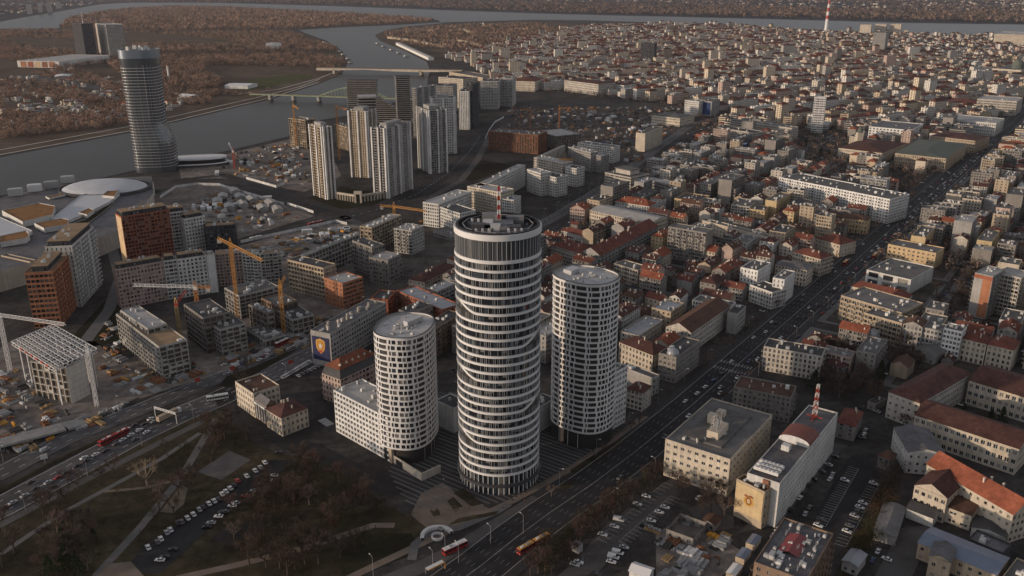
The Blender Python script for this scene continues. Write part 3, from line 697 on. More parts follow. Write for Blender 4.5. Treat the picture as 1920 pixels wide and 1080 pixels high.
for x,y in ((-12,-11.5),(-2,-11.5),(5,-11.2),(11,-11.2),(4,10.5),(12,10.5)): mb.bar((x,y-1,dk),(x,y-1,dk+1.2),.2); mb.bar((x,y+1,dk),(x,y+1,dk+1.2),.2)
for y in (-12.4,-10.6): mb.bar((-12.5,y,dk+1.1),(-1,y,dk+1.1),.18); mb.bar((4,y,dk+1.1),(12,y,dk+1.1),.18)
for k in range(26):
    a=random.uniform(0,6.28); r=random.uniform(8,17); x,y=r*math.cos(a),r*math.sin(a); mb.box(x-.5,y-.3,dk,x+.5,y+.3,dk+random.uniform(.4,1.8))
for k in range(12):
    a=2*math.pi*k/12; mb.bar((16.2*math.cos(a),16.2*math.sin(a),dk+2.4),(16.2*math.cos(a+.5),16.2*math.sin(a+.5),dk+2.4),.25)
mb.obj('plant_frame_set',M('plant_frame',(.25,.25,.26),.5),tw,kind='stuff')
def lattice_mast(mb,x,y,z,h,b0,b1,n,ma=0,mb_=1,t=.18):
    for k in range(n):
        a,b=b0+(b1-b0)*k/n,b0+(b1-b0)*(k+1)/n; za,zb=z+h*k/n,z+h*(k+1)/n; m=ma if k%2==0 else mb_
        ca=[(x-a,y-a,za),(x+a,y-a,za),(x+a,y+a,za),(x-a,y+a,za)]; cb_=[(x-b,y-b,zb),(x+b,y-b,zb),(x+b,y+b,zb),(x-b,y+b,zb)]
        for i in range(4):
            j=(i+1)%4; mb.bar(ca[i],cb_[i],t,m); mb.bar(ca[i],cb_[j],t*.7,m); mb.bar(cb_[i],cb_[j],t*.7,m)
mst=MB(); lattice_mast(mst,.5,1.0,dk+4.3,15,.6,.4,7,t=.25)
for k in range(7):
    b=.42; z=dk+4.3+15*k/7; mst.box(.5-b,1-b,z,.5+b,1+b,z+15/7,0 if k%2==0 else 1)
mst.obj('mast',[metal_red,metal_white],tw)
# --- two smaller white towers ---
def flat_tower(name,label,cx,cy,rx,ry,p,rot,H,zb,nf,pat,npan):
    t=thing(name,label,'apartment tower',(cx,cy,0)); RECTS.append((cx,cy,1,0,max(rx,ry)+1,max(rx,ry)+1))
    q,L=resample(ring_pts(300,rx,ry,p,rot),204); fh=(H-zb)/nf; n=len(q); step=L/n
    mb=MB()
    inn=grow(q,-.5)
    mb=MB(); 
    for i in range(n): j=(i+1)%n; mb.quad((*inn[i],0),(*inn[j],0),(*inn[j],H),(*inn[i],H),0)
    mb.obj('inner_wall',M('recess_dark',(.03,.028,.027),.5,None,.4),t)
    for k in range(nf+1):
        mb=MB(); z=zb+k*fh; band(q,z,z+(.86 if k<nf else 1.3),.12,.6,mb); mb.obj('floor_band',cladw,t)
    pm=MB(); wins=[]
    for k in range(nf):
        z=zb+k*fh+.86; zt=zb+(k+1)*fh; i=(0 if k%2==0 else 1); end=i+n
        ci=k%2
        while i<end:
            for kind,wd in pat:
                m=max(1,round(wd/step))
                i2=min(end,i+m)
                if kind=='p':
                    for a in range(i,i2): pa,pb=q[a%n],q[(a+1)%n]; pm.quad((*pa,z),(*pb,z),(*pb,zt),(*pa,zt))
                    for a in (i,i2): pa,pi=q[a%n],inn[a%n]; pm.quad((*pi,z),(*pa,z),(*pa,zt),(*pi,zt))
                elif kind=='w':
                    a,b=inn[i%n],inn[i2%n]; mx,my=(a[0]+b[0])/2,(a[1]+b[1])/2
                    wins.append(((mx,my,z),math.dist(a,b),zt-z,math.atan2(b[1]-a[1],b[0]-a[0]),my))
                i=i2
                if i>=end: break
    pm.obj('pier_set',cladw,t,kind='stuff')
    wins=[w_ for w_ in wins if True]; wins.sort(key=lambda w_:w_[4]); nz=[(a,b,c,d) for a,b,c,d,e in wins]
    # push the panes out a touch from the dark inner wall
    nz=[((p[0]+math.sin(a)*.22,p[1]-math.cos(a)*.22,p[2]),wd,ht,a) for p,wd,ht,a in nz]
    put_windows(nz,t,npan,WDARK)
    mb=MB(); cap(grow(q,-.5),H+.3,mb); mb.obj('roof_deck',M('tower_roof_pale',(.44,.435,.43),.8,[(5,.2),(1,.12)],.2),t)
    mb=MB(); band(q,H+1.35,H+1.5,.2,.7,mb); mb.obj('roof_coping',M('coping_dark',(.06,.06,.065),.5),t)
    mb=MB()
    for i in range(0,n,13): x,y=q[i]; mb.box(x*.93-.5,y*.93-.5,0,x*.93+.5,y*.93+.5,zb)
    mb.obj('column_set',cladw,t,kind='stuff')
    for k in range(26):
        a=random.uniform(0,6.28); r=random.uniform(.1,.72); s=random.choice((.7,1,1.4,2.2)); x,y=rx*r*math.cos(a),ry*r*math.sin(a)
        add('rooftop_unit',UNIT,t,(x*math.cos(rot)-y*math.sin(rot),x*math.sin(rot)+y*math.cos(rot),H+.32),random.uniform(0,3),(s,s*random.uniform(.5,1.2),random.uniform(.5,1.4)))
    return t
pat=[('p',.5),('w',1.9),('p',.5),('w',1.4),('p',.5),('w',2.3),('p',1.0),('w',1.5),('p',.5),('r',4.6),('p',1.0),('w',1.0),('p',.5),('w',2.2),('p',.7)]
patR=[('p',.5),('w',1.7),('p',.7),('w',1.9),('p',.5),('w',1.5),('p',.8),('w',1.9),('p',.5),('r',5.6),('p',.9),('w',1.0),('p',.5),('r',4.0),('p',.6)]
h1=69.; c1=G(759,613,h1)
tl=flat_tower('curved_tower','shorter white curved tower left of the tallest round tower',c1[0],c1[1],14.4,18.2,2.5,math.radians(-37+24),h1,8,20,pat,290)
rbox('plant_room',4,4,11,3,2.6,lm,h1+.35,math.radians(50),tl)
h2=91.5; c2=G(1099,519,h2)
tr=flat_tower('curved_tower','taller white curved tower right of the tallest round tower with balconies',c2[0],c2[1],14.6,17.2,2.4,math.radians(50),h2,9,27,patR,290)
rbox('plant_room',-7,6,8,5,2.2,lm,h2+.35,math.radians(50),tr)
# ================= buildings placed one by one =================
def heading_(a,b): A,Bv=Vector(G(*a)),Vector(G(*b)); d=Bv-A; return math.atan2(d.y,d.x)
B=bld; AB='apartment block'; OF='office building'
RB4=dict(bay=3.0,ow=2.3,oh=2.1,sill=.45,rec=1.1,balc=(2,1,1.3),skip=(7,(6,)),mull=False); RB5=dict(bay=2.6,ow=1.8,oh=2.1,sill=.5,rec=.8,balc=(4,1,1.1),mull=False)
# --- white low block beside the shorter curved tower, link halls
B('apartment_building','low white slab with nine brown window rows joined to the shorter curved tower',AB,(727,786),866,(625,733),(783,763),8,'bright','flat','pale',dict(bay=2.7,ow=1.9,oh=1.7,sill=1.05,rec=.8,mull=False),ind=True,units=14,z0=0)
B('apartment_building','white stepped wing behind the taller curved tower above the avenue',AB,(1131,712),818,(1118,702),(1177,688),10,'bright','flat','grey',dict(bay=2.6,ow=1.6,oh=1.8,sill=1.0,rec=.6,mull=False),ind=True,units=4)
B('link_hall','white windowless hall between the tallest tower and the shorter curved tower','hall',(850,768),812,(816,752),(872,752),2,'white','flat','tar','blank',units=2)
B('link_hall','white windowless hall between the tallest tower and the taller curved tower','hall',(1010,766),812,(985,757),(1042,748),2,'white','flat','tar','blank',units=2)
# --- police block, mansard block, red brick block, old corner house
pb,w_,d_,h_=B('office_building','long grey office block with a navy banner on its end wall',OF,(619,628),690,(592,615),(724,568),7,'grey','flat','slate','punch','blank',h=23,units=6)
for k in range(14): add('chimney',CHIM,pb,(6+k*4.1,random.uniform(4,12),23.06),0,(1.6,1.,random.uniform(1.4,2.6)))
bn=thing('banner','navy banner with a gold shield badge hanging on the grey block end wall','banner',(pb.location.x,pb.location.y,0),pb.rotation_euler.z)
mb=MB(); mb.quad((-.25,d_-1,4),(-.25,1.2,4),(-.25,1.2,20.2),(-.25,d_-1,20.2)); mb.quad((-.05,1.2,4),(-.25,1.2,4),(-.25,1.2,20.2),(-.05,1.2,20.2)); mb.quad((-.25,d_-1,20.2),(-.25,1.2,20.2),(-.05,1.2,20.2),(-.05,d_-1,20.2)); mb.obj('banner_sheet',M('banner_navy',(.014,.018,.065),.7,[(3,.1)]),bn)
yc,zc=d_*.52,14.0; gold=M('badge_gold',(.46,.26,.055),.6,[(.8,.3)],.3); redb=M('badge_red',(.35,.05,.03),.6); whb=M('badge_white',(.5,.5,.52),.6)
def disc(px,r,n,x,jag=0.,ry=None,zoff=0.,yo=0.):
    ry=ry or r; m=MB(); pts=[]
    for k in range(n):
        a=2*math.pi*k/n; rr=1-(jag if k%2 else 0); pts.append((x,yc+yo-r*rr*math.cos(a),zc+zoff+ry*rr*math.sin(a)))
    m.poly(pts); return m
def shield(k,x):
    m=MB(); m.poly([(x,yc-k*a_,zc+k*b_) for a_,b_ in ((-3.3,3.9),(-1.6,4.6),(0,5.2),(1.6,4.6),(3.3,3.9),(3.7,1.5),(3.2,-1.6),(1.9,-4.),(0,-5.4),(-1.9,-4.),(-3.2,-1.6),(-3.7,1.5))]); return m
shield(1.0,-.30).obj('badge_rays',gold,bn); shield(.66,-.34).obj('badge_ring',redb,bn); shield(.56,-.38).obj('badge_field',gold,bn); disc(0,1.0,12,-.42,0,1.5).obj('badge_crest',whb,bn)
disc(0,1.6,8,-.44,.2,.9,3.6).obj('badge_crown',gold,bn); disc(0,2.2,10,-.44,.1,.7,-3.9).obj('badge_ribbon',redb,bn)
mz,w_,d_,h_=B('apartment_building','pale block with black mansard band and russet hipped roof behind the low white slab',AB,(638,712),775,(609,697),(712,677),5,'pink','none','dred','balc3','old',units=0,h=17)
mb=MB(); i=1.6; z1=h_; z2=h_+5
mb.quad((0,0,z1),(w_,0,z1),(w_-i,i,z2),(i,i,z2)); mb.quad((0,d_,z1),(0,0,z1),(i,i,z2),(i,d_-i,z2)); mb.quad((w_,0,z1),(w_,d_,z1),(w_-i,d_-i,z2),(w_-i,i,z2)); mb.quad((w_,d_,z1),(0,d_,z1),(i,d_-i,z2),(w_-i,d_-i,z2)); mb.obj('mansard_band',R['tar'],mz)
rm_,wx_=MB(),MB(); hiproof(rm_,wx_,w_-2*i,d_-2*i,0,'hip',4.5); o=rm_.obj('roof',M('roof_russet',(.17,.062,.035),.85,RN,.15),mz,loc=(i,i,z2))
for k in range(6):
    mb=MB(); mb.tri((-.8,0,0),(.8,0,0),(0,0,1.9)); mb.tri((.8,0,0),(.8,2.2,0),(0,0,1.9)); mb.tri((-.8,2.2,0),(-.8,0,0),(0,0,1.9)); mb.obj('dormer',W['cream'],mz,loc=(4+k*(w_-8)/5,3.2,z2+1.2))
B('apartment_building','red brick apartment wing with white end wall left of the tallest tower',AB,(727,563),615,(700,556),(743,547),6,'brick','flat','tar','balc','small',units=2,h=19)
B('apartment_building','long red brick apartment wing facing left beside the tallest tower',AB,(829,582),640,(744,546),(858,570),7,'brick','flat','tin','punch','dense',units=3,h=19.5)
B('apartment_building','long brown block with balcony rows between the shorter curved and tallest towers',AB,(805,625),690,(790,613),(866,588),7,'brown','flat','tar','balc','small',units=3,h=20)
B('corner_house','ornate cream corner house with dark red hipped roof at the street bend',AB,(527,784),819,(500,765),(577,765),3,'cream','hip','dred','old','old',ind=True,rh=3.6,chim=5)
B('townhouse','pale yellow tall townhouse with dark flat roof facing the bus stop','house',(475,740),784,(441,717),(532,729),4,'cream','flat','brown','old','old',ind=True,chim=3,units=2)
oh,w_,d_,h_=B('theatre_front','narrow dark entrance building with white columns between the two cream houses','hall',(499,761),800,(478,747),(515,755),2,'brown','gable','slate','blank','blank',rh=3,h=12.5)
mb=MB()
for k in range(4): y=d_*(.15+k*.23); mb.tube((-.5,y,1.2),(-.5,y,h_-2.2),.45,.4,8)
mb.obj('column_set',W['bright'],oh,kind='stuff'); mb=MB(); mb.box(-1.2,0,h_-2.2,-.03,d_,h_-1.2,bottom=True); mb.obj('entablature',W['bright'],oh)
B('tiled_house','cream house pair with dark red roofs just left of the tallest tower','house',(796,529),547,(775,519),(857,498),3,'cream','hip','dred','balc3','small',h=11,rh=3.5,chim=4)
B('tiled_house','cream little house with red roof touching the left edge of the tallest tower','house',(858,492),505,(838,484),(872,484),2,'cream','hip','red','small','small',h=8,rh=3,chim=2)
gr=thing('garage_ramp','concrete retaining wall with a dark garage opening below the shorter curved tower','wall',(*G(738,868),0),heading_((738,868),(797,906)))
mb=MB(); mb.box(0,0,0,2,.5,4.4); mb.box(2,0,3.5,8,.5,4.4,bottom=True); mb.box(8,0,0,24,.5,4.4); mb.box(23.5,.51,0,24,12,4.4); mb.obj('retaining_wall',W['pale'],gr); mb=MB(); mb.quad((2,.45,0),(8,.45,0),(8,.45,3.5),(2,.45,3.5)); mb.obj('opening',blackm,gr); mb=MB(); mb.box(-2.2,-1,0,-.2,1.2,8); mb.obj('pillar',W['tan'],gr)  # the opening is a black sheet standing in for the shade inside
# --- new district at the left
B('apartment_building','front brick-orange and glass tower with tan roof at the far left',AB,(98,511),608,(51,509),(129,478),11,'orange','flat','tanroof',RB4,'deep',pent=(4,4,'tanroof'),h=41)
B('apartment_building','white slab with dark balconies behind the left brick-orange tower',AB,(135,462),576,(90,459),(175,426),14,'white','flat','tanroof',RB4,'slit',pent=(2,4,'tanroof'),h=48)
a3=B('apartment_building','dark red brick slab with end wall coloured sunlit orange beside the mall',AB,(227,408),500,(216,401),(317,394),15,'brick','flat','tanroof',RB5,'small',pent=(2,4,'tanroof'),h=46)
mb=MB(); mb.quad((-.06,a3[2]-.8,1),(-.06,.8,1),(-.06,.8,a3[3]-.6),(-.06,a3[2]-.8,a3[3]-.6)); mb.obj('end_wall_painted_sun',W['ochre'],a3[0])  # orange sunlight on the brick end wall put into this sheet's colour
for nm,la,u0,u1,yl,yr,wl_,st_,fl_,hh_ in (('apartment_building','white balcony section joined to the dark red brick slab',318,345,398,399,'white','balc',13,41),('apartment_building','white gridded section stepping down from the dark red slab',345,384,410,411,'white','grid',11,36),('apartment_building','dark lowest stepped section at the right of the brick slab row',384,440,424,428,'dark','balc',9,29)):
    B(nm,la,AB,(u0,yl+2),0,(u0-8,yl-5),(u1,yr-6),fl_,wl_,'flat','tanroof',st_,h=hh_,pent=(2,3.5,'tanroof') if hh_>30 else None)
secs=[('pink','dense',217,306,507,491,'pink and white brick section at the left end of the long front row'),('white','balc',307,331,491,487.5,'white balcony section next to the pink brick section'),('white','grid',332,386,488,480,'white gridded middle section with the tan set back roof'),('bright','blank',387,402,480,477.5,'blank white curved panel section of the long front row'),('pink','dense',403,452,478,474,'pink brick section behind the tall yellow crane'),('white','balc',453,487,475,477,'white balcony section right of the tall yellow crane'),('conc','balc',488,527,478,474,'grey unfinished section closing the long front row')]
for wl_,st_,u0,u1,y0,y1,la in secs:
    B('apartment_building',la,AB,(u0,y0),0,(u0-5,y0-7),(u1,y1),10,wl_,'flat','tanroof',st_,'small',h=31 if u0<400 else 27,pent=(2,3.5,'tanroof') if wl_!='bright' and u0<400 else None,units=3)
B('building_shell','grey concrete shell with rough roof slab beside the boulevard','building shell',(298,652),712,(218,590),(349,637),7,'conc','flat','tanroof','frame','frame0',units=3)
B('building_shell','upper storey of the grey concrete shell with pale roof','building shell',(277,618),690,(226,583),(306,604),8,'conc','flat','pale','frame','frame0',units=5,h=25)
B('building_shell','grey concrete shell with white rubble roof right of the red crane','building shell',(412,620),668,(380,597),(453,603),6,'conc','flat','grey','frame','frame0',units=9)
B('building_shell','dark roofed concrete shell behind the red crane','building shell',(381,598),668,(345,572),(426,583),7,'stain','flat','tar','frame','frame0',units=6,h=25)
B('building_shell','long concrete shell with open floors behind the tall yellow crane','building shell',(448,556),598,(425,540),(522,538),6,'conc','flat','grey','frame0','frame0',units=12)
B('building_shell','low concrete shell with black roof at the short leaning crane','building shell',(548,601),628,(508,575),(586,590),3,'conc','flat','tar','frame','frame',units=8)
B('building_shell','brown shuttered concrete shell left of the short crane','building shell',(520,575),610,(490,560),(548,560),3,'brown','flat','grey','frame','frame',units=6)
B('building_shell','low concrete foundation deck with column stubs between the two crane shells','building shell',(497,640),652,(462,618),(528,626),1,'conc','flat','grey','frame','frame',units=14)
B('building_shell','mid height concrete shell just right of the tall yellow crane mast','building shell',(500,588),628,(466,572),(512,583),4,'stain','flat','grey','frame','frame0',units=8)
B('apartment_building','scaffolded block with orange lit bays and framed top storey near the short crane',AB,(606,504),571,(539,488),(626,495),7,'tan','flat','tar','balc3','deep',h=25,pent=None,units=4)
B('apartment_building','lower orange lit block with pale roof and brown slatted side',AB,(642,533),579,(608,522),(671,518),6,'orange','flat','pale','ribbon','small',units=3,h=20)
wb1=B('apartment_building','unfinished arm with crumpled white membrane roof running away from the boulevard',AB,(566,482),545,(540,488),(672,440),6,'conc','flat','pale','frame','frame',h=23,units=16)
B('apartment_building','scaffolded grey block with framed top storey behind the orange lit block',AB,(697,465),530,(660,452),(711,456),7,'stain','flat','tar','balc','balc3',h=25,units=4)
B('apartment_building','lower scaffolded grey block with pale roof right of the framed one',AB,(727,489),535,(696,481),(753,477),6,'stain','flat','pale','balc','balc3',units=3,h=21)
B('apartment_building','unfinished block with white membrane roof under the horizontal yellow crane',AB,(697,428),480,(684,421),(752,404),7,'tan','flat','pale','frame','frame',h=24,units=14)
B('apartment_building','scaffolded grey block with rounded balconies right of the horizontal yellow crane',AB,(772,434),479,(743,427),(795,424),7,'conc','flat','pale','punch','balc',h=22,units=9)
B('apartment_building','new white block with punched windows just left of the tallest tower top',AB,(822,384),429,(798,378),(884,360),7,'white','flat','pale','punch','punch',h=24,units=6)
B('apartment_building','lower new white block touching the tallest tower crown',AB,(862,401),450,(825,389),(880,391),7,'white','flat','tar','punch','punch',h=22,units=3)
B('podium','flat grey podium beside the tallest tower crown','podium',(845,442),455,(812,432),(862,433),1,'grey','flat','grey','ribbon',units=2,h=5)
# L-shaped white blocks around the round tower's far side
B('apartment_building','cream lit front wing of the white court behind the tallest tower mast',AB,(939,362),415,(876,350),(952,353),8,'cream','flat','pale','punch','punch',h=25,units=6)
B('apartment_building','long white arm of the court running away behind the tallest tower',AB,(905,350),400,(880,353),(985,310),8,'white','flat','pale','punch','punch',h=25,units=12)
B('apartment_building','white block with orange hoist on its corner behind the tallest tower',AB,(1014,326),372,(988,318),(1026,321),8,'white','flat','pale','punch','punch',h=26,units=4)
B('apartment_building','lower white block with dark roof next to the hoist block',AB,(1043,334),372,(1017,328),(1056,328),7,'white','flat','tar','punch','punch',h=22,units=3)
B('apartment_building','low block with a bright blue roof beside the red and white mast',AB,(963,376),410,(940,372),(977,368),6,'white','flat','blue','punch','punch',h=18,units=6)
B('apartment_building','pink tinged white wing behind the small orange crane',AB,(1056,307),345,(1001,296),(1066,302),8,'pale','flat','pale','punch','punch',h=25,units=7)
B('apartment_building','white block right of the small orange crane',AB,(1081,317),348,(1060,313),(1093,313),7,'white','flat','tar','punch','punch',h=22,units=3)
B('apartment_building','grey unfinished wing with set back top right of the brick shells',AB,(1108,287),330,(1065,276),(1112,283),8,'grey','flat','pale','punch','punch',h=25,units=8)
B('apartment_building','grey unfinished lower cube at the road behind the white court',AB,(1127,294),327,(1106,290),(1137,290),7,'grey','flat','pale','punch','punch',h=21,units=2)
B('apartment_building','white long wing with arched top windows nearest the railway yard',AB,(1150,277),304,(1083,268),(1166,274),7,'white','flat','grey','punch','punch',units=7,h=21)
B('apartment_building','pale sloping arm joining the two grey wings behind the white court',AB,(1010,296),330,(1002,297),(1060,273),8,'pale','flat','pale','punch','punch',h=25,units=9)
B('building_shell','brown brick shell with open floors by the railway yard','building shell',(1009,254),287,(916,247),(1036,248),9,'redwood','flat','grey','frame','frame',units=9,h=27)
B('building_shell','grey concrete shell with white roof edge right of the brown brick shell','building shell',(1043,256),275,(1006,246),(1081,249),7,'stain','flat','pale','frame','frame',units=6,h=20)
# --- waterfront towers
T='residential tower'
RB1=dict(bay=3.3,ow=2.6,oh=2.3,sill=.4,rec=1.1,skip=(5,(0,4)),mull=False); RB2=dict(bay=3.0,ow=2.3,oh=2.0,sill=.5,rec=1.2,balc=(3,1,1.2),skip=(6,(5,)),mull=False); RB3=dict(bay=2.7,ow=1.7,oh=1.9,sill=.6,rec=.8,skip=(5,(0,)),mull=False)
B('tower_block','leftmost waterfront tower with orange lit balconies and white ribs',T,(604,240),368,(580,234),(629,240),26,'tan','flat','white',RB1,RB2,units=9,h=81)
B('tower_block','waterfront tower with cream lit face standing behind two front ones',T,(687,210),323,(654,208),(703,204),26,'tan','flat','grey',RB2,RB3,units=8,h=82)
B('tower_block','widest front waterfront tower with white ribs and dark recess',T,(722,242),360,(699,239),(768,229),26,'grey','flat','grey',RB1,RB2,units=9,h=79)
B('tower_block','grey waterfront tower with cream centre strip beside the curved road',T,(803,208),316,(782,200),(829,203),26,'grey','flat','grey',RB2,RB3,units=7,h=80)
B('tower_block','dark topped white gridded waterfront tower beside the curved road',T,(853,184),278,(809,185),(857,180),22,'white','flat','tar','grid','grid',units=5,h=78)
B('tower_block','white and black ribbed twin slab tower in the waterfront middle',T,(780,166),265,(762,167),(817,160),24,'grey','flat','pale',RB1,RB2,units=5,h=76)
B('tower_block','white vertical ribbed tower with stepped dark crown',T,(879,172),230,(861,171),(896,160),20,'bright','flat','tar',dict(bay=2.6,ow=1.2,oh=3,sill=.1,rec=.7,mull=False),dict(bay=2.6,ow=1.2,oh=3,sill=.1,rec=.7,mull=False),units=2,h=62)
B('tower_block','dark stepped crown of the vertical ribbed tower',T,(886,159),225,(870,160),(897,155),22,'dark','flat','tar','grid','grid',units=1,h=72)
B('apartment_building','left half of the wide white waterfront slab by the rail yard',AB,(934,153),207,(899,155),(938,148),18,'white','flat','tar','balc','balc',units=6,h=52)
B('apartment_building','right half of the wide white waterfront slab by the rail yard',AB,(961,147),199,(937,148),(967,143),18,'white','flat','tar','balc','balc',units=6,h=54)
B('apartment_building','cream lit waterfront slab behind the ribbed tower',AB,(868,149),205,(822,145),(880,144),17,'cream','flat','tar','punch','punch',units=5,h=55)
B('apartment_building','grey banded waterfront block with curved front behind the dark topped tower',AB,(849,162),215,(819,159),(857,157),15,'grey','flat','tar','ribbon','ribbon',units=4,h=50)
for o in [o for o in bpy.data.objects if o.name.startswith('tower_block') and o.parent is None][:5]:
    bw_=max(v.co.x for v in [c for c in o.children if c.name.startswith('wall')][0].data.vertices); bd_=max(v.co.y for v in [c for c in o.children if c.name.startswith('wall')][0].data.vertices); bh_=max(v.co.z for v in [c for c in o.children if c.name.startswith('wall')][0].data.vertices)
    for f_ in (0,.5,1): mb=MB(); x=f_*(bw_-1.8); mb.box(x,-1.5,0,x+1.8,-.02,bh_+1.2); mb.obj('corner_pier',W['bright'],o)
    for f_ in (.02,.5,1): mb=MB(); y=f_*(bd_-1.8)+.02; mb.box(-1.5,y,0,-.02,y+1.8,bh_+1.2); mb.obj('corner_pier',W['bright'],o)
    mb=MB(); mb.box(bw_*.2,bd_*.25,bh_+.1,bw_*.8,bd_*.75,bh_+4.5); mb.obj('crown_box',W['grey'],o)
sp=thing('stepped_tower','dark waterfront tower of stacked terraces stepping down to the right',T,(*G(653,232),0),math.radians(-2)); RECTS.append((sp.location.x+40,sp.location.y+8,1,0,55,14))
for k in range(22):
    x1=52 if k>13 else 52+(14-k)*4.6; mb=MB(); mb.box(0,0,k*3.3+2.2,x1,16,k*3.3+3.1,bottom=True); mb.obj('terrace_slab',W['grey'],sp)
    mb=MB(); mb.box(1.2,1.2,k*3.3,x1-1.5,15,k*3.3+2.2); mb.obj('glazing_band',M('glass_warm_dark',(.025,.02,.018),.15,None,.6),sp)
mb=MB(); mb.box(0,0,72.7,52,16,74); mb.obj('roof',R['tar'],sp)
s2=thing('slab_tower','slender dark tower of stacked slabs nearest the river behind the others',T,(*G(746,240),0),math.radians(12)); RECTS.append((s2.location.x+12,s2.location.y+12,1,0,18,18))
for k in range(26):
    mb=MB(); mb.box(0,0,k*3.2+2.1,24,26,k*3.2+3.0,bottom=True); mb.obj('floor_slab',W['grey'],s2); mb=MB(); mb.box(1,1,k*3.2,23,25,k*3.2+2.1); mb.obj('glazing_band',MATS['glass_warm_dark'],s2)
mb=MB(); mb.box(0,0,83.2,24,26,84.4); mb.obj('roof',R['tar'],s2)
s3=thing('terraced_tower','shorter dark banded tower with pale angled roof just behind the cream lit tower',T,(*G(676,290),0),math.radians(8)); RECTS.append((s3.location.x+10,s3.location.y+10,1,0,16,16))
for k in range(20):
    mb=MB(); mb.box(0,0,k*4+2.7,26,22,k*4+3.8,bottom=True); mb.obj('floor_slab',W['grey'],s3); mb=MB(); mb.box(1,1,k*4,25,21,k*4+2.7); mb.obj('glazing_band',MATS['glass_warm_dark'],s3)
mb=MB(); mb.box(0,0,80,26,22,81.5); mb.obj('roof',R['pale'],s3)
for la,N,yb,L,Rr,h in (('half built tower shell with yellow hoist left of the leftmost waterfront tower',(572,226),280,(541,222),(582,222),42),('half built shell behind the leftmost waterfront tower',(652,240),290,(628,233),(660,232),34)):
    B('building_shell',la,'building shell',N,yb,L,Rr,12,'tan','flat','grey','frame','frame',h=h,units=5)
ag=thing('arched_gate','stone arcade with an arched gateway between the front waterfront towers','arcade',(*G(672,380),0),math.radians(0))
for rz_,x0,x1 in ((math.radians(150),4,30),(math.radians(35),4,32)):
    mb=MB(); c,s=math.cos(rz_),math.sin(rz_)
    n=7
    for k in range(n+1):
        u=x0+(x1-x0)*k/n; mb.bar((u*c,u*s,0),(u*c,u*s,7),1.5)
    a=(x0*c,x0*s,7.6); b_=(x1*c,x1*s,7.6); mb.bar(a,b_,2.2); mb.obj('arcade_wing',W['cream'],ag)
mb=MB(); mb.box(-4,-2,0,-2.2,2,10); mb.box(2.2,-2,0,4,2,10); mb.box(-4.3,-2.3,10,4.3,2.3,13,bottom=True); mb.obj('gate_arch',W['cream'],ag)
# --- slender glass tower by the river
kt=thing('glass_tower','tall pinched glass tower with pale bands standing by the river','office tower',(*G(296,318),0),math.radians(8)); RECTS.append((kt.location.x,kt.location.y,1,0,36,36))
KH=150
def ksec(z):
    f=z/KH
    a=sst(.20,.45,f); b_=max(0,(f-.45)/.55); hx,hy,ox,oy=25.5-4.2*a+1.2*b_,22-1.5*a+.8*b_,-4.2*a+.6*b_,0
    q=ring_pts(64,hx,hy,3.2); return [(x+ox,y+oy) for x,y in q]
kg=M('river_tower_glass',(.10,.112,.125),.16,None,1.0,metal=.45); kb=M('river_tower_band',(.42,.42,.42),.35,None,.6,metal=.3); ksc=[ksec(k*KH/40) for k in range(41)]
mb=MB()
for k in range(40):
    A,Bq=ksc[k],ksc[k+1]; za,zb=k*KH/40,(k+1)*KH/40
    for i in range(64): j=(i+1)%64; mb.quad((*A[i],za),(*A[j],za),(*Bq[j],zb),(*Bq[i],zb))
mb.obj('glass_skin',kg,kt)
for k in range(2,36):
    mb=MB(); A=ksc[k]; band(A,k*KH/40,k*KH/40+.6,.3,.3,mb); mb.obj('floor_band',kb,kt)
mb=MB()
for k in range(2,36):
    A,Bq=ksc[k],ksc[k+1]
    for i in range(0,64,2): mb.bar((*[v*1.008 for v in A[i]],k*KH/40+.75),(*[v*1.008 for v in Bq[i]],(k+1)*KH/40),.35)
mb.obj('mullion_set',M('river_tower_mullion',(.14,.14,.145),.4,None,.5),kt,kind='stuff')
mb=MB(); band(ksc[40],KH-7,KH+3,.9,.2,mb); mb.obj('crown_band',M('river_tower_crown',(.20,.23,.27),.3,None,.8,metal=.5),kt)
mb=MB(); cap(ksc[40],KH+2.5,mb); mb.obj('roof_deck',R['grey'],kt)
for k in range(9): add('rooftop_unit',UNIT,kt,(random.uniform(-14,10),random.uniform(-12,12),KH+2.5),random.uniform(0,3),(5,3,random.uniform(2,4.5)))
po=thing('podium','sweeping white roofed podium at the foot of the river glass tower','podium',(*G(352,308),0),math.radians(14))
q=[(x+18*(1-abs(x)/60),y) for x,y in ring_pts(48,46,17,2.2)]
mb=MB(); band(q,0,8,-1.5,.1,mb); mb.obj('glazed_wall',GL[0],po); mb=MB(); band(q,8,9.6,1.2,.3,mb); cap(q,9.3,mb); mb.obj('roof',R['white'],po)
mb=MB(); band([(x*1.25-8,y*1.3-6) for x,y in q],3.2,4,0,4,mb); mb.obj('canopy_ring',R['white'],po)
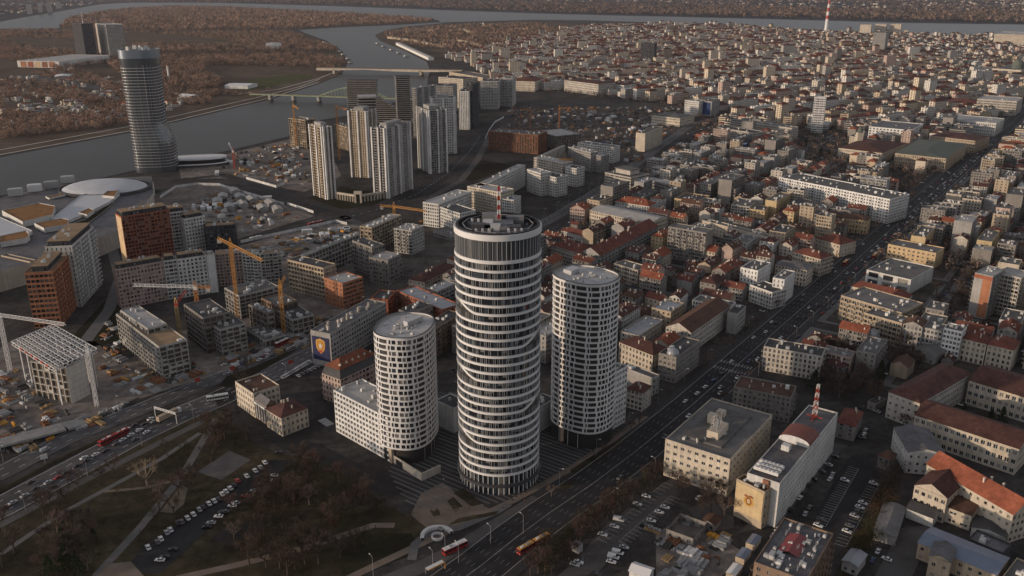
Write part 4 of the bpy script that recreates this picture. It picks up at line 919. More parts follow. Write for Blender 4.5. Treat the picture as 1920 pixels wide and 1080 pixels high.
# --- the shopping mall
ml=thing('shopping_mall','huge low mall with pale dome and brown roof gardens by the river','shopping mall',(0,0,0))
def mblk(name,px,z0,z1,rm,wall='pale',side=True):
    q=GP(px,z1); mb=MB(); n=len(q); A=sum(q[i][0]*q[(i+1)%n][1]-q[(i+1)%n][0]*q[i][1] for i in range(n))
    if A<0: q=q[::-1]
    for i in range(n): j=(i+1)%n; mb.quad((*q[i],z0),(*q[j],z0),(*q[j],z1),(*q[i],z1))
    o=mb.obj(name,W[wall],ml); mb=MB(); g=grow(q,-.4) if n>3 else q; mb.poly([(*p,z1-.6) for p in q]); mb.obj('roof',rm,o)
    cx=sum(p[0] for p in q)/n; cyy=sum(p[1] for p in q)/n
    return o,q
brng=M('roof_garden_brown',(.24,.13,.06),.95,[(5,.25)],.05); mallroof=M('mall_roof_light',(.46,.47,.49),.6,[(14,.08)],.3)
mblk('base_hall',[(-120,420),(-40,385),(60,352),(160,336),(250,332),(284,330),(287,362),(262,395),(235,425),(180,448),(120,478),(60,492),(-120,540)],0,17,R['slate'])
mblk('roof_spine',[(95,410),(150,366),(200,352),(236,352),(205,378),(160,400),(130,412)],17.1,20,mallroof,'white')
mblk('roof_spine',[(-60,400),(0,407),(60,432),(50,440),(0,450),(-60,462)],17.1,20.5,mallroof,'white')
mblk('garden_pavilion',[(3,394),(72,380),(103,386),(98,402),(42,415)],17.1,23,brng,'white'); mblk('garden_pavilion',[(64,418),(115,409),(128,411),(126,420),(82,427)],17.1,22,brng,'white')
mblk('garden_pavilion',[(0,442),(48,432),(55,440),(48,446),(0,454)],17.1,22,brng,'white'); mblk('garden_pavilion',[(192,366),(205,354),(222,355),(214,368)],17.1,22,brng,'white')
mblk('garden_pavilion',[(147,398),(166,390),(176,393),(163,402)],17.1,21,brng,'white'); mblk('garden_pavilion',[(85,368),(120,361),(128,363),(92,371)],17.1,19,brng,'white')
mblk('green_roof_terrace',[(130,421),(160,410),(205,380),(215,378),(190,400),(162,420)],17.2,17.8,grassm,'pale')
dc=G(196,346,22); mb=MB(); rr=46
for k in range(6):
    for i in range(40):
        a,b=2*math.pi*i/40,2*math.pi*(i+1)/40; r0,r1=rr*math.cos(k*math.pi/12),rr*math.cos((k+1)*math.pi/12); z0_,z1_=17+9*math.sin(k*math.pi/12),17+9*math.sin((k+1)*math.pi/12)
        mb.quad((dc[0]+r0*math.cos(a),dc[1]+r0*.8*math.sin(a),z0_),(dc[0]+r0*math.cos(b),dc[1]+r0*.8*math.sin(b),z0_),(dc[0]+r1*math.cos(b),dc[1]+r1*.8*math.sin(b),z1_),(dc[0]+r1*math.cos(a),dc[1]+r1*.8*math.sin(a),z1_))
mb.obj('dome',mallroof,ml)
mb=MB(); band([(dc[0]+(rr+3)*math.cos(2*math.pi*i/40),dc[1]+(rr*.8+3)*math.sin(2*math.pi*i/40)) for i in range(40)],17.1,19.5,0,2.4,mb); mb.obj('dome_rim',R['tar'],ml)
for px in ((128,342),(97,352),(66,358),(30,366)):
    x,y=G(*px,z=17); add('rooftop_unit',UNIT,ml,(x,y,17.1),.4,(14,9,7))
# mall facade bays towards the forecourt
mb=MB(); f0,f1=Vector(G(186,450)),Vector(G(287,366)); n=12
for k in range(n+1):
    p=f0+(f1-f0)*k/n; mb.box(p.x-.3,p.y-2.4,0,p.x+2.6,p.y-.2,16)
mb.obj('pilaster_set',W['white'],ml,kind='stuff')
B('apartment_building','mall front with two dark glazed bays and a white fascia',OF,(56,492),508,(2,480),(60,487),1,'tan','flat','slate','blank',dict(bay=17,ow=13,oh=11,sill=1.5,rec=.8,mull=False),h=17,units=0)
RECTS.append((dc[0],dc[1],1,0,100,70))
# --- left bank towers and mall
B('tower_block','dark glass twin tower on the far bank with an aerial',T,(152,45),100,(134,43),(166,43.5),26,'dark','flat','tar','grid','grid',h=104,units=3)
mb=MB(); mb.tube((8,8,104),(8,8,140),.9,.3,6); mb.obj('aerial',metal_white,bpy.data.objects[[o.name for o in bpy.data.objects if o.get('label','').startswith('dark glass twin')][0]])
B('tower_block','cream twin tower on the far bank beside the dark one',T,(198,47),108,(178,44),(216,44),25,'pale','flat','pale','grid','blank',h=100,units=3)
o,w_,d_,h_=B('shopping_mall','low white mall with orange and red panels before the twin towers','shopping mall',(110,116),124,(42,113),(205,104),2,'white','flat','pale','blank','blank',h=17,units=16)
for k,c in enumerate(('orange','redwood','ochre','brick','orange')):
    mb=MB(); y=d_*(.1+k*.17); mb.quad((-.2,y+d_*.14,1),(-.2,y,1),(-.2,y,16),(-.2,y+d_*.14,16)); mb.obj('facade_panel',W[c],o)
for la,x,y,hh in (('white slim water tower on the far bank right of the glass tower',317,150,34),('thin white monument column in the far bank woods',225,80,40)):
    t=thing('water_tower' if hh==34 else 'column_monument',la,'tower',(*G(x,y),0)); mb=MB(); mb.tube((0,0,0),(0,0,hh),2.4,2.0,10); mb.obj('shaft',W['bright'],t); mb=MB(); mb.tube((0,0,hh),(0,0,hh+3),3.4,3.4,10); mb.obj('cap',W['orange'] if hh==34 else W['bright'],t)
for la,N,L,Rr,h,wl_,rm in (('long white shed on the far bank by the lawn',(464,161),(421,160),(464,156),7,'bright','white'),('white house alone in the far bank woods',(528,86),(498,86),(527,80),9,'bright','pale'),('long grey shed at the far bank tarmac yard',(130,143),(104,141),(132,139),7,'grey','white'),('white low shed below the bridge approach on the far bank',(360,180),(335,178),(362,177),6,'white','white')):
    B('shed',la,'shed',N,0,L,Rr,1,wl_,'gable',rm,'blank','blank',h=h,rh=2,units=0)
# --- bridges
def beam_bridge(name,label,a,b,z,wd,piers,mat,pm,arch=False):
    A,Bv=Vector(G(*a,z)),Vector(G(*b,z)); d=(Bv-A); L=d.length; t=thing(name,label,'bridge',(A.x,A.y,0),math.atan2(d.y,d.x))
    mb=MB(); n=24
    for k in range(n):
        x0,x1=L*k/n,L*(k+1)/n; dep=lambda x:2.2+ (4.0*abs(math.cos(math.pi*x/L*1.5)) if arch else 0)
        for y in (-wd/2,wd/2):
            mb.quad((x0,y,z-dep(x0)),(x1,y,z-dep(x1)),(x1,y,z),(x0,y,z))
        mb.quad((x0,-wd/2,z-dep(x0)),(x0,wd/2,z-dep(x0)),(x1,wd/2,z-dep(x1)),(x1,-wd/2,z-dep(x1)))
    mb.obj('girder',mat,t); mb=MB(); mb.quad((0,-wd/2-.5,z+.02),(L,-wd/2-.5,z+.02),(L,wd/2+.5,z+.02),(0,wd/2+.5,z+.02)); mb.box(0,-wd/2-.5,z+.03,L,-wd/2-.2,z+1); mb.obj('deck',pinkpave,t)
    for p in piers: mb=MB(); mb.box(L*p-2.5,-wd/2,0 if False else -.5,L*p+2.5,wd/2,z-2); mb.obj('pier',pm,t)
    return t,L
beam_bridge('road_bridge','long pale beam bridge crossing the river in the distance',(596,126.5),(868,131),14,24,(.12,.72),W['cream'],W['cream'],True)
t,L=beam_bridge('tram_bridge','green steel tram bridge with a shallow arch nearer the waterfront towers',(470,175),(790,185),11,12,(.12,.26,.41,.75),M('bridge_green',(.20,.26,.16),.6,[(6,.15)]),W['conc'])
for y in (-6,6):
    mb=MB(); n=20; x0,x1=L*.42,L*.80; pts=[(x0+(x1-x0)*k/n,y,11+18*math.sin(math.pi*k/n)) for k in range(n+1)]
    for p,r in zip(pts,pts[1:]): mb.bar(p,r,1.6)
    for p in pts[1:-1]: mb.bar(p,(p[0],y,11),.5)
    mb.obj('arch',MATS['bridge_green'],t)
B('approach_viaduct','low brick approach viaduct behind the waterfront towers','viaduct',(905,146),0,(842,135),(912,140),2,'tan','flat','grey','old','blank',h=9,units=0)
# --- bottom right institutions
c1,w1,d1,h1_=B('office_building','pale cream square government block with grey stepped roof and aerials beside the avenue',OF,(1369,864),930,(1259,815),(1448,780),5,'cream','flat','grey',dict(bay=4.4,ow=2.2,oh=1.5,sill=1.1),dict(bay=3.6,ow=1.9,oh=1.6,sill=1.1),ind=True,units=3,h=20)
mb=MB(); mb.box(8,8,20.06,w1-8,d1-7,21.2); mb.obj('roof_plinth',R['grey'],c1); mb=MB(); mb.box(13,12,21.21,26,18,25); mb.box(27,20,21.21,31,24,26); mb.box(36,19,21.21,40,23,24.5); mb.obj('stair_head_set',W['cream'],c1,kind='stuff')
mb=MB()
for k in range(7):
    x,y=17+random.uniform(-3,6),14+random.uniform(-2,3); mb.bar((x,y,25),(x,y,25+random.uniform(4,8)),.22); mb.bar((x-.8,y,28),(x+.8,y,28),.2)
lattice_mast(mb,16,15,25,7,1.6,1.6,4,0,0,.16); mb.obj('antenna_set',metal_grey,c1,kind='stuff')
for x,y in ((6,20),(9,17),(33,25)):
    mb=MB(); n=14
    for k in range(n):
        a,b=2*math.pi*k/n,2*math.pi*(k+1)/n; mb.tri((0,-.5,1.6),(1.3*math.cos(a),0,1.6+1.3*math.sin(a)),(1.3*math.cos(b),0,1.6+1.3*math.sin(b)))
    mb.bar((0,0,0),(0,-.3,1.5),.2); mb.obj('satellite_dish',metal_white,c1,loc=(x,y,20.1),rz=.6)
c2,w2,d2,h2_=B('office_building','long white office slab with roof chillers, red roofed middle and lattice mast',OF,(1462,909),980,(1409,880),(1571,776),7,'white','flat','slate',dict(bay=2.6,ow=1.0,oh=1.3,sill=1.1),'blank',ind=True,units=0,h=22.5)
mb=MB(); 
for k in range(14):
    a,b=math.pi*k/14,math.pi*(k+1)/14; y0,y1=d2/2-d2/2*math.cos(a),d2/2-d2/2*math.cos(b); z0_,z1_=22.6+4.2*math.sin(a)**.6 if a>0 else 22.6,22.6+4.2*max(0,math.sin(b))**.6
    mb.quad((w2*.47,y0,z0_),(w2*.64,y0,z0_),(w2*.64,y1,z1_),(w2*.47,y1,z1_)); 
mb.obj('barrel_roof',M('roof_russet_metal',(.16,.05,.035),.6,[(3,.15)]),c2)
mb=MB(); pts=[(w2*.47,d2/2-d2/2*math.cos(math.pi*k/14),22.6+4.2*max(0,math.sin(math.pi*k/14))**.6) for k in range(15)]; mb.poly([(p[0]-.05,p[1],p[2]) for p in pts]); mb.poly([(w2*.64+.05,p[1],p[2]) for p in pts[::-1]]); mb.obj('barrel_end_wall',W['bright'],c2)
for row in range(3):
    for k in range(6):
        mb=MB(); mb.box(-.9,-1.0,.5,.9,1.0,2.0); mb.tube((-.45,0,2),(-.45,0,2.3),.38,.38,8); mb.tube((.45,0,2),(.45,0,2.3),.38,.38,8); mb.obj('chiller',[metal_white],c2,loc=(w2*.07+row*3.4,d2*.25+k*1.9,22.6))
mb=MB(); mb.box(w2*.36,d2*.45,22.6,w2*.40,d2*.7,25.4); mb.obj('plant_room',W['bright'],c2)
mb=MB(); lattice_mast(mb,w2*.86,d2*.55,22.6,19,1.1,.55,8,t=.22); mb.obj('lattice_mast',[metal_red,metal_white],c2)
mb=MB(); mb.box(w2*.86-4,d2*.55-.3,22.62,w2*.86+4,d2*.55+.3,23.2); mb.box(w2*.86-.3,d2*.55-4,23.21,w2*.86+.3,d2*.55+4,23.7); mb.obj('mast_base',metal_red,c2)
def glyphs(par,txt,x,y,z,size,rz_,rx_,mat,name='sign_letter'):
    cu=bpy.data.curves.new('lettering','FONT'); cu.body=txt; cu.size=size; cu.extrude=.05; cu.align_x='CENTER'
    cu.materials.append(mat); tmp=bpy.data.objects.new('tmp',cu); me=bpy.data.meshes.new_from_object(tmp); bpy.data.objects.remove(tmp); o=add(name,me,par,(x,y,z)); o.rotation_euler=(rx_,0,rz_); return o
for k,ch in enumerate('БЕКВО'): glyphs(c2,ch,-.1,d2*.72,18.2-k*3.6,2.6,-math.pi/2,math.pi/2,blackm)
gb,w3,d3,h3=B('office_annex','low annex with a gold tinted banner wall carrying an eagle emblem',OF,(1434,925),988,(1381,900),(1446,914),4,'tan','flat','brown','small','blank',h=19,units=4)
bn2=thing('banner','large gold banner with a faded eagle crest covering the annex end wall','banner',(gb.location.x,gb.location.y,0),gb.rotation_euler.z)
mb=MB(); mb.quad((-.3,d3-.4,4),(-.3,.3,4),(-.3,.3,18.6),(-.3,d3-.4,18.6)); mb.quad((-.3,d3-.4,18.6),(-.3,.3,18.6),(-.02,.3,18.6),(-.02,d3-.4,18.6)); mb.obj('banner_sheet',M('banner_gold',(.47,.36,.21),.8,[(6,.12),(1.5,.08)],.2,streak=.12),bn2)
yc,zc=d3*.5,11.2; eg=M('emblem_gold',(.42,.24,.05),.7,[(.7,.35)]); er=M('emblem_red',(.20,.07,.03),.7,[(.5,.3)])
disc(0,3.0,18,-.34,.2,2.9).obj('emblem_wings',eg,bn2); disc(0,1.6,16,-.38,0,2.0,.2).obj('emblem_shield',er,bn2); disc(0,.9,12,-.42,0,1.2,.2).obj('emblem_core',MATS['banner_gold'],bn2); disc(0,1.4,9,-.42,.25,.7,2.9,-1.0).obj('emblem_head',er,bn2); disc(0,1.4,9,-.42,.25,.7,2.5,1.4).obj('emblem_head',er,bn2)
mb=MB(); mb.box(4,1,19.1,7,4,23); mb.obj('roof_hut',W['redwood'],gb)
B('apartment_building','grey old apartment block with balconies behind the cream government block',AB,(1483,748),793,(1376,727),(1500,727),5,'stain','flat','brown','balc3','old',ind=True,chim=5,units=2)
B('house','small plastered house with red roof right of the long white office slab','house',(1604,800),828,(1571,789),(1618,773),4,'stain','hip','red','small','small',chim=3,rh=3)
B('school_building','school front wing with tall windows and dark red roof at the right edge','school',(1911,842),889,(1716,778),(1945,813),3,'cream','gable','dred',dict(bay=3.4,ow=2.1,oh=2.6,sill=.9),dict(bay=3.0,ow=2.0,oh=2.5,sill=.9),ind=True,rh=4.5,h=15)
B('school_building','school left wing with hipped dark red roof and bare climbing tree','school',(1725,756),800,(1664,736),(1822,700),4,'pale','hip','dred','punch','small',ind=True,rh=5,h=16)
B('school_building','school rear wing with three rows of tall windows and red roof','school',(1945,752),800,(1817,713),(1985,722),3,'cream','gable','dred',dict(bay=3.4,ow=2.1,oh=2.6,sill=.9),dict(bay=3.4,ow=2.1,oh=2.6,sill=.9),ind=True,rh=4.5,h=15)
B('workshop','white stepped building with charcoal pitched roof below the school','workshop',(1703,848),884,(1676,802),(1795,886),3,'white','gable','slate','small','small',h=12,rh=2.5)
B('tenement','cream tenement row with bright orange tiled roof at the right edge',AB,(1900,965),1000,(1738,870),(1925,940),4,'cream','gable','orange','punch','small',h=15,rh=5.5,chim=3)
B('villa','cream house with russet cross gable roof before the orange roofed tenement','house',(1776,934),960,(1724,902),(1808,905),3,'cream','gable','dred','small','punch',h=13.5,rh=4)
B('workshop','long cream workshop with brown roof under the russet gabled house','workshop',(1822,967),990,(1713,927),(1838,938),2,'cream','gable','brown','small',dict(bay=5,ow=3,oh=1.2,sill=1.2),h=8,rh=2)
B('shed','black roofed shed between the brown workshop and the tenement','shed',(1885,1008),1022,(1823,985),(1896,975),1,'white','gable','tar','blank','blank',h=5,rh=1.5)
B('shed','black roofed shed with white gable wall left of the brown workshop','shed',(1750,972),987,(1700,953),(1762,950),1,'white','gable','tar','blank','blank',h=5,rh=1.6)
B('warehouse','blue grey metal roofed warehouse at the bottom right','warehouse',(1868,1078),1100,(1722,1017),(1882,1042),2,'tan','gable','blue','small','small',h=8,rh=1.5)
B('house','tan rendered house with charcoal roof in front of the blue grey warehouse','house',(1783,1055),1092,(1745,1037),(1792,1028),2,'tan','gable','slate','blank','small',h=10,rh=2)
B('warehouse','flat grey roofed warehouse with roof lights in the bottom right corner','warehouse',(1925,1120),1140,(1878,1085),(1960,1070),1,'tan','flat','grey','blank','blank',h=7,units=4)
B('shed','long low grey roofed shed beside the brown bank slope','shed',(1680,1008),1020,(1640,992),(1698,952),1,'grey','gable','grey','blank','blank',h=4.5,rh=1.2)
B('workshop','charcoal roofed workshop row with white skylight boxes behind the warehouse','workshop',(1880,1040),1055,(1815,1012),(1890,1020),1,'dark','flat','slate','blank','blank',h=5.5,units=6)
rb,wq,dq,hq=B('apartment_building','tall block with red metal roof crowded by white units at the bottom edge',AB,(1512,1092),1160,(1410,1062),(1562,1003),7,'brown','flat','slate','balc','small',h=24,units=0)
for k in range(40):
    s=random.choice((.5,.8,1.2,1.9)); add('rooftop_unit',UNIT,rb,(random.uniform(2,wq-2),random.uniform(2,dq-2),24.06),0,(s*random.uniform(.6,2.4),s,random.uniform(.4,1.9)))
mb=MB()
for k in range(10):
    x,y=random.uniform(2,wq-8),random.uniform(2,dq-3); mb.bar((x,y,24.5),(x+random.uniform(3,7),y,24.5),.35); mb.bar((x,y,24.1),(x,y,27),.12)
mb.obj('duct_set',metal_grey,rb,kind='stuff')
mb=MB(); mb.quad((wq*.35,dq*.35,24.3),(wq*.75,dq*.35,24.3),(wq*.75,dq*.55,25.6),(wq*.35,dq*.55,25.6)); mb.quad((wq*.75,dq*.75,24.3),(wq*.35,dq*.75,24.3),(wq*.35,dq*.55,25.6),(wq*.75,dq*.55,25.6)); mb.obj('metal_roof',M('roof_maroon_metal',(.20,.03,.03),.5,[(3,.15)],.4),rb)
B('shed','white gabled tent shed at the bottom edge of the car park','shed',(1215,1082),1092,(1180,1070),(1232,1068),1,'bright','gable','white','blank','blank',h=4.5,rh=1.6)
B('ruin','roofless grey ruin with broken walls beside the car park','ruin',(1300,1010),1018,(1255,985),(1325,980),1,'stain','none','tar','small','small',h=4)
for k,(x,y,m_) in enumerate(((1412,1022,'blue'),(1393,1048,'blue'),(1376,1078,'white'))):
    t=thing('container',('upper blue roofed site container by the annex','lower blue roofed site container by the annex','white roofed site container at the bottom edge')[k],'container',(*G(x,y),0),math.radians(54)); mb=MB(); mb.box(-4,-2,0,4,2,2.8); mb.obj('box',W['tan'],t); mb=MB(); mb.quad((-4.2,-2.2,2.85),(4.2,-2.2,2.85),(4.2,0,3.3),(-4.2,0,3.3)); mb.quad((4.2,2.2,2.85),(-4.2,2.2,2.85),(-4.2,0,3.3),(4.2,0,3.3)); mb.obj('roof',R[m_],t)
# --- right of the avenue, middle distance
B('office_building','yellow ochre block with dark roof beside the avenue',OF,(1755,476),500,(1665,459),(1767,465),4,'ochre','flat','slate','small',dict(bay=4.2,ow=1.6,oh=1.4),ind=False,units=3,h=14)
B('museum','white modern block with angular roof and two big dark windows','museum',(1708,526),546,(1627,506),(1751,502),2,'white','flat','grey','blank',dict(bay=14,ow=8,oh=4,sill=1.5,rec=.7,mull=False),units=6,h=12)
B('house','red tiled curved row house before the white modern block','house',(1700,560),575,(1595,536),(1708,552),2,'cream','hip','red','small','small',h=9,rh=4,chim=3)
B('apartment_building','tan panel block with grey roof at the avenue corner',AB,(1690,588),620,(1577,555),(1704,562),5,'tan','flat','grey','balc','balc',units=9,chim=3,h=18)
B('apartment_building','second tan panel block in front of the first',AB,(1691,608),640,(1621,588),(1700,595),5,'tan','flat','grey','balc','balc',units=6,h=17)
B('villa','small white cubic villa with blue grey roof near the avenue trees','house',(1638,629),652,(1583,615),(1646,618),3,'bright','hip','tin','punch','small',h=10,rh=2)
B('apartment_building','grey ornate block with faded red roof in the row right of the tan blocks',AB,(1730,614),650,(1694,606),(1738,602),5,'grey','gable','brown','old','old',h=18,rh=3,chim=2)
B('apartment_building','grey plain block in the row beside the ornate one',AB,(1767,623),655,(1731,615),(1777,611),5,'grey','flat','grey','old','dense',h=17,units=3)
B('apartment_building','bright white tenement with rows of black windows in the right hand row',AB,(1804,624),664,(1769,617),(1813,614),6,'bright','flat','grey','dense','dense',h=20,units=3)
B('tenement','cream tenement with red roof and dark arched windows right of the white one',AB,(1850,645),685,(1806,633),(1860,632),4,'cream','hip','red','old','old',h=15,rh=4,chim=3)
B('tenement','cream end tenement with red hipped roof at the right edge of the row',AB,(1900,657),695,(1852,646),(1914,640),4,'cream','hip','red','small','old',h=15,rh=4,chim=3)
B('tower_block','tall slab with white and orange striped end wall at the right edge',AB,(1862,520),588,(1829,512),(1885,506),11,'grey','flat','pale','balc','blank',h=33,units=5)
tb=bpy.data.objects[[o.name for o in bpy.data.objects if o.get('label','').startswith('tall slab with white and orange')][0]]
mb=MB(); dd=RECTS[-1][5]*2; mb.quad((-.05,dd*.52,1),(-.05,.3,1),(-.05,.3,30),(-.05,dd*.52,30)); mb.obj('orange_strip',W['orange'],tb); mb=MB(); mb.quad((-.06,dd,30.05),(-.06,0,30.05),(-.06,0,32.9),(-.06,dd,32.9)); mb.obj('red_top_strip',W['brick'],tb)
B('apartment_building','grey slab with loggias attached right of the striped tower',AB,(1915,523),590,(1865,514),(1935,512),10,'pale','flat','pale','balc','balc',h=31,units=3)
B('office_building','white modern block with dark inner court left of the avenue',OF,(1471,526),562,(1449,522),(1491,510),6,'bright','flat','grey','slit','slit',h=20,units=2)
B('office_building','white rear wing of the modern block left of the avenue',OF,(1421,509),545,(1389,502),(1446,494),5,'bright','flat','grey','slit','slit',h=18,units=4)
B('house','white rounded corner block below the white modern wing','house',(1448,550),580,(1406,535),(1462,538),4,'white','flat','tar','punch','punch',h=13,units=3)
B('office_building','cream block with charcoal mansard roof at the avenue',OF,(1513,507),532,(1454,496),(1527,498),4,'cream','hip','slate','punch','old',h=14,rh=3)
B('apartment_building','curved cream block with red tiled roof at the avenue',AB,(1539,486),510,(1487,472),(1548,475),4,'cream','hip','red','balc','punch',h=15,rh=4,chim=5)
B('apartment_building','pale block with wide red hipped roof by the avenue bus stop',AB,(1575,459),480,(1529,446),(1593,448),3,'cream','hip','red','small','small',h=12,rh=5,chim=5)
B('apartment_building','ornate orange yellow palace facade with dark roof in the house row',AB,(1627,414),436,(1578,408),(1637,406),3,'yellow','hip','brown','old','old',h=14,rh=3)
B('apartment_building','ornate cream house left of the orange palace facade',AB,(1577,410),432,(1544,404),(1586,402),3,'pale','hip','dred','old','old',h=13,rh=3.5)
B('apartment_building','grey house in the row with a flat crowded roof',AB,(1542,406),428,(1513,400),(1552,397),3,'grey','flat','tar','small','old',h=13,units=5)
B('apartment_building','flat orange facade house at the left end of the row',AB,(1434,396),420,(1408,391),(1442,388),4,'ochre','flat','grey','small','small',h=13,units=2)
B('apartment_building','grey beige block left of the flat orange facade',AB,(1406,389),414,(1377,380),(1420,376),5,'pale','flat','grey','balc','balc',h=15,units=6)
B('apartment_building','very long white block with vertical window strips across the middle',AB,(1669,375),397,(1461,333),(1694,363),8,'bright','flat','grey','punch',dict(bay=3.3,ow=1.6,oh=1.7,sill=.7,rec=.8,balc=(3,1,1.0)),h=25,units=30)
B('apartment_building','pale long low block with flat roof amid the red roofed houses',AB,(1433,444),459,(1313,413),(1441,440),3,'cream','flat','grey','small','small',h=12,units=10)
B('hall','flat charcoal roofed hall behind the pale long block','hall',(1441,425),438,(1372,408),(1450,418),1,'dark','flat','tar','blank','blank',h=8,units=3)
B('office_building','long brown tiled government building with rows of roof lights',OF,(1296,624),665,(1254,609),(1368,574),4,'pale','gable','brown','punch','punch',ind=True,h=15.5,rh=5)
B('apartment_building','plain grey gable ended block at the far end of the brown roofed building',AB,(1383,590),615,(1363,587),(1399,575),4,'grey','flat','tar','punch','blank',h=15,units=2)
cb_,wq,dq,hq=B('corner_house','grey corner block with glass dome and striped bays near the zebra crossing',AB,(1268,672),724,(1240,660),(1313,640),5,'stain','flat','tar','dense','punch',ind=True,h=17,units=6)
mb=MB()
for k in range(5):
    for i in range(16):
        a,b=2*math.pi*i/16,2*math.pi*(i+1)/16; r0,r1=4*math.cos(k*math.pi/10),4*math.cos((k+1)*math.pi/10); za,zb=17.1+4*math.sin(k*math.pi/10),17.1+4*math.sin((k+1)*math.pi/10)
        mb.quad((r0*math.cos(a),r0*math.sin(a),za),(r0*math.cos(b),r0*math.sin(b),za),(r1*math.cos(b),r1*math.sin(b),zb),(r1*math.cos(a),r1*math.sin(a),zb))
mb.obj('dome',R['tin'],cb_,loc=(4.5,4.5,0))
B('apartment_building','cream apartment house with maroon roof and round arched windows',AB,(1224,666),695,(1161,641),(1244,649),4,'cream','hip','dred','old','old',h=15,rh=4,chim=4)
B('apartment_building','low grey roofed block between the maroon roof and the curved tower wing',AB,(1224,711),738,(1163,688),(1238,705),3,'grey','flat','slate','punch','blank',h=11,units=4)
B('house','pale house with deep red hipped roof by the avenue slip road','house',(1205,737),766,(1179,726),(1222,724),4,'pale','hip','dred','small','punch',h=12,rh=3.5,chim=2)
# --- between the boulevard and the avenue
B('office_building','long cream office with pale grey metal roof and many small windows',OF,(1219,419),452,(1106,394),(1240,405),4,'cream','gable','pale','dense',dict(bay=2.9,ow=1.4,oh=1.9,sill=.9),h=15,rh=3)
B('apartment_building','white house row with bright red roof behind the long cream office',AB,(1217,387),406,(1153,377),(1233,381),4,'white','hip','orange','punch','punch',h=15,rh=5,chim=4)
B('apartment_building','pink gabled house with vivid orange red roof near the boulevard',AB,(1096,393),416,(1072,388),(1107,386),4,'pink','gable','orange','small','punch',h=13,rh=4,chim=2)
B('shed','white shed with plain red roof in the yard of the red roofed corner row','shed',(1096,444),454,(1057,433),(1108,436),2,'white','gable','red','small','small',h=6,rh=3)
B('apartment_building','long row of red roofed tenements facing the side street',AB,(1126,480),503,(1092,471),(1234,424),5,'grey','gable','red','balc','dense',h=16,rh=6,chim=14)
B('apartment_building','shorter red roofed tenement arm meeting the long row at the corner dome',AB,(1090,476),500,(1033,459),(1112,464),5,'pale','hip','red','dense','dense',h=16,rh=5,chim=7)
B('apartment_building','cream flat block with window bays just right of the taller curved tower top',AB,(1196,508),530,(1151,495),(1213,500),4,'cream','flat','grey','punch','balc3',h=14,units=4)
B('house','yellow cream house with red gable roof right of the taller curved tower','house',(1241,565),592,(1209,556),(1252,557),3,'cream','gable','red','small','small',h=11,rh=3,chim=2)
B('house','white narrow house with brown roof beside the yellow cream one','house',(1275,560),598,(1257,555),(1290,547),5,'white','gable','dred','small','punch',h=15,rh=2.5,chim=2)
ob,wq,dq,hq=B('office_building','beige stepped office cube with dark ribbon windows beside the railway road',OF,(1183,334),360,(1134,324),(1204,324),6,'pale','flat','grey','ribbon','ribbon',h=19,units=2)
t=ob; mb=MB(); mb.box(8,8,19.9,wq-8,dq-10,25); mb.obj('upper_storey',W['pale'],t); mb=MB(); mb.box(6.8,6.8,25.01,wq-6.8,dq-8.8,26); mb.obj('upper_roof',R['grey'],t)
for la,N,L,Rr in (('front wing of the pale ring shaped office around a court',(1262,348),(1203,336),(1270,342)),('rear wing of the pale ring shaped office around a court',(1283,326),(1222,313),(1290,322)),('right wing of the pale ring shaped office around a court',(1268,345),(1262,340),(1290,323))):
    B('office_building',la,OF,N,0,L,Rr,4,'grey','flat','pale','ribbon','ribbon',h=14,units=3)
B('apartment_building','very long grey slab with loggias running away from the orange end house',AB,(1333,347),375,(1307,345),(1402,319),7,'stain','flat','grey','balc','punch',h=21,units=16)
B('apartment_building','flat orange end house at the corner of the long grey slab',AB,(1308,379),405,(1266,372),(1330,368),5,'ochre','flat','tar','punch','small',h=15,units=4,chim=3)
B('office_building','pale tall office slab with blank cream end by the railway road',OF,(1210,251),279,(1191,250),(1243,238),7,'cream','flat','grey',dict(bay=3,ow=1.6,oh=2.4,sill=.4,rec=.6),'blank',h=26,units=3)
B('office_building','long pale station building beyond the tall cream end slab',OF,(1275,222),236,(1222,216),(1284,214),3,'cream','hip','grey','dense','dense',h=14,rh=3)
# landmarks farther off
B('hotel_tower','white high hotel tower with zigzag balconies and red sign','hotel',(1549,184),235,(1527,183),(1556,182),15,'bright','flat','pale','punch','balc',h=56,units=3)
B('podium','white low podium at the foot of the hotel tower','podium',(1552,236),242,(1513,234),(1560,228),2,'white','flat','pale','ribbon','ribbon',h=8,units=0)
B('office_building','white office block with heavy black roof and square window grid',OF,(1708,245),268,(1629,238),(1731,233),5,'bright','flat','slate','punch',dict(bay=5,ow=2.4,oh=2.2,sill=.9,rec=.6),h=20,units=2)
B('office_building','long white block with arched top windows above the avenue',OF,(1868,232),256,(1776,224),(1886,223),4,'white','flat','pale','dense',dict(bay=3.2,ow=1.5,oh=2.4,sill=.8,rec=.5),h=20,units=4)
B('palace','stone ministry palace with green grey roof and rounded corner','palace',(1774,297),324,(1680,286),(1813,269),4,'tan','hip','green','old','old',h=18,rh=3)
B('palace','stone ministry palace with red roof ring behind the green roofed one','palace',(1829,264),287,(1745,254),(1847,254),4,'tan','hip','dred','old','old',h=18,rh=3)
B('palace','domed red roofed palace with pediment beside the dark park','palace',(1655,287),312,(1567,279),(1700,268),3,'cream','hip','dred','old','old',h=14,rh=5)
t=thing('church_tower','small stone tower with green cupola by the dark park','tower',(*G(1608,282),0)); mb=MB(); mb.box(-4,-4,0,4,4,26); mb.obj('shaft',W['cream'],t); mb=MB(); mb.tube((0,0,26),(0,0,30),4.4,3.6,10); mb.tube((0,0,30),(0,0,36),3.6,.4,10); mb.obj('cupola',R['green'],t)
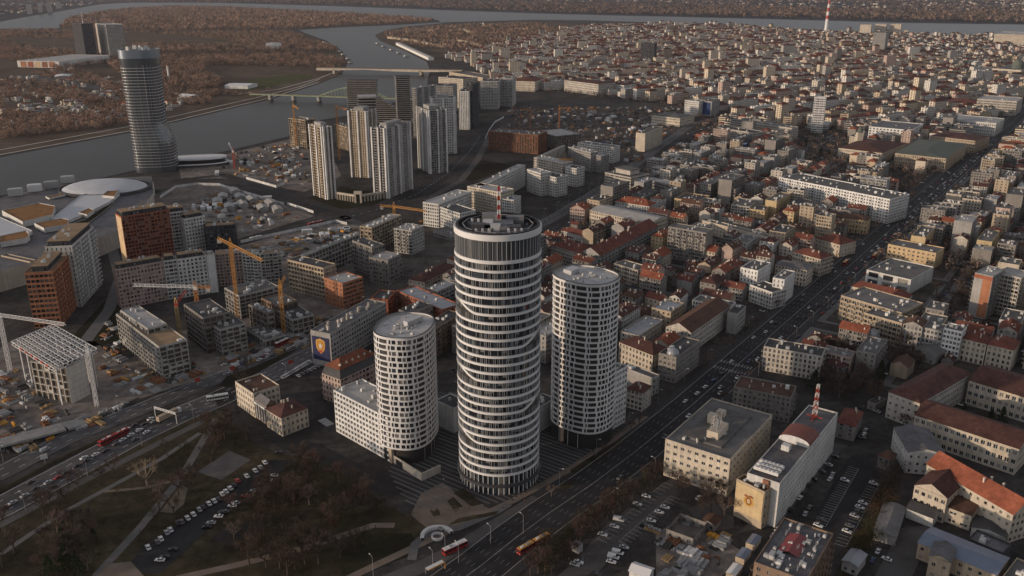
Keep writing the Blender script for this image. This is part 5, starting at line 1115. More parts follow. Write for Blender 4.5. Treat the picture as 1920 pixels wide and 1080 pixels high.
B('office_building','cream white block with red side panel high above the avenue',OF,(1907,191),222,(1832,186),(1918,184),6,'pale','flat','pale','punch','balc',h=26,units=4)
B('palace','pale long palace with red roof left of the red panelled block','palace',(1840,196),215,(1777,190),(1850,188),4,'cream','hip','red','old','old',h=17,rh=4)
B('tower_block','grey lone tower block far off among the sunlit roofs',T,(1662,62),95,(1641,60),(1667,59),18,'grey','flat','tar','grid','punch',h=66,units=2)
B('tower_block','dark glass office tower rising from the old town',T,(1228,82),118,(1203,81),(1232,80),14,'dark','flat','tar','grid','grid',h=58,units=2)
for k,(x,y) in enumerate(((1612,47),(1640,46),(1668,46))):
    B('silo','pale silo tower, %s of three by the far river'%('leftmost','middle','rightmost')[k],'silo',(x+22,y),66,(x,y),(x+24,y-1),12,'cream','flat','grey','blank','blank',h=46,units=1)
B('apartment_building','long sunlit slab at the far right end of the skyline',AB,(1960,67),85,(1865,64),(1970,62),10,'cream','flat','pale','grid','grid',h=42,units=4)
B('apartment_building','curved pale office block beside the station square',OF,(1413,250),264,(1349,240),(1426,246),5,'pale','flat','tar','dense','dense',h=19,units=5)
B('apartment_building','long pale block running behind the curved office',AB,(1485,241),256,(1399,229),(1492,238),5,'pale','flat','grey','punch','dense',h=19,units=8)
B('apartment_building','white gridded block left of the painted blue gable',AB,(1311,191),216,(1284,188),(1316,188),7,'white','flat','grey','punch','grid',h=26,units=2)
B('apartment_building','block with blue painted mural gable by the station square',AB,(1335,191),218,(1313,190),(1350,186),7,'grey','flat','grey','punch','blank',h=26,units=2)
mb=MB(); dd_=RECTS[-1][5]*2; mb.quad((-.06,dd_*.95,2),(-.06,dd_*.1,2),(-.06,dd_*.1,24),(-.06,dd_*.95,24)); mb.obj('mural',W['blue'],[o for o in bpy.data.objects if o.get('label','').startswith('block with blue painted')][0])
B('building_shell','block wrapped in a bright blue tarpaulin','building shell',(1398,272),290,(1376,270),(1403,268),4,'blue','flat','blue','blank','blank',h=18,units=2)
B('apartment_building','orange and brown striped narrow block near the station square',AB,(1323,254),274,(1304,252),(1328,251),6,'brick','flat','tar','small',dict(bay=6,ow=2.4,oh=1.5,sill=.8),h=19,units=1)
B('parliament','pale domed parliament with colonnade at the right edge','parliament',(1915,132),145,(1868,127),(1960,122),3,'cream','flat','grey','old','old',h=20,units=0)
pt=[o for o in bpy.data.objects if o.get('category')=='parliament'][0]; mb=MB()
for k in range(5):
    for i in range(16):
        a,b=2*math.pi*i/16,2*math.pi*(i+1)/16; r0,r1=14*math.cos(k*math.pi/10),14*math.cos((k+1)*math.pi/10); za,zb=28+15*math.sin(k*math.pi/10),28+15*math.sin((k+1)*math.pi/10)
        mb.quad((r0*math.cos(a),r0*math.sin(a),za),(r0*math.cos(b),r0*math.sin(b),za),(r1*math.cos(b),r1*math.sin(b),zb),(r1*math.cos(a),r1*math.sin(a),zb))
mb.tube((0,0,20),(0,0,28),14,14,16); mb.obj('dome',R['green'],pt,loc=(55,25,0))
for la,x,y,h in (('tall cathedral spire gilded by the sun in the old town',952,90,52),('small white fortress tower on the wooded hill',906,50,24)):
    t=thing('church' if h>40 else 'watch_tower',la,'church' if h>40 else 'tower',(*G(x,y),0)); mb=MB(); mb.box(-5,-5,0,5,5,h*.55); mb.obj('tower_shaft',W['cream'],t); mb=MB(); mb.tube((0,0,h*.55),(0,0,h*.7),4.5,3.5,8); mb.tube((0,0,h*.7),(0,0,h),3,.2,8); mb.obj('spire',R['green'] if h>40 else W['bright'],t)
    if h>40: mb=MB(); mb.box(4.9,-8,0,32,8,16); mb.obj('nave',W['cream'],t)
ch=thing('chimney_stack','tall red and white banded chimney stack at the far river','chimney',(*G(1549,57),0))
HC=156
for k in range(9):
    mb=MB(); mb.tube((0,0,HC*k/9),(0,0,HC*(k+1)/9),9.5-5*k/9,9.5-5*(k+1)/9,14,0,k==8); mb.obj('band',metal_white if k<3 or k%2==0 else metal_red,ch)
for k,(x,y,h) in enumerate(((50,17,62),(72,14,66),(88,14,66),(105,10,50))):
    B('tower_block','far hazy tower block across the second river, %s of four'%('leftmost','second from left','third from left','rightmost')[k],T,(x+5,y-8 if k<3 else y-6),y,(x-2,y-8 if k<3 else y-6),(x+8,y-9 if k<3 else y-7),12,'pale','flat','grey','blank','blank',h=h,units=0)

B('palace','cream palace with red hipped roof right of the wide waterfront slab','palace',(1003,153),168,(966,148),(1022,146),4,'cream','hip','red','dense','old',h=22,rh=4)
B('office_building','long pale office with plain facade facing the railway yard park',OF,(1122,158),174,(1058,150),(1140,153),5,'pale','hip','dred','dense','old',h=24,rh=3)
B('office_building','white long office at the far side of the railway yard park',OF,(1170,160),174,(1124,155),(1182,156),4,'white','hip','dred','punch','old',h=20,rh=3)
for la,px,hh in (('upper fortress rampart on the wooded hill',[(762,63),(800,59),(815,60)],9),('right fortress rampart below the small white tower',[(843,60),(868,57),(884,63)],9),('lower fortress rampart along the hill foot',[(728,72),(772,77),(832,90)],8),('sunlit fortress wall between the trees and the church',[(858,78),(885,82),(905,89)],8)):
    q=GP(px); t=thing('rampart',la,'rampart',(q[0][0],q[0][1],0)); mb=MB()
    for a,b in zip(q,q[1:]):
        d=Vector((b[0]-a[0],b[1]-a[1])).normalized(); n=Vector((-d.y,d.x))*5; z=(-.3,hh); p=[(a[0]-n.x-q[0][0],a[1]-n.y-q[0][1]),(b[0]-n.x-q[0][0],b[1]-n.y-q[0][1]),(b[0]+n.x-q[0][0],b[1]+n.y-q[0][1]),(a[0]+n.x-q[0][0],a[1]+n.y-q[0][1])]
        for i in range(4): j=(i+1)%4; mb.quad((*p[i],z[0]),(*p[j],z[0]),(*p[j],z[1]),(*p[i],z[1]))
        mb.quad(*[(*c,z[1]) for c in p])
    mb.obj('wall',W['tan'],t)
B('warehouse','long white riverside warehouse along the quay below the fortress','warehouse',(803,108),114,(742,80),(812,107),1,'bright','gable','pale','blank','blank',h=8,rh=2)
for k,(u,v) in enumerate(((604,78),(614,83),(622,88),(632,95),(640,101),(648,109),(653,116),(712,80),(724,86),(738,92),(752,98),(766,104))):
    t=thing('houseboat','white %s houseboat %s'%('floating' if k<7 else 'moored',('at the far bank woods, %s from the far end' if k<7 else 'below the fortress, %s from the hill tip')%['first','second','third','fourth','fifth','sixth','seventh'][k if k<7 else k-7]),'houseboat',(*G(u+4 if k<7 else u-4,v+2),-.1),random.uniform(.6,1.2),'houseboats along the river banks')
    mb=MB(); mb.box(-9,-4,-.3,9,4,1.2); mb.obj('hull',W['grey'],t); mb=MB(); mb.box(-7,-3.2,1.2,7,3.2,4.6); mb.obj('cabin',W['bright' if k%2 else 'white'],t); mb=MB(); mb.box(-7.5,-3.6,4.6,7.5,3.6,5.0); mb.obj('roof',R['pale' if k%3 else 'red'],t)

B('apartment_building','cream and brown old block with red roofs facing the avenue above the school trees',AB,(1541,670),712,(1432,651),(1562,656),5,'pale','flat','tar','balc3','old',h=16,units=6,chim=5)
B('house','pale house with patched red roof behind the old avenue block','house',(1580,690),705,(1545,681),(1592,683),3,'grey','hip','dred','small','punch',h=9,rh=3,chim=2)
B('shed','ochre gable walled house with brown roof beside the school wing','house',(1702,690),712,(1672,680),(1716,676),2,'tan','gable','brown','small','blank',h=8,rh=3)
B('workshop','long grey roofed annex behind the ochre gable walled house','workshop',(1752,668),680,(1715,655),(1790,645),1,'grey','gable','grey','blank','small',h=6,rh=2)
B('shed','flat roofed brown yard shed between the office slab and the school','shed',(1642,760),766,(1625,755),(1660,750),1,'stain','flat','tar','blank','small',h=4,units=1)
B('house','low house with russet roof at the bottom of the striped car park bend','house',(1668,862),876,(1648,853),(1682,852),2,'stain','hip','brown','small','small',h=7,rh=2.5)
B('workshop','tin roofed workshop at the bottom edge right of the tall crowded block','workshop',(1608,1062),1075,(1580,1050),(1625,1040),1,'grey','gable','tin','blank','small',h=5,rh=1.2)
B('shed','rusty roofed shed along the wall by the car park ruin','shed',(1340,985),992,(1316,976),(1352,972),1,'stain','gable','brown','blank','small',h=3.6,rh=1.2)
B('shed','small flat shed at the lower end of the hedge side car park','shed',(1085,1028),1033,(1075,1024),(1093,1022),1,'grey','flat','tin','blank','blank',h=3,units=0)
# ================= filler streets: prototypes of town buildings, each one an object of its own =================
ORD=['nearest','second nearest','third nearest','fourth nearest','fifth nearest','sixth nearest','seventh nearest','eighth nearest','ninth nearest','tenth nearest']
def ordn(k):
    if k<len(ORD): return ORD[k]
    n=k+1; return '%d%s nearest'%(n,'th' if 10<n%100<21 else {1:'st',2:'nd',3:'rd'}.get(n%10,'th'))
LM=[((1099,840),'the taller curved tower'),((1300,650),'the brown tiled government building'),((1434,450),'the pale long low block'),((1216,440),'the long cream office'),((1196,525),'the window bay block'),
 ((1183,355),'the stepped beige office'),((1331,372),'the long grey loggia slab'),((1560,390),'the long white block'),((1549,234),'the white hotel tower'),((1705,265),'the black roofed white office'),((1773,320),'the green roofed palace'),
 ((1867,252),'the long white arched block'),((1903,219),'the red panelled block'),((1755,495),'the ochre yellow block'),((1691,620),'the tan panel block'),((1850,590),'the orange striped tower'),((1800,665),'the bright white tenement'),((1911,880),'the school front wing'),
 ((1483,790),'the old balcony block'),((1413,262),'the curved office'),((1228,118),'the dark glass office tower'),((1655,310),'the domed red roofed palace'),((1470,560),'the white modern court block'),((1129,500),'the red roofed corner row'),((829,640),'the red brick wing'),((1040,150),'the waterfront slab'),((1840,210),'the red roofed palace'),((1900,140),'the parliament')]
LMW=[(Vector(G(*p)),n) for p,n in LM]
def near_lm(x,y):
    v=Vector((x,y)); return min(((v-p).length,n) for p,n in LMW)
CNT={}
def ranked(items):
    """items: (x,y,desc) -> unique label text by nearness to the nearest named building"""
    by={}
    for i,(x,y,d) in enumerate(items):
        r,n=near_lm(x,y); by.setdefault((d,n),[]).append((r,i))
    out=[None]*len(items)
    for (d,n),l in by.items():
        l.sort(); k0=CNT.get((d,n),0)
        for k,(r,i) in enumerate(l): out[i]='%s, %s such to %s'%(d,ordn(k+k0),n)
        CNT[(d,n)]=k0+len(l)
    return out
WC=[('white','white'),('cream','cream'),('grey','grey'),('tan','tan'),('pale','beige'),('stain','sooty'),('pink','pinkish'),('yellow','yellow'),('brick','brick red')]
protos=[]
def proto(w_,d,fl,wall,roof,rm,st,rh,chim):
    wl,wi,ba,ro=MB(),MB(),MB(),MB(); h=fl*3.15
    sA=S[st]; sB=S['small'] if random.random()<.6 else None
    facade((0,0),(1,0),w_,0,h,fl,wl,wi,ba,sA); facade((0,d),(0,-1),d,0,h,fl,wl,wi,ba,sB); facade((w_,0),(0,1),d,0,h,fl,wl,wi,ba,sB); facade((w_,d),(-1,0),w_,0,h,fl,wl,wi,ba,sA)
    cl=MB()
    if roof=='flat':
        pa=wl; flatroof(ro,pa,w_,d,h)
        for k in range(random.randint(3,7)):
            a,b,c=random.uniform(.6,2.4),random.uniform(.6,2.),random.uniform(.8,2.4); x,y=random.uniform(.6,w_-3),random.uniform(.6,d-2.6); cl.box(x,y,h+.06,x+a,y+b,h+.06+c)
    else:
        hiproof(ro,wl,w_,d,h,roof,rh)
        for k in range(chim):
            x,y=random.uniform(1,w_-1.6),random.uniform(d*.2,d*.8); cl.box(x,y,h+.4,x+.8,y+.6,h+rh*(1-abs(y/d-.5)*2)+1.2)
        for k in range(random.randint(0,4)):
            x=random.uniform(2,w_-3); yy=d*random.uniform(.1,.3); zz=h+rh*(yy/d*2); cl.box(x,yy,zz-.2,x+1.2,yy+1.6,zz+1.1)
    nm='apartment_building' if roof=='flat' else 'tiled_house'
    if ba.f:
        i=len(wl.v); wl.v+=ba.v; wl.f+=[tuple(i+k for k in f) for f in ba.f]; wl.m+=[0]*len(ba.f)
    return dict(w=w_,d=d,h=h,fl=fl,wall=wall,roof=roof,rm=rm,nm=nm,mw=wl.mesh('wall',W[wall]),mr=ro.mesh('roof',R[rm]),mi=wi.mesh('window_row',GL+[concd,framem]),mc=cl.mesh('chimney' if roof!='flat' else 'roof_units',chimm if roof!='flat' else unitm) if cl.f else None)
NUMW={1:'single-storey',2:'two-storey',3:'three-storey',4:'four-storey',5:'five-storey',6:'six-storey',7:'seven-storey',8:'eight-storey',9:'nine-storey'}
RNM=dict(red='red tiled',dred='dark red tiled',orange='orange tiled',brown='brown tiled',grey='flat grey',tar='flat black',pale='flat pale',tin='metal',slate='slate',tanroof='flat tan')
wts=['white']*2+['cream']*3+['grey']*6+['pale']*4+['stain']*7+['tan']*2+['pink','yellow']
for k in range(30):
    tall=random.random()<.28
    protos.append(proto(random.choice((14,18,22,28,36,44)),random.choice((12,13.5,15)),random.randint(6,9) if tall else random.randint(4,6),random.choice(wts),'flat',random.choice(('grey','tar','grey','pale','tin','grey')),random.choice(('punch','dense','balc','balc3','old','balc')),0,0))
for k in range(30):
    protos.append(proto(random.choice((12,15,18,22,28,34)),random.choice((10,11.5,13)),random.randint(2,5),random.choice(wts),random.choice(('gable','gable','hip')),random.choice(('red','dred','red','dred','brown','orange','red')),random.choice(('punch','old','dense','balc3')),random.uniform(2.8,4.2),random.randint(2,5)))
small=[proto(random.choice((8,10,12)),random.choice((7,8.5)),random.choice((1,2)),random.choice(wts),'gable',random.choice(('red','dred','brown','tar','dred')),'small',random.uniform(2,3),random.randint(1,2)) for k in range(8)]
CITY=GP([(655,600),(860,500),(1030,448),(1170,352),(1305,250),(1290,205),(1180,186),(1060,172),(985,168),(900,150),(905,140),(1100,95),(1300,62),(1500,62),(1700,66),(1950,72),(2250,90),(2300,300),(2250,600),(2000,760),(1960,900),(1650,775),(1620,745),(1500,715),(1345,745),(1240,805),(1180,790),(1180,760),(1000,700),(860,700),(700,660)])
EXC=[GP(p) for p in ([(1510,235),(1560,243),(1600,290),(1580,330),(1520,320),(1490,270)],[(1260,215),(1345,225),(1345,255),(1310,262),(1290,235)],[(1730,500),(1830,500),(1810,610),(1730,600),(1700,560)],[(990,690),(1030,700),(1040,790),(850,800),(815,760),(860,690)],[(1660,700),(1900,700),(1960,900),(1650,770)],[(1690,355),(1720,330),(1700,310),(1680,320)])]
BLV=GP(up); AVC=cent
def dseg(x,y,q):
    b=1e9
    for (x0,y0),(x1,y1) in zip(q,q[1:]):
        dx,dy=x1-x0,y1-y0; t=max(0,min(1,((x-x0)*dx+(y-y0)*dy)/(dx*dx+dy*dy))); b=min(b,math.hypot(x-x0-dx*t,y-y0-dy*t))
    return b
def inview(x,y,m=.06):
    u,v=PX(x,y,8); return -1920*m<u<1920*(1+m) and v<1080*(1+m) and y>100
fill=[]; farb=[]; courts=[]
th0=math.radians(54.6); a0=Vector((math.cos(th0),math.sin(th0))); b0=Vector((a0.y,-a0.x)); org=Vector(AO)
def free(x,y,w_,d,rz):
    c,s=math.cos(rz),math.sin(rz)
    for u,v in ((0,0),(w_,0),(w_,d),(0,d),(w_/2,d/2)):
        px,py=x+c*u-s*v,y+s*u+c*v
        if taken(px,py,.03) or not inpoly(px,py,CITY): return False
        for e in EXC:
            if inpoly(px,py,e): return False
    cx,cyy=x+c*w_/2-s*d/2,y+s*w_/2+c*d/2
    if dseg(cx,cyy,AVC)<22+d/2 or dseg(cx,cyy,BLV)<13+d/2: return False
    return inview(cx,cyy)
def put(x,y,rz,p):
    c,s=math.cos(rz),math.sin(rz); cx,cyy=x+c*p['w']/2-s*p['d']/2,y+s*p['w']/2+c*p['d']/2
    fill.append((x,y,rz,p,cx,cyy))
    RECTS.append((cx,cyy,c,s,p['w']/2,p['d']/2))
# blocks on the avenue's grid
bs,bt=78.,66.
RGRID=random.Random(5); REDZ=GP([(1000,560),(1000,470),(1130,430),(1330,400),(1500,420),(1520,470),(1400,600),(1300,640),(1180,660),(1020,640)])
cells={}
PAVE=MB(); YARD=MB(); STRC=[]
for i in range(-8,32):
    for j in range(-31,21):
        s0=i*bs+RGRID.uniform(-6,6); t0=20+j*bt if j>=0 else -20+ (j+1)*bt - (bt-12)
        o=org+a0*s0+b0*t0; cc=o+a0*35+b0*29
        if cc.y<380 or cc.y>1500 or not inview(cc.x,cc.y,.15) or not inpoly(cc.x,cc.y,CITY): continue
        SL,TL=bs-8.5,bt-8.5
        tilef=.86 if inpoly(cc.x,cc.y,REDZ) else (.46 if cc.y<1000 else .38)
        def rect(mb,m,z):
            c4=[o+a0*(-m)+b0*(-m),o+a0*(SL+m)+b0*(-m),o+a0*(SL+m)+b0*(TL+m),o+a0*(-m)+b0*(TL+m)]
            if all(inpoly(p.x,p.y,CITY) and dseg(p.x,p.y,AVC)>17 and dseg(p.x,p.y,BLV)>9 for p in c4): mb.quad(*[(p.x,p.y,z) for p in c4[::-1]])
        rect(PAVE,1.9,.02); rect(YARD,-3,.06)
        for _ in range(9):
            e=random.random()
            p=o+a0*(-3.0)+b0*random.uniform(0,TL) if e<.4 else o+a0*random.uniform(0,SL)+b0*(-3.0); STRC.append((p.x,p.y,th0+(math.pi/2 if e<.4 else 0)))
        def pick(lim):
            for _ in range(8):
                p=random.choice(protos[30:] if random.random()<tilef else protos[:30])
                if p['w']<=lim and (p['fl']>=3 or tilef>.8): return p
            return None
        # four rows round the block: facades outward
        for (ox,oy,dr,L) in ((0,0,a0,SL),(SL,TL,-a0,SL),(SL,0,b0,TL),(0,TL,-b0,TL)):
            u=0 if dr in (a0,) or True else 0
            st_=o+a0*ox+b0*oy; lim0=L
            if abs(dr.dot(b0))>.5: u=13; lim0=L-13
            while u<lim0-9:
                p=pick(lim0-u)
                if p is None: break
                q=st_+dr*(u+p['w'])
                # local x axis = -dr so that the facade (y=0) looks outwards
                rz=math.atan2(-dr.y,-dr.x); x,y=q.x,q.y
                # the depth axis (rot +90 of x) must point into the block
                ctr=o+a0*SL/2+b0*TL/2; dv=Vector((-math.sin(rz),math.cos(rz)))
                if (ctr-Vector((x,y))).dot(dv)<0:
                    q=st_+dr*u; rz=math.atan2(dr.y,dr.x); x,y=q.x,q.y
                if random.random()<.97 and free(x,y,p['w'],p['d'],rz): put(x,y,rz,p)
                u+=p['w']+(.12 if random.random()<.93 else random.uniform(2,5))
        # back yard houses
        for _ in range(16):
            p=random.choice(small if random.random()<.6 else (protos[30:] if random.random()<tilef else protos[:30])); q=o+a0*random.uniform(14,SL-14)+b0*random.uniform(14,TL-14); rz=th0+random.choice((0,math.pi/2))
            if free(q.x,q.y,p['w'],p['d'],rz): put(q.x,q.y,rz,p)
        for _ in range(7):
            q=o+a0*random.uniform(14,SL-14)+b0*random.uniform(14,TL-14); courts.append((q.x,q.y))
PAVE.obj('town_pavement',pavem,kind='structure'); YARD.obj('town_yard_ground',M('yard_ground',(.065,.056,.048),.95,[(14,.5),(3,.4),(.8,.25)],.1),kind='structure')
fill.sort(key=lambda f:f[5])
cntk={}; ind_=[]; rest=[]
for f in fill:
    k=f[3]['nm']
    if cntk.get(k,0)<(205 if k=='apartment_building' else 285): cntk[k]=cntk.get(k,0)+1; ind_.append(f)
    else: rest.append(f)
labs=ranked([(f[4],f[5],'%s %s %s, %s roof'%(NUMW[f[3]['fl']],dict(WC)[f[3]['wall']],'block' if f[3]['roof']=='flat' else 'house',RNM[f[3]['rm']])) for f in ind_])
for f,lab in zip(ind_,labs):
    x,y,rz,p,_,_=f
    o=add(p['nm'],p['mw'],None,(x,y,0),rz); tag(o,lab,'apartment block' if p['roof']=='flat' else 'house','flat roofed town blocks in the streets' if p['roof']=='flat' else 'tile roofed houses in the streets')
    add('roof',p['mr'],o); add('window_row',p['mi'],o,kind='stuff')
    if p['mc']: add('chimney_set' if p['roof']!='flat' else 'rooftop_unit_set',p['mc'],o,kind='stuff')
print('fill',len(fill),'individual',len(ind_),'rest',len(rest))
# ---- the rest and the far old town: one object, real boxes and roofs
def farmat(name,col):
    m=M('far_'+name,col,.85,[(60,.12)],.2); t=m.node_tree
    if 'far_done' in m: return m
    b=t.nodes['Principled BSDF']; src=b.inputs['Base Color'].links[0].from_socket
    g=t.nodes.new('ShaderNodeNewGeometry'); sp_=t.nodes.new('ShaderNodeSeparateXYZ'); t.links.new(g.outputs['Position'],sp_.inputs[0])
    def fr(sock,mulv,th):
        a=t.nodes.new('ShaderNodeMath'); a.operation='MULTIPLY'; a.inputs[1].default_value=mulv; t.links.new(sock,a.inputs[0])
        c=t.nodes.new('ShaderNodeMath'); c.operation='FRACT'; t.links.new(a.outputs[0],c.inputs[0])
        d=t.nodes.new('ShaderNodeMath'); d.operation='GREATER_THAN'; d.inputs[1].default_value=th; t.links.new(c.outputs[0],d.inputs[0]); return d.outputs[0]
    ad=t.nodes.new('ShaderNodeMath'); ad.operation='MULTIPLY_ADD'; ad.inputs[1].default_value=.63; t.links.new(sp_.outputs[0],ad.inputs[0]); t.links.new(sp_.outputs[1],ad.inputs[2])
    f1=fr(sp_.outputs[2],1/3.15,.5); f2=fr(ad.outputs[0],1/3.3,.52)
    mm=t.nodes.new('ShaderNodeMath'); mm.operation='MULTIPLY'; t.links.new(f1,mm.inputs[0]); t.links.new(f2,mm.inputs[1])
    mx=t.nodes.new('ShaderNodeMix'); mx.data_type='RGBA'; t.links.new(mm.outputs[0],mx.inputs[0]); t.links.new(src,mx.inputs[6]); mx.inputs[7].default_value=(.045,.045,.05,1)
    t.links.new(mx.outputs[2],b.inputs['Base Color']); m['far_done']=1; return m
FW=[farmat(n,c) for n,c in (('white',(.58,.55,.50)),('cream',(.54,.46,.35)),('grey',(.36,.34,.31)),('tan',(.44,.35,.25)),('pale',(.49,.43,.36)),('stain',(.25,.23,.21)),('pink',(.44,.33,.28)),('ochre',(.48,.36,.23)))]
FR=[R['red'],R['dred'],R['grey'],R['pale'],R['tar'],R['brown'],R['orange'],R['tin']]
fmb=MB()
def farbox(x,y,rz,w_,d,h,wi_,ri,kind,rh):
    c,s=math.cos(rz),math.sin(rz); T=lambda u,v,z:(x+c*u-s*v,y+s*u+c*v,z)
    q=[(0,0),(w_,0),(w_,d),(0,d)]
    for i in range(4): a,b=q[i],q[(i+1)%4]; fmb.quad(T(*a,-.3),T(*b,-.3),T(*b,h),T(*a,h),wi_)
    if kind=='flat':
        fmb.quad(T(0,0,h),T(w_,0,h),T(w_,d,h),T(0,d,h),8+ri)
        for k in range(2):
            u,v=random.uniform(1,w_-4),random.uniform(1,d-4); a,b,zz=random.uniform(2,4),random.uniform(2,3.5),random.uniform(1.2,3)
            for (p,r) in (((u,v),(u+a,v)),((u+a,v),(u+a,v+b)),((u+a,v+b),(u,v+b)),((u,v+b),(u,v))): fmb.quad(T(*p,h+.01),T(*r,h+.01),T(*r,h+zz),T(*p,h+zz),wi_)
            fmb.quad(T(u,v,h+zz),T(u+a,v,h+zz),T(u+a,v+b,h+zz),T(u,v+b,h+zz),8+3)
    else:
        A,Bq,Cq,D=T(-.4,-.4,h),T(w_+.4,-.4,h),T(w_+.4,d+.4,h),T(-.4,d+.4,h); k=d*.45; P_,Q_=T(k,d/2,h+rh),T(w_-k,d/2,h+rh)
        fmb.quad(A,Bq,Q_,P_,8+ri); fmb.quad(Cq,D,P_,Q_,8+ri); fmb.tri(D,A,P_,8+ri); fmb.tri(Bq,Cq,Q_,8+ri)
wk=['white','cream','grey','tan','pale','stain','pink','ochre']; rk=['red','dred','grey','pale','tar','brown','orange','tin']
for x,y,rz,p,_,_ in rest:
    wi_=wk.index(p['wall']) if p['wall'] in wk else 1; ri=rk.index(p['rm']) if p['rm'] in rk else 2
    farbox(x,y,rz,p['w'],p['d'],p['h'],wi_,ri,p['roof'] if p['roof']=='flat' else 'hip',3.2)
OLD=GP([(985,168),(900,150),(880,120),(830,110),(900,92),(960,78),(1040,60),(1100,50),(1290,47),(1400,51),(1500,60),(1690,66),(1950,72),(2300,84),(2400,150),(2250,270),(1340,242),(1290,205),(1180,186),(1060,172)])
nfar=0
quarters=[(math.radians(30),(300,1500)),(math.radians(22),(1200,1600)),(math.radians(12),(500,2800)),(math.radians(48),(2200,3200))]
for qi,(gang,(ox,oy)) in enumerate(quarters):
    dx_,dy_=Vector((math.cos(gang),math.sin(gang))),Vector((-math.sin(gang),math.cos(gang)))
    for r in range(-70,110):
        v_=(r//2)*58+(r%2)*27; u=-2700+random.uniform(0,60); run=0
        while u<3200:
            w_=random.uniform(13,26) if random.random()<.8 else random.uniform(28,46); dp=random.uniform(12,15)
            p=Vector((ox,oy))+dx_*u+dy_*(v_+random.uniform(-1,1)); u+=w_+.2; run+=w_
            if run>random.uniform(75,120): u+=11; run=0
            px,py=p.x,p.y
            if py<1500 or not inpoly(px,py,OLD) or not inview(px,py,.05): continue
            near=min(range(4),key=lambda k:math.hypot(px-quarters[k][1][0]-(250 if k==0 else 0),(py-quarters[k][1][1])*.8))
            if near!=qi or dseg(px,py,AVC)<32 or dseg(px,py,BLV)<24 or taken(px+8,py+8,6) or random.random()<.06: continue
            fl=random.choice((3,3,4,4,5,5,6,6,7))
            if random.random()<.03: fl=random.randint(8,12)
            if py>2900: fl=max(2,int(fl*.8))
            flat=random.random()<.6; nfar+=1
            farbox(px,py,gang,w_,dp,fl*3.2,random.choice((0,0,0,1,1,1,2,4,4,4,3,5,6)),random.choice((2,3,2,4,2,7,5)) if flat else random.choice((0,0,1,5,1)),'flat' if flat else 'hip',random.uniform(3,5))
# settlements over the second river
SET=GP([(-100,36),(0,34),(100,18),(180,6),(180,0),(-100,0)]); SET2=GP([(1000,2),(1300,6),(1500,14),(1920,22),(2050,22),(2050,0),(1000,0)])
for k in range(900):
    if k<260: x,y=random.uniform(-5200,-2900),random.uniform(5200,10600); ok=inpoly(x,y,SET)
    else:
        u,v=random.uniform(1000,2000),random.uniform(1,27); x,y=G(u,v); ok=inpoly(x,y,SET2) and random.random()<.8
    if ok: farbox(x,y,random.uniform(0,3),random.uniform(14,32),random.uniform(12,18),random.uniform(5,12),random.choice((0,1,2,4)),random.choice((0,1,3,2)),'flat' if random.random()<.4 else 'hip',3); nfar+=1
# left bank cottages
LBH=GP([(0,240),(0,150),(120,128),(230,150),(330,175),(430,172),(330,205),(250,228)])
for k in range(900):
    u,v=random.uniform(0,460),random.uniform(128,238); x,y=G(u,v)
    if inpoly(x,y,LBH) and not taken(x,y,8) and random.random()<.55: farbox(x,y,random.uniform(0,3),random.uniform(8,15),random.uniform(7,10),random.uniform(3,6.5),random.choice((0,1,1,4,2,0)),random.choice((0,6,0,1,3,3,2)),'hip' if random.random()<.75 else 'flat',2.2)
fmb.obj('distant_town',FW+FR,kind='stuff',label='mass of far small buildings of the old town and villages',category='town')
print('far',nfar)
# ================= trees =================
barkm=M('bark_winter',(.07,.054,.045),.95,None,.05,.25); twigm=M('twigs_brown',(.075,.055,.045),.95,None,.05,.25); twig2=M('twigs_reddish',(.08,.052,.042),.95,None,.05,.25)
barkmid=M('bark_mid',(.17,.135,.11),.95,None,.05,.2); palebark=M('bark_pale',(.30,.25,.19),.95,None,.05,.2); evm=M('evergreen_needles',(.022,.032,.016),.9,None,.05,.3); rustm=M('leaves_rust',(.06,.034,.02),.9,None,.05,.3)
def bare_tree(h,rad,seed,ntw=520,mats=None,pale=False):
    rg=random.Random(seed); tr,cr=MB(),MB(); tips=[]
    tr.tube((0,0,0),(0,0,h*.34),h*.026,h*.02,6)
    def br(p,d,L,r,lv):
        q=p+d*L; (tr if lv<2 else cr).tube(p,q,r,r*.55,4 if lv<2 else 3,0,False)
        if lv>=3: tips.append((p,q)); return
        for k in range(3 if lv<2 else 3):
            nd=(d+Vector((rg.uniform(-1,1),rg.uniform(-1,1),rg.uniform(-.2,.75)))*.75).normalized(); br(p+d*L*rg.uniform(.6,1.),nd,L*rg.uniform(.55,.8),r*.5,lv+1)
    for k in range(5):
        a=2*math.pi*k/5+rg.uniform(-.4,.4); d=Vector((math.cos(a)*.62,math.sin(a)*.62,.8)).normalized(); br(Vector((0,0,h*rg.uniform(.22,.34))),d,h*.27*rad,h*.015,0)
    for k in range(ntw):
        p,q=tips[k%len(tips)]; o=p+(q-p)*rg.random()
        d=Vector((rg.uniform(-1,1),rg.uniform(-1,1),rg.uniform(-.2,1))).normalized(); L=h*rg.uniform(.07,.15); s=Vector((d.y,-d.x,.1)).normalized()*h*.0042
        e=o+d*L; cr.tri(tuple(o-s),tuple(o+s),tuple(e))
        d2=(d+Vector((rg.uniform(-1,1),rg.uniform(-1,1),rg.uniform(-.5,.7)))).normalized(); e2=o+d*L*.5+d2*L*.6; cr.tri(tuple(o+d*L*.5-s),tuple(o+d*L*.5+s),tuple(e2))
    return tr.mesh('trunk',barkmid if pale=='mid' else (palebark if pale else barkm)),cr.mesh('crown',mats or twigm)
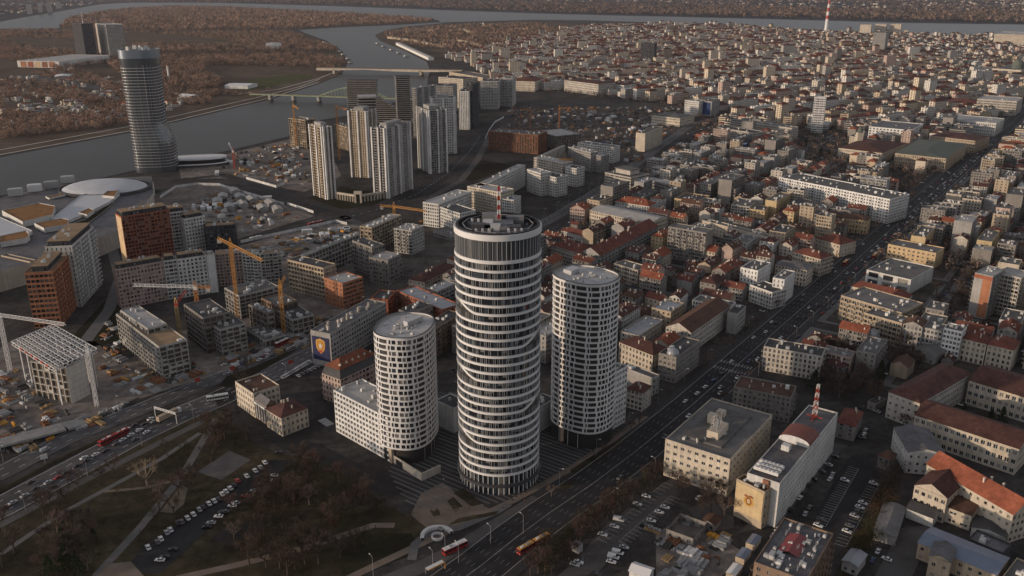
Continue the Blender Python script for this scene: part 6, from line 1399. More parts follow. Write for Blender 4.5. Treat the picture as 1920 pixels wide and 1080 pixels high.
def ever_tree(h,r,seed):
    rg=random.Random(seed); tr,cr=MB(),MB(); tr.tube((0,0,0),(0,0,h*.8),h*.02,h*.006,6)
    for k in range(900):
        f=rg.random()**.8; z=h*(.08+.9*f); rr=r*(1-f)**.75*rg.uniform(.35,1.08); a=rg.uniform(0,6.28); o=Vector((rr*math.cos(a),rr*math.sin(a),z)); s=h*.045
        v=[o+Vector((rg.uniform(-1,1),rg.uniform(-1,1),rg.uniform(-.6,.6)))*s for _ in range(3)]; cr.tri(*[tuple(p) for p in v])
    return tr.mesh('trunk',barkm),cr.mesh('crown',evm)
def leaf_tree(h,r,seed,mat):
    rg=random.Random(seed); tr,cr=MB(),MB(); tr.tube((0,0,0),(0,0,h*.5),h*.025,h*.01,6)
    cl=[Vector((rg.gauss(0,.45)*r,rg.gauss(0,.45)*r,h*rg.uniform(.35,.9))) for _ in range(16)]
    for k in range(900):
        c=rg.choice(cl); o=c+Vector((rg.gauss(0,1),rg.gauss(0,1),rg.gauss(0,.8)))*r*.24; s=h*.035
        v=[o+Vector((rg.uniform(-1,1),rg.uniform(-1,1),rg.uniform(-.7,.7)))*s for _ in range(3)]; cr.tri(*[tuple(p) for p in v])
    return tr.mesh('trunk',barkm),cr.mesh('crown',mat)
TP=[bare_tree(11,1.0,1),bare_tree(13,.9,2,560,twig2),bare_tree(9,1.1,3),bare_tree(12,1.05,4,620),bare_tree(15,.85,5,600),bare_tree(10,1.2,6,520,twig2),bare_tree(12,1.1,7,560,M('twigs_tan',(.14,.10,.08),.95,None,.05,.2),'mid')]
TPD=bare_tree(16,1.0,9,320,M('twigs_pale',(.26,.20,.14),.95,None,.05),True)
EV=[ever_tree(13,4,1),ever_tree(10,3.4,2)]; LT=[leaf_tree(9,3.6,1,rustm),leaf_tree(8,3.2,2,M('leaves_dark_olive',(.035,.032,.016),.9,None,.05,.3)),leaf_tree(10,3.8,3,M('leaves_dry_brown',(.06,.044,.03),.9,None,.05,.3))]
TREES=[]
def plant(px,kind,n,dens_poly=True,world=False,exr=True):
    q=px if world else GP(px); xs=[p[0] for p in q]; ys=[p[1] for p in q]; k=0; tries=0
    while k<n and tries<n*30:
        tries+=1; x,y=random.uniform(min(xs),max(xs)),random.uniform(min(ys),max(ys))
        if not inpoly(x,y,q) or taken(x,y,2.) or dseg(x,y,AVC)<19: continue
        if any((x-a)**2+(y-b)**2<9 for a,b,_,_ in TREES[-80:]): continue
        TREES.append((x,y,random.choice(kind),random.uniform(.75,1.25))); k+=1
bk=TP; mixp=TP+[LT[0],LT[2]]
PATHC=[GP([(180,1080),(262,990),(340,895),(375,835),(405,785)]),GP([(-60,1075),(0,1040),(120,960),(240,895),(300,862),(375,812)]),GP([(330,1085),(450,1058),(560,1030),(640,1005),(700,985)])]
plant([(520,850),(610,870),(690,925),(720,965),(640,1000),(540,1030),(440,1050),(430,960),(500,900)],TP+[LT[0],LT[1],LT[2],LT[2]],66)
plant([(0,1045),(60,1010),(150,955),(190,960),(200,1030),(170,1080),(0,1080)],TP,16)
plant([(95,1085),(120,1020),(165,1005),(190,1030),(170,1085)],[EV[0],EV[1],LT[1]],9)
plant([(0,960),(90,915),(230,880),(160,950),(0,1030)],TP,10)
plant([(300,860),(420,790),(480,835),(500,850),(430,850),(370,880)],TP+[LT[1]],16)
plant([(270,960),(360,890),(380,910),(290,1010)],TP+[LT[1]],8)
plant([(460,1060),(640,1015),(700,1010),(640,1050),(560,1085)],[LT[1],LT[2]]+TP,16)
plant([(415,720),(470,690),(490,720),(475,745)],TP,2)
HEDGE=[(1030,1040),(1090,985),(1150,930),(1210,885),(1255,880),(1215,918),(1130,985),(1085,1040),(1040,1085),(1000,1085)]
plant(HEDGE,[LT[1],LT[2],LT[1]]+TP[:3],84)
plant([(985,1045),(1050,1000),(1060,1040),(1030,1085),(990,1085)],TP+[LT[2]],10)
plant([(1265,905),(1310,910),(1300,950),(1270,945)],[TP[1]],2); plant([(1662,893),(1685,905),(1655,985),(1615,1060),(1580,1085),(1602,1035)],[LT[2],LT[1],LT[0]],22)
plant([(1480,690),(1560,640),(1660,665),(1650,740),(1560,760),(1500,720)],TP+[LT[1],EV[0],LT[1]],34)
plant([(1740,560),(1815,520),(1815,600),(1740,600)],[LT[1]]+TP,18); plant([(1650,690),(1690,640),(1760,660),(1700,720)],[LT[1]]+TP,14)
plant([(1780,790),(1900,800),(1890,830),(1800,780)],[EV[0],LT[1]],6); plant([(1310,690),(1400,640),(1410,660),(1330,710)],TP,14)
plant([(1500,690),(1560,660),(1640,690),(1640,760),(1560,750)],TP+[LT[1],LT[2]],22); plant([(1310,905),(1370,935),(1370,990),(1320,1000)],TP,7)
plant([(1390,480),(1460,430),(1520,440),(1500,480),(1420,500)],TP+[LT[1]],26); plant([(1240,790),(1280,745),(1310,735),(1260,780)],TP,6)
plant([(1490,250),(1580,290),(1560,320),(1500,310)],TP+[EV[0]],20); plant([(1690,350),(1730,320),(1740,335),(1710,370)],TP,6)
for u,v in ((757,985),(770,975),(855,965),(880,955),(815,970),(828,1005)): TREES.append((*G(u,v),TP[2],.55))
for t_ in (-14.2,14.4):
    for k in range(60):
        s=-70+k*13+random.uniform(-3,3); x,y=av(s,t_)
        if random.random()<.7 and y<1000 and inview(x,y,0) and not taken(x,y,1.5): TREES.append((x,y,random.choice(TP[:3]+TP[6:]),random.uniform(.5,.75)))
# garden trees inside the town blocks
random.shuffle(courts)
for x,y in courts:
    if taken(x,y,1.5) or not inview(x,y): continue
    if y<1000 and len(TREES)<560: TREES.append((x,y,random.choice(TP+[LT[1],LT[2]]),random.uniform(.6,1.)))
tl_=[]; cnt={}
KN={}
for i,p in enumerate(TP): KN[id(p[0])]=('bare_tree','bare brown winter tree')
KN[id(TP[6][0])]=('bare_tree','bare tan twigged winter tree'); KN[id(TPD[0])]=('bare_tree','bare pale barked tree'); KN[id(EV[0][0])]=KN[id(EV[1][0])]=('evergreen_tree','dark conical evergreen tree'); KN[id(LT[0][0])]=('leafy_tree','rust leaved tree'); KN[id(LT[1][0])]=('leafy_tree','dark olive leaved tree'); KN[id(LT[2][0])]=('leafy_tree','dry brown leaved tree')
LMW+= [(Vector(G(*p)),n) for p,n in (((765,860),'the shorter curved tower'),((500,860),'the park ball court'),((215,1065),'the hexagon terrace'),((335,905),'the pale forked tree'),((1000,1030),'the yellow roofed bus'),((1170,990),'the car park'),((460,800),'the ornate corner house'),((1300,860),'the cream government block'),((1600,940),'the striped car park'),((640,1010),'the lower park path'),((880,1030),'the white roofed bus'))]
TREES.append((*G(277,915),TPD,1.15))
TREES.sort(key=lambda t_:t_[1]); lt=ranked([(x,y,KN[id(p[0])][1]) for x,y,p,s in TREES])
over=[]
for (x,y,p,s),lab in zip(TREES,lt):
    nm=KN[id(p[0])][0]
    if p is TPD: lab='pale barked forked bare tree standing tall beside the park path'
    cnt[nm]=cnt.get(nm,0)+1
    if cnt[nm]>290: over.append((x,y,s)); continue
    o=add(nm,None,None,(x,y,0),random.uniform(0,6.28),(s,s,s)); tag(o,lab,'tree','bare winter trees' if nm=='bare_tree' else 'trees in leaf'); add('trunk',p[0],o); add('crown',p[1],o)
# far woods: joined twig clumps
rg=random.Random(3)
def clump(n,seed,sz=.16):
    rg=random.Random(seed); V=[];Fc=[]
    for k in range(n):
        while True:
            o=Vector((rg.uniform(-1,1),rg.uniform(-1,1),rg.uniform(-1,1)))
            if .35<o.length<1: break
        o=Vector((o.x*.5,o.y*.5,.55+o.z*.45)); i=len(V)
        for _ in range(3): V.append(tuple(o+Vector((rg.uniform(-1,1),rg.uniform(-1,1),rg.uniform(-1,1)))*sz))
        Fc.append((i,i+1,i+2))
    i=len(V); V+=[(-.02,0,0),(.02,0,0),(0,0,.6)]; Fc.append((i,i+1,i+2)); return np.array(V),np.array(Fc)
CL=[clump(40,k) for k in range(4)]; CLS=[clump(16,k+9,.24) for k in range(3)]
fm=[M('far_wood_brown',(.27,.18,.13),.95,[(180,.5),(30,.35)],.05),M('far_wood_grey',(.20,.145,.115),.95,[(130,.3),(30,.25)],.05),M('far_wood_dark',(.055,.052,.052),.95,[(60,.3)],.05)]
def wood(name,label,px,n,hr,clumps,holes=(),noise=None,mats=fm,pw=(.62,.3,.08)):
    q=GP(px); pos=[]; 
    lo=np.array(q).min(0); hi=np.array(q).max(0); xs=[p[0] for p in px]; ys=[p[1] for p in px]
    t=0
    while len(pos)<n and t<n*12:
        t+=1
        if rg.random()<.6: u,v=rg.uniform(min(xs),max(xs)),rg.uniform(max(1.5,min(ys)),max(ys)); x,y=G(u,v)
        else: x,y=rg.uniform(lo[0],hi[0]),rg.uniform(lo[1],hi[1])
        if not inpoly(x,y,q) or not inview(x,y,.08) or taken(x,y,6): continue
        if noise and (math.sin(x/noise+1.3)+math.sin(y/noise*.8+.5)+math.sin((x+y)/noise*1.7))<-.5: continue
        if any(inpoly(x,y,h) for h in holes) or (name=='town_trees' and dseg(x,y,AVC)<22): continue
        pos.append((x,y,-.3))
    pos=np.array(pos); Vs=[];Fs=[];Ms=[]; off=0
    grp=np.array([rg.randrange(len(clumps)) for _ in pos])
    for g,(V,Fq) in enumerate(clumps):
        pp=pos[grp==g]
        if len(pp)==0: continue
        h=np.array([rg.uniform(*hr) for _ in pp]); sc_=np.stack([h*NR.uniform(.7,1.1,len(h)),h*NR.uniform(.7,1.1,len(h)),h],1)
        v,f=scatter(V,Fq,pp,sc_,NR.uniform(0,6.28,len(pp))); Vs.append(v); Fs.append(f+off); off+=len(v); Ms.append(np.repeat(NR.choice(3,len(pp),p=pw),len(Fq)))
    arr_obj(name,np.concatenate(Vs),np.concatenate(Fs),mats,np.concatenate(Ms),None,kind='stuff',label=label,category='wood')
wood('island_forest','dense bare forest covering the river island',ISL,7000,(14,22),CLS,noise=None)
wood('left_bank_woods','bare brown woods on the far bank behind the glass tower',[(0,150),(0,57),(120,57),(300,61),(540,60),(600,78),(640,97),(650,118),(638,130),(560,140),(470,150),(380,170),(250,160),(200,120)],5200,(10,17),CL[:3],noise=170)
wood('left_bank_gardens','garden trees between the cottages on the far bank',[(0,262),(0,150),(120,130),(330,165),(470,180),(600,148),(560,158),(420,196),(330,214),(250,234)],2600,(7,13),CL,noise=60)
wood('fortress_woods','trees on the old fortress hill at the river junction',[(715,66),(760,54),(900,46),(1010,44),(1050,56),(980,75),(880,95),(800,92),(760,82)],1500,(10,16),CLS)
wood('far_shore_woods','long band of forest on the far shore of the second river',[(250,3),(640,9),(830,16),(1000,22),(1290,29),(1600,36),(1920,42),(2050,43),(2050,26),(1600,20),(1290,12),(1000,6),(640,0),(250,0)],9000,(16,26),CLS,pw=(.15,.3,.55))
wood('far_plain_groves','scattered groves on the hazy plain at the top edge',[(-60,35),(180,5),(1000,6),(1600,20),(2050,26),(2050,0),(-60,0)],5000,(14,26),CLS,pw=(.1,.3,.6),noise=300)
wood('town_trees','dark trees in streets and yards of the middle distance town',[(985,168),(1290,205),(1310,250),(1180,350),(1300,420),(2000,560),(2100,200),(1900,120),(1100,110),(960,150)],2600,(7,12),CL,pw=(.3,.3,.4))
wood('park_brush','low brown brush and saplings under the park trees',[(0,1045),(150,955),(250,900),(400,800),(520,850),(720,960),(640,1000),(440,1050),(300,1085),(0,1085)],520,(1.0,3.0),[clump(40,31,.10),clump(40,32,.10)],holes=[GP([(235,1085),(265,1015),(330,975),(420,910),(505,855),(570,860),(470,935),(400,995),(310,1085)]),GP([(150,1085),(190,1040),(250,1045),(280,1085)]),GP([(360,885),(430,840),(475,862),(415,905)])]+[GP(p) for p in ([(172,1080),(330,895),(400,780),(412,790),(345,900),(192,1080)],)],mats=[M('brush_brown',(.05,.034,.025),.95,None,.05),M('brush_grey',(.045,.033,.026),.95,None,.05),M('brush_olive',(.03,.026,.016),.95,None,.05)])
wood('verge_brush','brown scrub along the railway yard and the avenue edge',[(960,205),(1280,205),(1290,225),(1150,300),(960,240)],500,(2,5),CL[:2])
if STRC:
    cv=MB(); cv.box(-2.1,-.85,.3,2.1,.85,.95); cv.box(-1.3,-.75,.95,.8,.75,1.42,1)
    V=np.array(cv.v); Fq=np.array(cv.f); pp=np.array([(x,y,.05) for x,y,a in STRC if not taken(x,y,.9) and inview(x,y) and dseg(x,y,AVC)>15 and dseg(x,y,BLV)>9]); aa=np.array([a for x,y,a in STRC if not taken(x,y,.9) and inview(x,y) and dseg(x,y,AVC)>15 and dseg(x,y,BLV)>9])
    v,f=scatter(V,Fq,pp,np.ones(len(pp)),aa); mi=np.where(np.tile(np.array(cv.m),len(pp))==1,6,np.repeat(NR.choice(6,len(pp)),len(Fq)))
    arr_obj('side_street_cars',v,f,[M('car_paint_'+n_,c_,.3,None,.6) for n_,c_ in (('white',(.62,.62,.62)),('silver',(.34,.35,.36)),('black',(.015,.015,.017)),('grey',(.10,.10,.105)),('red',(.30,.02,.02)),('blue',(.03,.06,.16)))]+[GL[0]],mi,None,kind='stuff',label='rows of small parked cars in the side streets of the town',category='cars')
if over: 
    pp=np.array([(x,y,0) for x,y,s in over]); v,f=scatter(*CL[0],pp,np.array([9*s for x,y,s in over]),NR.uniform(0,6,len(pp))); arr_obj('yard_trees',v,f,[fm[0]],None,None,kind='stuff',label='small bare trees in the yards behind the houses',category='wood')
# ================= vehicles =================
CARC=[('white',(.62,.62,.62)),('silver',(.34,.35,.36)),('black',(.015,.015,.017)),('grey',(.10,.10,.105)),('red',(.30,.02,.02)),('blue',(.03,.06,.16))]
tyrem=M('tyre',(.015,.015,.015),.9); lampm=M('lamp_lens',(.6,.58,.5),.3); lampr=M('tail_lamp',(.3,.01,.01),.3)
def body_mesh(col,L=4.3,Wd=1.76,van=False):
    prof=[(-L/2,.35),(-L/2,.85),(-L/2+.15,1.0),(-L*.30,1.02),(L*.17,.95),(L/2-.35,.84),(L/2-.05,.70),(L/2,.38)]
    mb=MB(); n=len(prof); hw=Wd/2
    a=[(x,-hw*(.94 if (k in(0,1,n-1,n-2)) else 1),z) for k,(x,z) in enumerate(prof)]; b=[(x,-y,z) for x,y,z in a]
    for k in range(n-1): mb.quad(a[k],b[k],b[k+1],a[k+1])
    mb.poly(a[::1]); mb.poly(b[::-1]); mb.quad(a[0],a[-1],b[-1],b[0])
    # roof panel
    r=[(-L*.36,1.0),(-L*.24,1.44),(L*.02,1.46),(L*.19,.97)] if not van else [(-L*.49,.95),(-L*.47,1.95),(L*.22,1.97),(L*.34,.97)]
    w2=hw*.80; mb.quad((r[1][0],-w2,r[1][1]+.01),(r[2][0],-w2,r[2][1]+.01),(r[2][0],w2,r[2][1]+.01),(r[1][0],w2,r[1][1]+.01))
    m=M('car_paint_'+col[0],col[1],.3,None,.6); 
    wb_=MB(); A=[(r[0][0],-hw*.93,r[0][1]),(r[1][0],-w2,r[1][1]),(r[2][0],-w2,r[2][1]),(r[3][0],-hw*.93,r[3][1])]; Bq=[(x,-y,z) for x,y,z in A]
    if van: # van sides painted, glass only at the front
        mb.quad(A[0],A[3],A[2],A[1]); mb.quad(Bq[1],Bq[2],Bq[3],Bq[0]); mb.quad(A[0],A[1],Bq[1],Bq[0]); wb_.quad(A[2],A[3],Bq[3],Bq[2])
        wb_.quad((L*.05,-hw*.9,1.15),(L*.26,-hw*.93,1.15),(L*.2,-hw*.86,1.7),(L*.05,-hw*.86,1.7)); wb_.quad((L*.05,hw*.9,1.15),(L*.26,hw*.93,1.15),(L*.2,hw*.86,1.7),(L*.05,hw*.86,1.7))
    else:
        for k in range(3): 
            if k!=1: wb_.quad(A[k],Bq[k],Bq[k+1],A[k+1])
        wb_.poly(A[::-1]); wb_.poly(Bq)
    return mb.mesh('body',m),wb_.mesh('windows',GL[0])
CARM={c[0]:body_mesh(c) for c in CARC}; VANM={c[0]:body_mesh(c,5.3,1.95,True) for c in CARC[:4]}
mb=MB(); mb.tube((0,-.1,0),(0,.1,0),.32,.32,10); mb.tube((0,.1,0),(0,-.1,0),.32,.32,10); WHEEL=mb.mesh('wheel',tyrem)
mb=MB(); mb.box(-.03,-.18,-.08,.03,.18,.08,bottom=True); HL=mb.mesh('headlight',lampm); TLm=mb.mesh('tail_light',lampr)
CARS=[]
def car(x,y,rz,col,van,where): CARS.append((x,y,rz,col,van,where))
CW=['white']*5+['silver']*3+['black']*4+['grey']*3+['red','blue']
def cars_px(lst,rz,where,jit=.08):
    for u,v in lst:
        x,y=G(u,v); car(x,y,rz+random.uniform(-jit,jit)+random.choice((0,math.pi)),random.choice(CW),random.random()<.1,where)
def heading(a,b): A,Bv=Vector(G(*a)),Vector(G(*b)); d=Bv-A; return math.atan2(d.y,d.x)
hb=heading((0,950),(340,775))
for u,v,c in ((8,954,'black'),(25,944,'silver'),(47,931,'silver'),(67,918,'black'),(91,906,'silver'),(58,906,'black'),(109,897,'red'),(124,888,'black'),(145,875,'black'),(161,866,'black'),(158,860,'white'),(180,854,'white'),(198,847,'black'),(218,834,'grey'),(231,826,'white'),(246,817,'white'),(262,808,'white'),(238,806,'white'),(254,825,'grey'),(275,812,'white'),(283,787,'white'),(289,792,'silver'),(270,797,'black'),(252,799,'black')):
    x,y=G(u,v); car(x,y,hb,c,False,'queueing on the left boulevard')
for u,v,c,vn in ((220,767,'white',1),(420,685,'white',0),(460,676,'silver',0),(425,702,'silver',0),(432,699,'white',0),(441,694,'grey',0),(487,676,'white',0),(497,668,'red',0),(510,668,'grey',0),(540,656,'white',0),(546,653,'silver',0),(551,651,'white',0),(569,642,'white',0),(553,638,'black',0),(576,626,'black',0),(590,632,'white',0),(85,845,'silver',1)):
    x,y=G(u,v); car(x,y,hb-.05,c,bool(vn),'on the upper boulevard lanes')
hp=heading((275,1030),(505,868))
for u,v,c in ((278,1028,'white'),(296,1018,'grey'),(302,1012,'white'),(313,1000,'silver'),(320,995,'white'),(333,983,'black'),(341,980,'grey'),(352,973,'white'),(363,966,'white'),(374,957,'silver'),(382,953,'black'),(392,946,'white'),(402,941,'white'),(410,938,'black'),(417,928,'white'),(424,923,'white'),(432,917,'white'),(440,912,'black'),(446,903,'red'),(463,894,'white'),(479,884,'white'),(489,878,'silver'),(497,869,'white')):
    x,y=G(u,v); car(x,y,hp+math.pi/2-.5,c,False,'in the park lot left row')
for u,v,c in ((300,1052,'white'),(310,1046,'black'),(325,1032,'black'),(388,990,'black'),(396,982,'silver'),(410,970,'white'),(417,963,'black'),(422,961,'grey'),(436,950,'white'),(442,945,'white'),(461,932,'red'),(477,922,'grey'),(492,908,'grey'),(503,902,'silver'),(514,893,'white'),(523,850,'black')):
    x,y=G(u,v); car(x,y,hp+math.pi/2+.4,c,False,'in the park lot right row')
for u,v,c,vn in ((1130,1004,'white',0),(1152,989,'white',0),(1160,976,'white',1),(1166,974,'grey',0),(1195,947,'white',0),(1192,952,'black',0),(1212,932,'white',0),(1217,928,'black',0),(1247,953,'white',0),(1236,962,'white',0),(1221,978,'white',0),(1208,987,'black',0),(1170,1028,'silver',0),(1158,1038,'white',1),(1150,1046,'white',1),(1146,1055,'white',0),(1078,1060,'silver',0),(1090,1052,'black',0),(1085,1056,'white',0),(1117,1078,'black',0)):
    x,y=G(u,v); car(x,y,math.radians(54.6)-math.pi/2+.2,c,bool(vn),'in the hedge side car park')
for u,v,c in ((1584,902,'white'),(1638,908,'white'),(1618,945,'white'),(1612,953,'white'),(1611,961,'black'),(1602,969,'silver'),(1593,988,'grey'),(1588,998,'white'),(1534,987,'white'),(1540,976,'black')):
    x,y=G(u,v); car(x,y,math.radians(54.6)-math.pi/2-.1,c,False,'in the striped car park')
for u,v,c in ((1566,858,'black'),(1553,873,'silver'),(1540,885,'grey'),(1525,900,'black'),(1516,911,'black'),(1500,935,'white'),(1507,927,'black'),(1482,957,'black'),(1518,953,'grey'),(1510,965,'silver'),(1561,891,'silver'),(1556,900,'white'),(1458,994,'white'),(1450,1006,'white'),(1310,935,'white'),(1366,942,'black'),(1623,808,'silver'),(1620,816,'white'),(1644,773,'silver'),(1677,1019,'grey'),(1662,1050,'white'),(1646,1035,'white'),(1636,1052,'blue')):
    x,y=G(u,v); car(x,y,math.radians(54.6)+random.choice((0,0,1.4))+random.uniform(-.1,.1),c,False,'beside the white office slab')
for k in range(14):
    x,y=G(530+k*3.9,709-k*2.3); car(x,y,heading((530,709),(584,677))+1.2,random.choice(('white','white','silver','white')),False,'in the banner yard')
for k in range(6):
    x,y=G(560+k*7,706-k*3.6); car(x,y,heading((530,709),(584,677))+1.3,random.choice(('black','grey','silver')),False,'in the second banner yard row')
for t_,s0,s1,n,dens in ((5.,-60,420,11,1),(8.1,60,520,12,1),(-4.4,40,420,7,1),(-7.6,160,520,9,1),(5.,430,1180,42,1),(8.1,430,1180,40,1),(2.,500,1180,26,1),(-4.4,520,1180,22,1),(-7.6,560,1180,14,1)):
    for k in range(n):
        s=s0+(s1-s0)*(k+random.uniform(.1,.9))/n; x,y=av(s,t_)
        if inview(x,y,0.02): car(x,y,math.radians(54.6)+(math.pi if t_>0 else 0),random.choice(CW),False,'driving on the avenue')
for u0,v0,u1,v1,n,wh in ((1300,745,1390,672,6,'at the avenue pavement'),(1500,640,1560,590,6,'at the avenue pavement'),(800,452,850,466,7,'on the podium street'),(565,376,600,386,7,'at the waterfront junction'),(640,382,660,372,4,'waiting at the waterfront junction'),(1250,748,1275,740,3,'at the zebra crossing'),(560,700,600,680,5,'in the second banner yard row'),(870,360,915,290,6,'on the curved waterfront road'),(905,300,925,255,5,'on the curved waterfront road')):
    for k in range(n):
        u,v=u0+(u1-u0)*(k+.5)/n,v0+(v1-v0)*(k+.5)/n; x,y=G(u,v)
        if not taken(x,y,.5): car(x,y,heading((u0,v0),(u1,v1))+random.uniform(-.1,.1),random.choice(CW),False,wh)
CARS=CARS[:340]
LMW=[(Vector(G(*p)),n) for p,n in (((936,925),'the tallest tower'),((214,820),'the red articulated bus'),((408,748),'the white coach'),((318,780),'the long lorry'),((853,1030),'the white roofed bus'),((1000,1030),'the yellow roofed bus'),((215,1065),'the hexagon terrace'),((500,860),'the ball court'),((1424,985),'the gold banner'),((1560,890),'the white office slab'),((610,685),'the navy banner'),((1640,880),'the striped car park bend'),((1205,1075),'the white tent shed'),((1300,900),'the cream government block'),((1755,495),'the ochre yellow block'),((1560,390),'the long white block'),((1867,252),'the white arched block'),((1773,320),'the green roofed palace'),((1691,620),'the tan panel block'),((845,442),'the grey podium'),((672,380),'the arched gateway'))]
labs=ranked([(x,y,'%s %s %s'%(c,'van' if vn else 'car',wh)) for x,y,rz,c,vn,wh in CARS])
for (x,y,rz,c,vn,wh),lab in zip(CARS,labs):
    o=thing('van' if vn else 'car',lab,'van' if vn else 'car',(x,y,.06),rz,'cars on the streets and car parks')
    bm_,gm_=(VANM if vn and c in VANM else CARM)[c]; add('body',bm_,o); add('windows',gm_,o)
    for dx in (-1.35,1.35):
        for dy in (-.8,.8): add('wheel',WHEEL,o,(dx,dy,.32))
    if y<560:
        for dy in (-.6,.6): add('headlight',HL,o,(2.13 if not(vn and c in VANM) else 2.62,dy,.66)); add('tail_light',TLm,o,(-2.14 if not(vn and c in VANM) else -2.64,dy,.8))
def bus(name,label,u,v,rz,L,col,roofc,sections=1,cat='bus'):
    x,y=G(u,v); t=thing(name,label,cat,(x,y,.06),rz); paint=M('bus_'+col,dict(red=(.28,.02,.018),white=(.6,.6,.6),rd=(.28,.02,.018))[col],.35,None,.5)
    rm_=M('bus_roof_'+roofc,dict(white=(.6,.59,.57),yellow=(.50,.27,.07),red=(.28,.02,.018))[roofc],.5,[(1.5,.15)],.4)
    n=sections; sl=L/n; wv=2.55
    for k in range(n):
        x0=-L/2+k*sl+(.35 if k else 0); x1=-L/2+(k+1)*sl-(.35 if k<n-1 else 0)
        mb=MB(); mb.box(x0,-wv/2,.35,x1,wv/2,1.35,bottom=True); mb.box(x0,-wv/2,2.55,x1,wv/2,3.0)
        m_=int((x1-x0)/1.5)
        for i in range(m_+1):
            xx=x0+(x1-x0-.14)*i/m_; mb.box(xx,-wv/2,1.35,xx+.14,-wv/2+.1,2.55); mb.box(xx,wv/2-.1,1.35,xx+.14,wv/2,2.55)
        mb.obj('body',paint,t); mb=MB(); mb.box(x0+.06,-wv/2+.06,1.35,x1-.06,wv/2-.06,2.55); mb.obj('window_band',GL[0],t)
        mb=MB(); mb.box(x0+.1,-wv/2+.1,3.0,x1-.1,wv/2-.1,3.12); mb.obj('roof',rm_,t)
        for i in range(2): mb=MB(); mb.box(x0+sl*(.25+.35*i),-.6,3.12,x0+sl*(.25+.35*i)+1.8,.6,3.4); mb.obj('roof_unit',metal_white if i else metal_grey,t)
        for xx in (x0+1.6,x1-1.8):
            for yy in (-1.15,1.15): add('wheel',WHEEL,t,(xx,yy,.42),0,(1.35,1.3,1.35))
    if n>1: mb=MB(); mb.box(-.5,-1.15,.5,.5,1.15,2.9); mb.obj('bellows',blackm,t)
    for yy in (-.9,.9): add('headlight',HL,t,(L/2+.02,yy,.8)); 
    return t
bus('city_bus','red city bus with white roof below the circular fountain',853,1032,math.radians(38),12,'red','white')
bus('articulated_bus','long articulated bus with yellow roof and red front on the avenue',1000,1025,math.radians(222),18,'red','yellow',2)
bus('articulated_bus','all red articulated bus in the queue on the left boulevard',214,824,hb,18,'red','red',2)
bus('coach','white coach turning at the roundabout link',408,749,math.radians(22),12.5,'white','white')
bus('city_bus','dark red bus on the upper boulevard below the building shells',529,646,hb-.03,12,'red','white'); bus('city_bus','white bus on the road along the white site fence',480,449,heading((452,455),(620,418)),12,'white','white')
bus('articulated_bus','red articulated bus far off beside the white site fence',592,421,heading((452,455),(620,418)),18,'red','red',2); bus('city_bus','yellow roofed bus at the avenue stop by the curved cream block',1585,495,math.radians(54.6),12,'red','yellow'); bus('city_bus','yellow roofed bus facing the ochre block on the avenue',1640,482,math.radians(54.6),12,'red','yellow')
t=thing('lorry','long lorry with beige box trailer under the sign gantry','lorry',(*G(318,783),.06),hb)
mb=MB(); mb.box(-8,-1.25,1.1,5.2,1.25,3.9,bottom=True); mb.obj('trailer',M('trailer_beige',(.34,.27,.20),.7,[(2,.15)]),t); mb=MB(); mb.box(5.6,-1.2,.6,7.8,1.2,3.1,bottom=True); mb.obj('cab',M('cab_white',(.55,.55,.55),.4),t); mb=MB(); mb.quad((7.82,-1,1.8),(7.82,1,1.8),(7.82,1,2.8),(7.82,-1,2.8)); mb.obj('windscreen',GL[0],t)
for xx in (-6.5,-5.2,-3.9,4,6.7):
    for yy in (-1.1,1.1): add('wheel',WHEEL,t,(xx,yy,.5),0,(1.5,1.4,1.5))
# ================= cranes =================
def crane(label,base,top,tips,mat=metal_yel,th=2.0,mat2=None,jd=1.6):
    hh=hgt(base[0],base[1],top[1]); x,y=G(*base); t=thing('tower_crane',label,'crane',(x,y,0)); mb=MB(); n=max(4,int(hh/4)); h=th/2; r=.22
    for k in range(n):
        z0_,z1_=hh*k/n,hh*(k+1)/n; c=[(-h,-h),(h,-h),(h,h),(-h,h)]
        for i in range(4):
            j=(i+1)%4; mb.bar((*c[i],z0_),(*c[i],z1_),r*1.3); mb.bar((*c[i],z0_),(*c[j],z1_),r); mb.bar((*c[i],z1_),(*c[j],z1_),r)
    mb.obj('mast',mat,t); mb=MB(); mb.box(-h,-h,hh,h+.6,h,hh+2.4); mb.obj('cab',mat2 or mat,t)
    for ti,(u,v) in enumerate(tips):
        hx=hh+1.5; gx,gy=G(u,v,hx); d=Vector((gx-x,gy-y)); L=min(d.length,62); d.normalize(); s=Vector((-d.y,d.x)); m=max(4,int(L/3)); mb=MB()
        for k in range(m):
            a,b=d*(L*k/m),d*(L*(k+1)/m); w_=jd/2
            for sg in (-1,1): mb.bar((a.x+s.x*w_*sg,a.y+s.y*w_*sg,hx),(b.x+s.x*w_*sg,b.y+s.y*w_*sg,hx),.3); mb.bar((a.x+s.x*w_*sg,a.y+s.y*w_*sg,hx),((a.x+b.x)/2,(a.y+b.y)/2,hx+jd),.2); mb.bar(((a.x+b.x)/2,(a.y+b.y)/2,hx+jd),(b.x+s.x*w_*sg,b.y+s.y*w_*sg,hx),.2)
            mb.bar((a.x*1,a.y*1,hx+jd),(b.x,b.y,hx+jd),.3)
        mb.obj('jib' if ti==0 else 'counter_jib',mat2 if (mat2 and ti==0) else mat,t)
        if ti==1: e=d*(L-2); mb=MB(); mb.box(e.x-1.4,e.y-1.4,hx-2.6,e.x+1.4,e.y+1.4,hx-.1,bottom=True); mb.obj('counterweight',concm,t)
    mb=MB(); mb.bar((-h,0,hh+2.4),(0,0,hh+7),.4); mb.bar((h,0,hh+2.4),(0,0,hh+7),.4); mb.obj('apex',mat,t)
    return t
crane('tall yellow tower crane with its jib pointing right over the building shells',(447,594),(431,463),[(492,490),(409,448)])
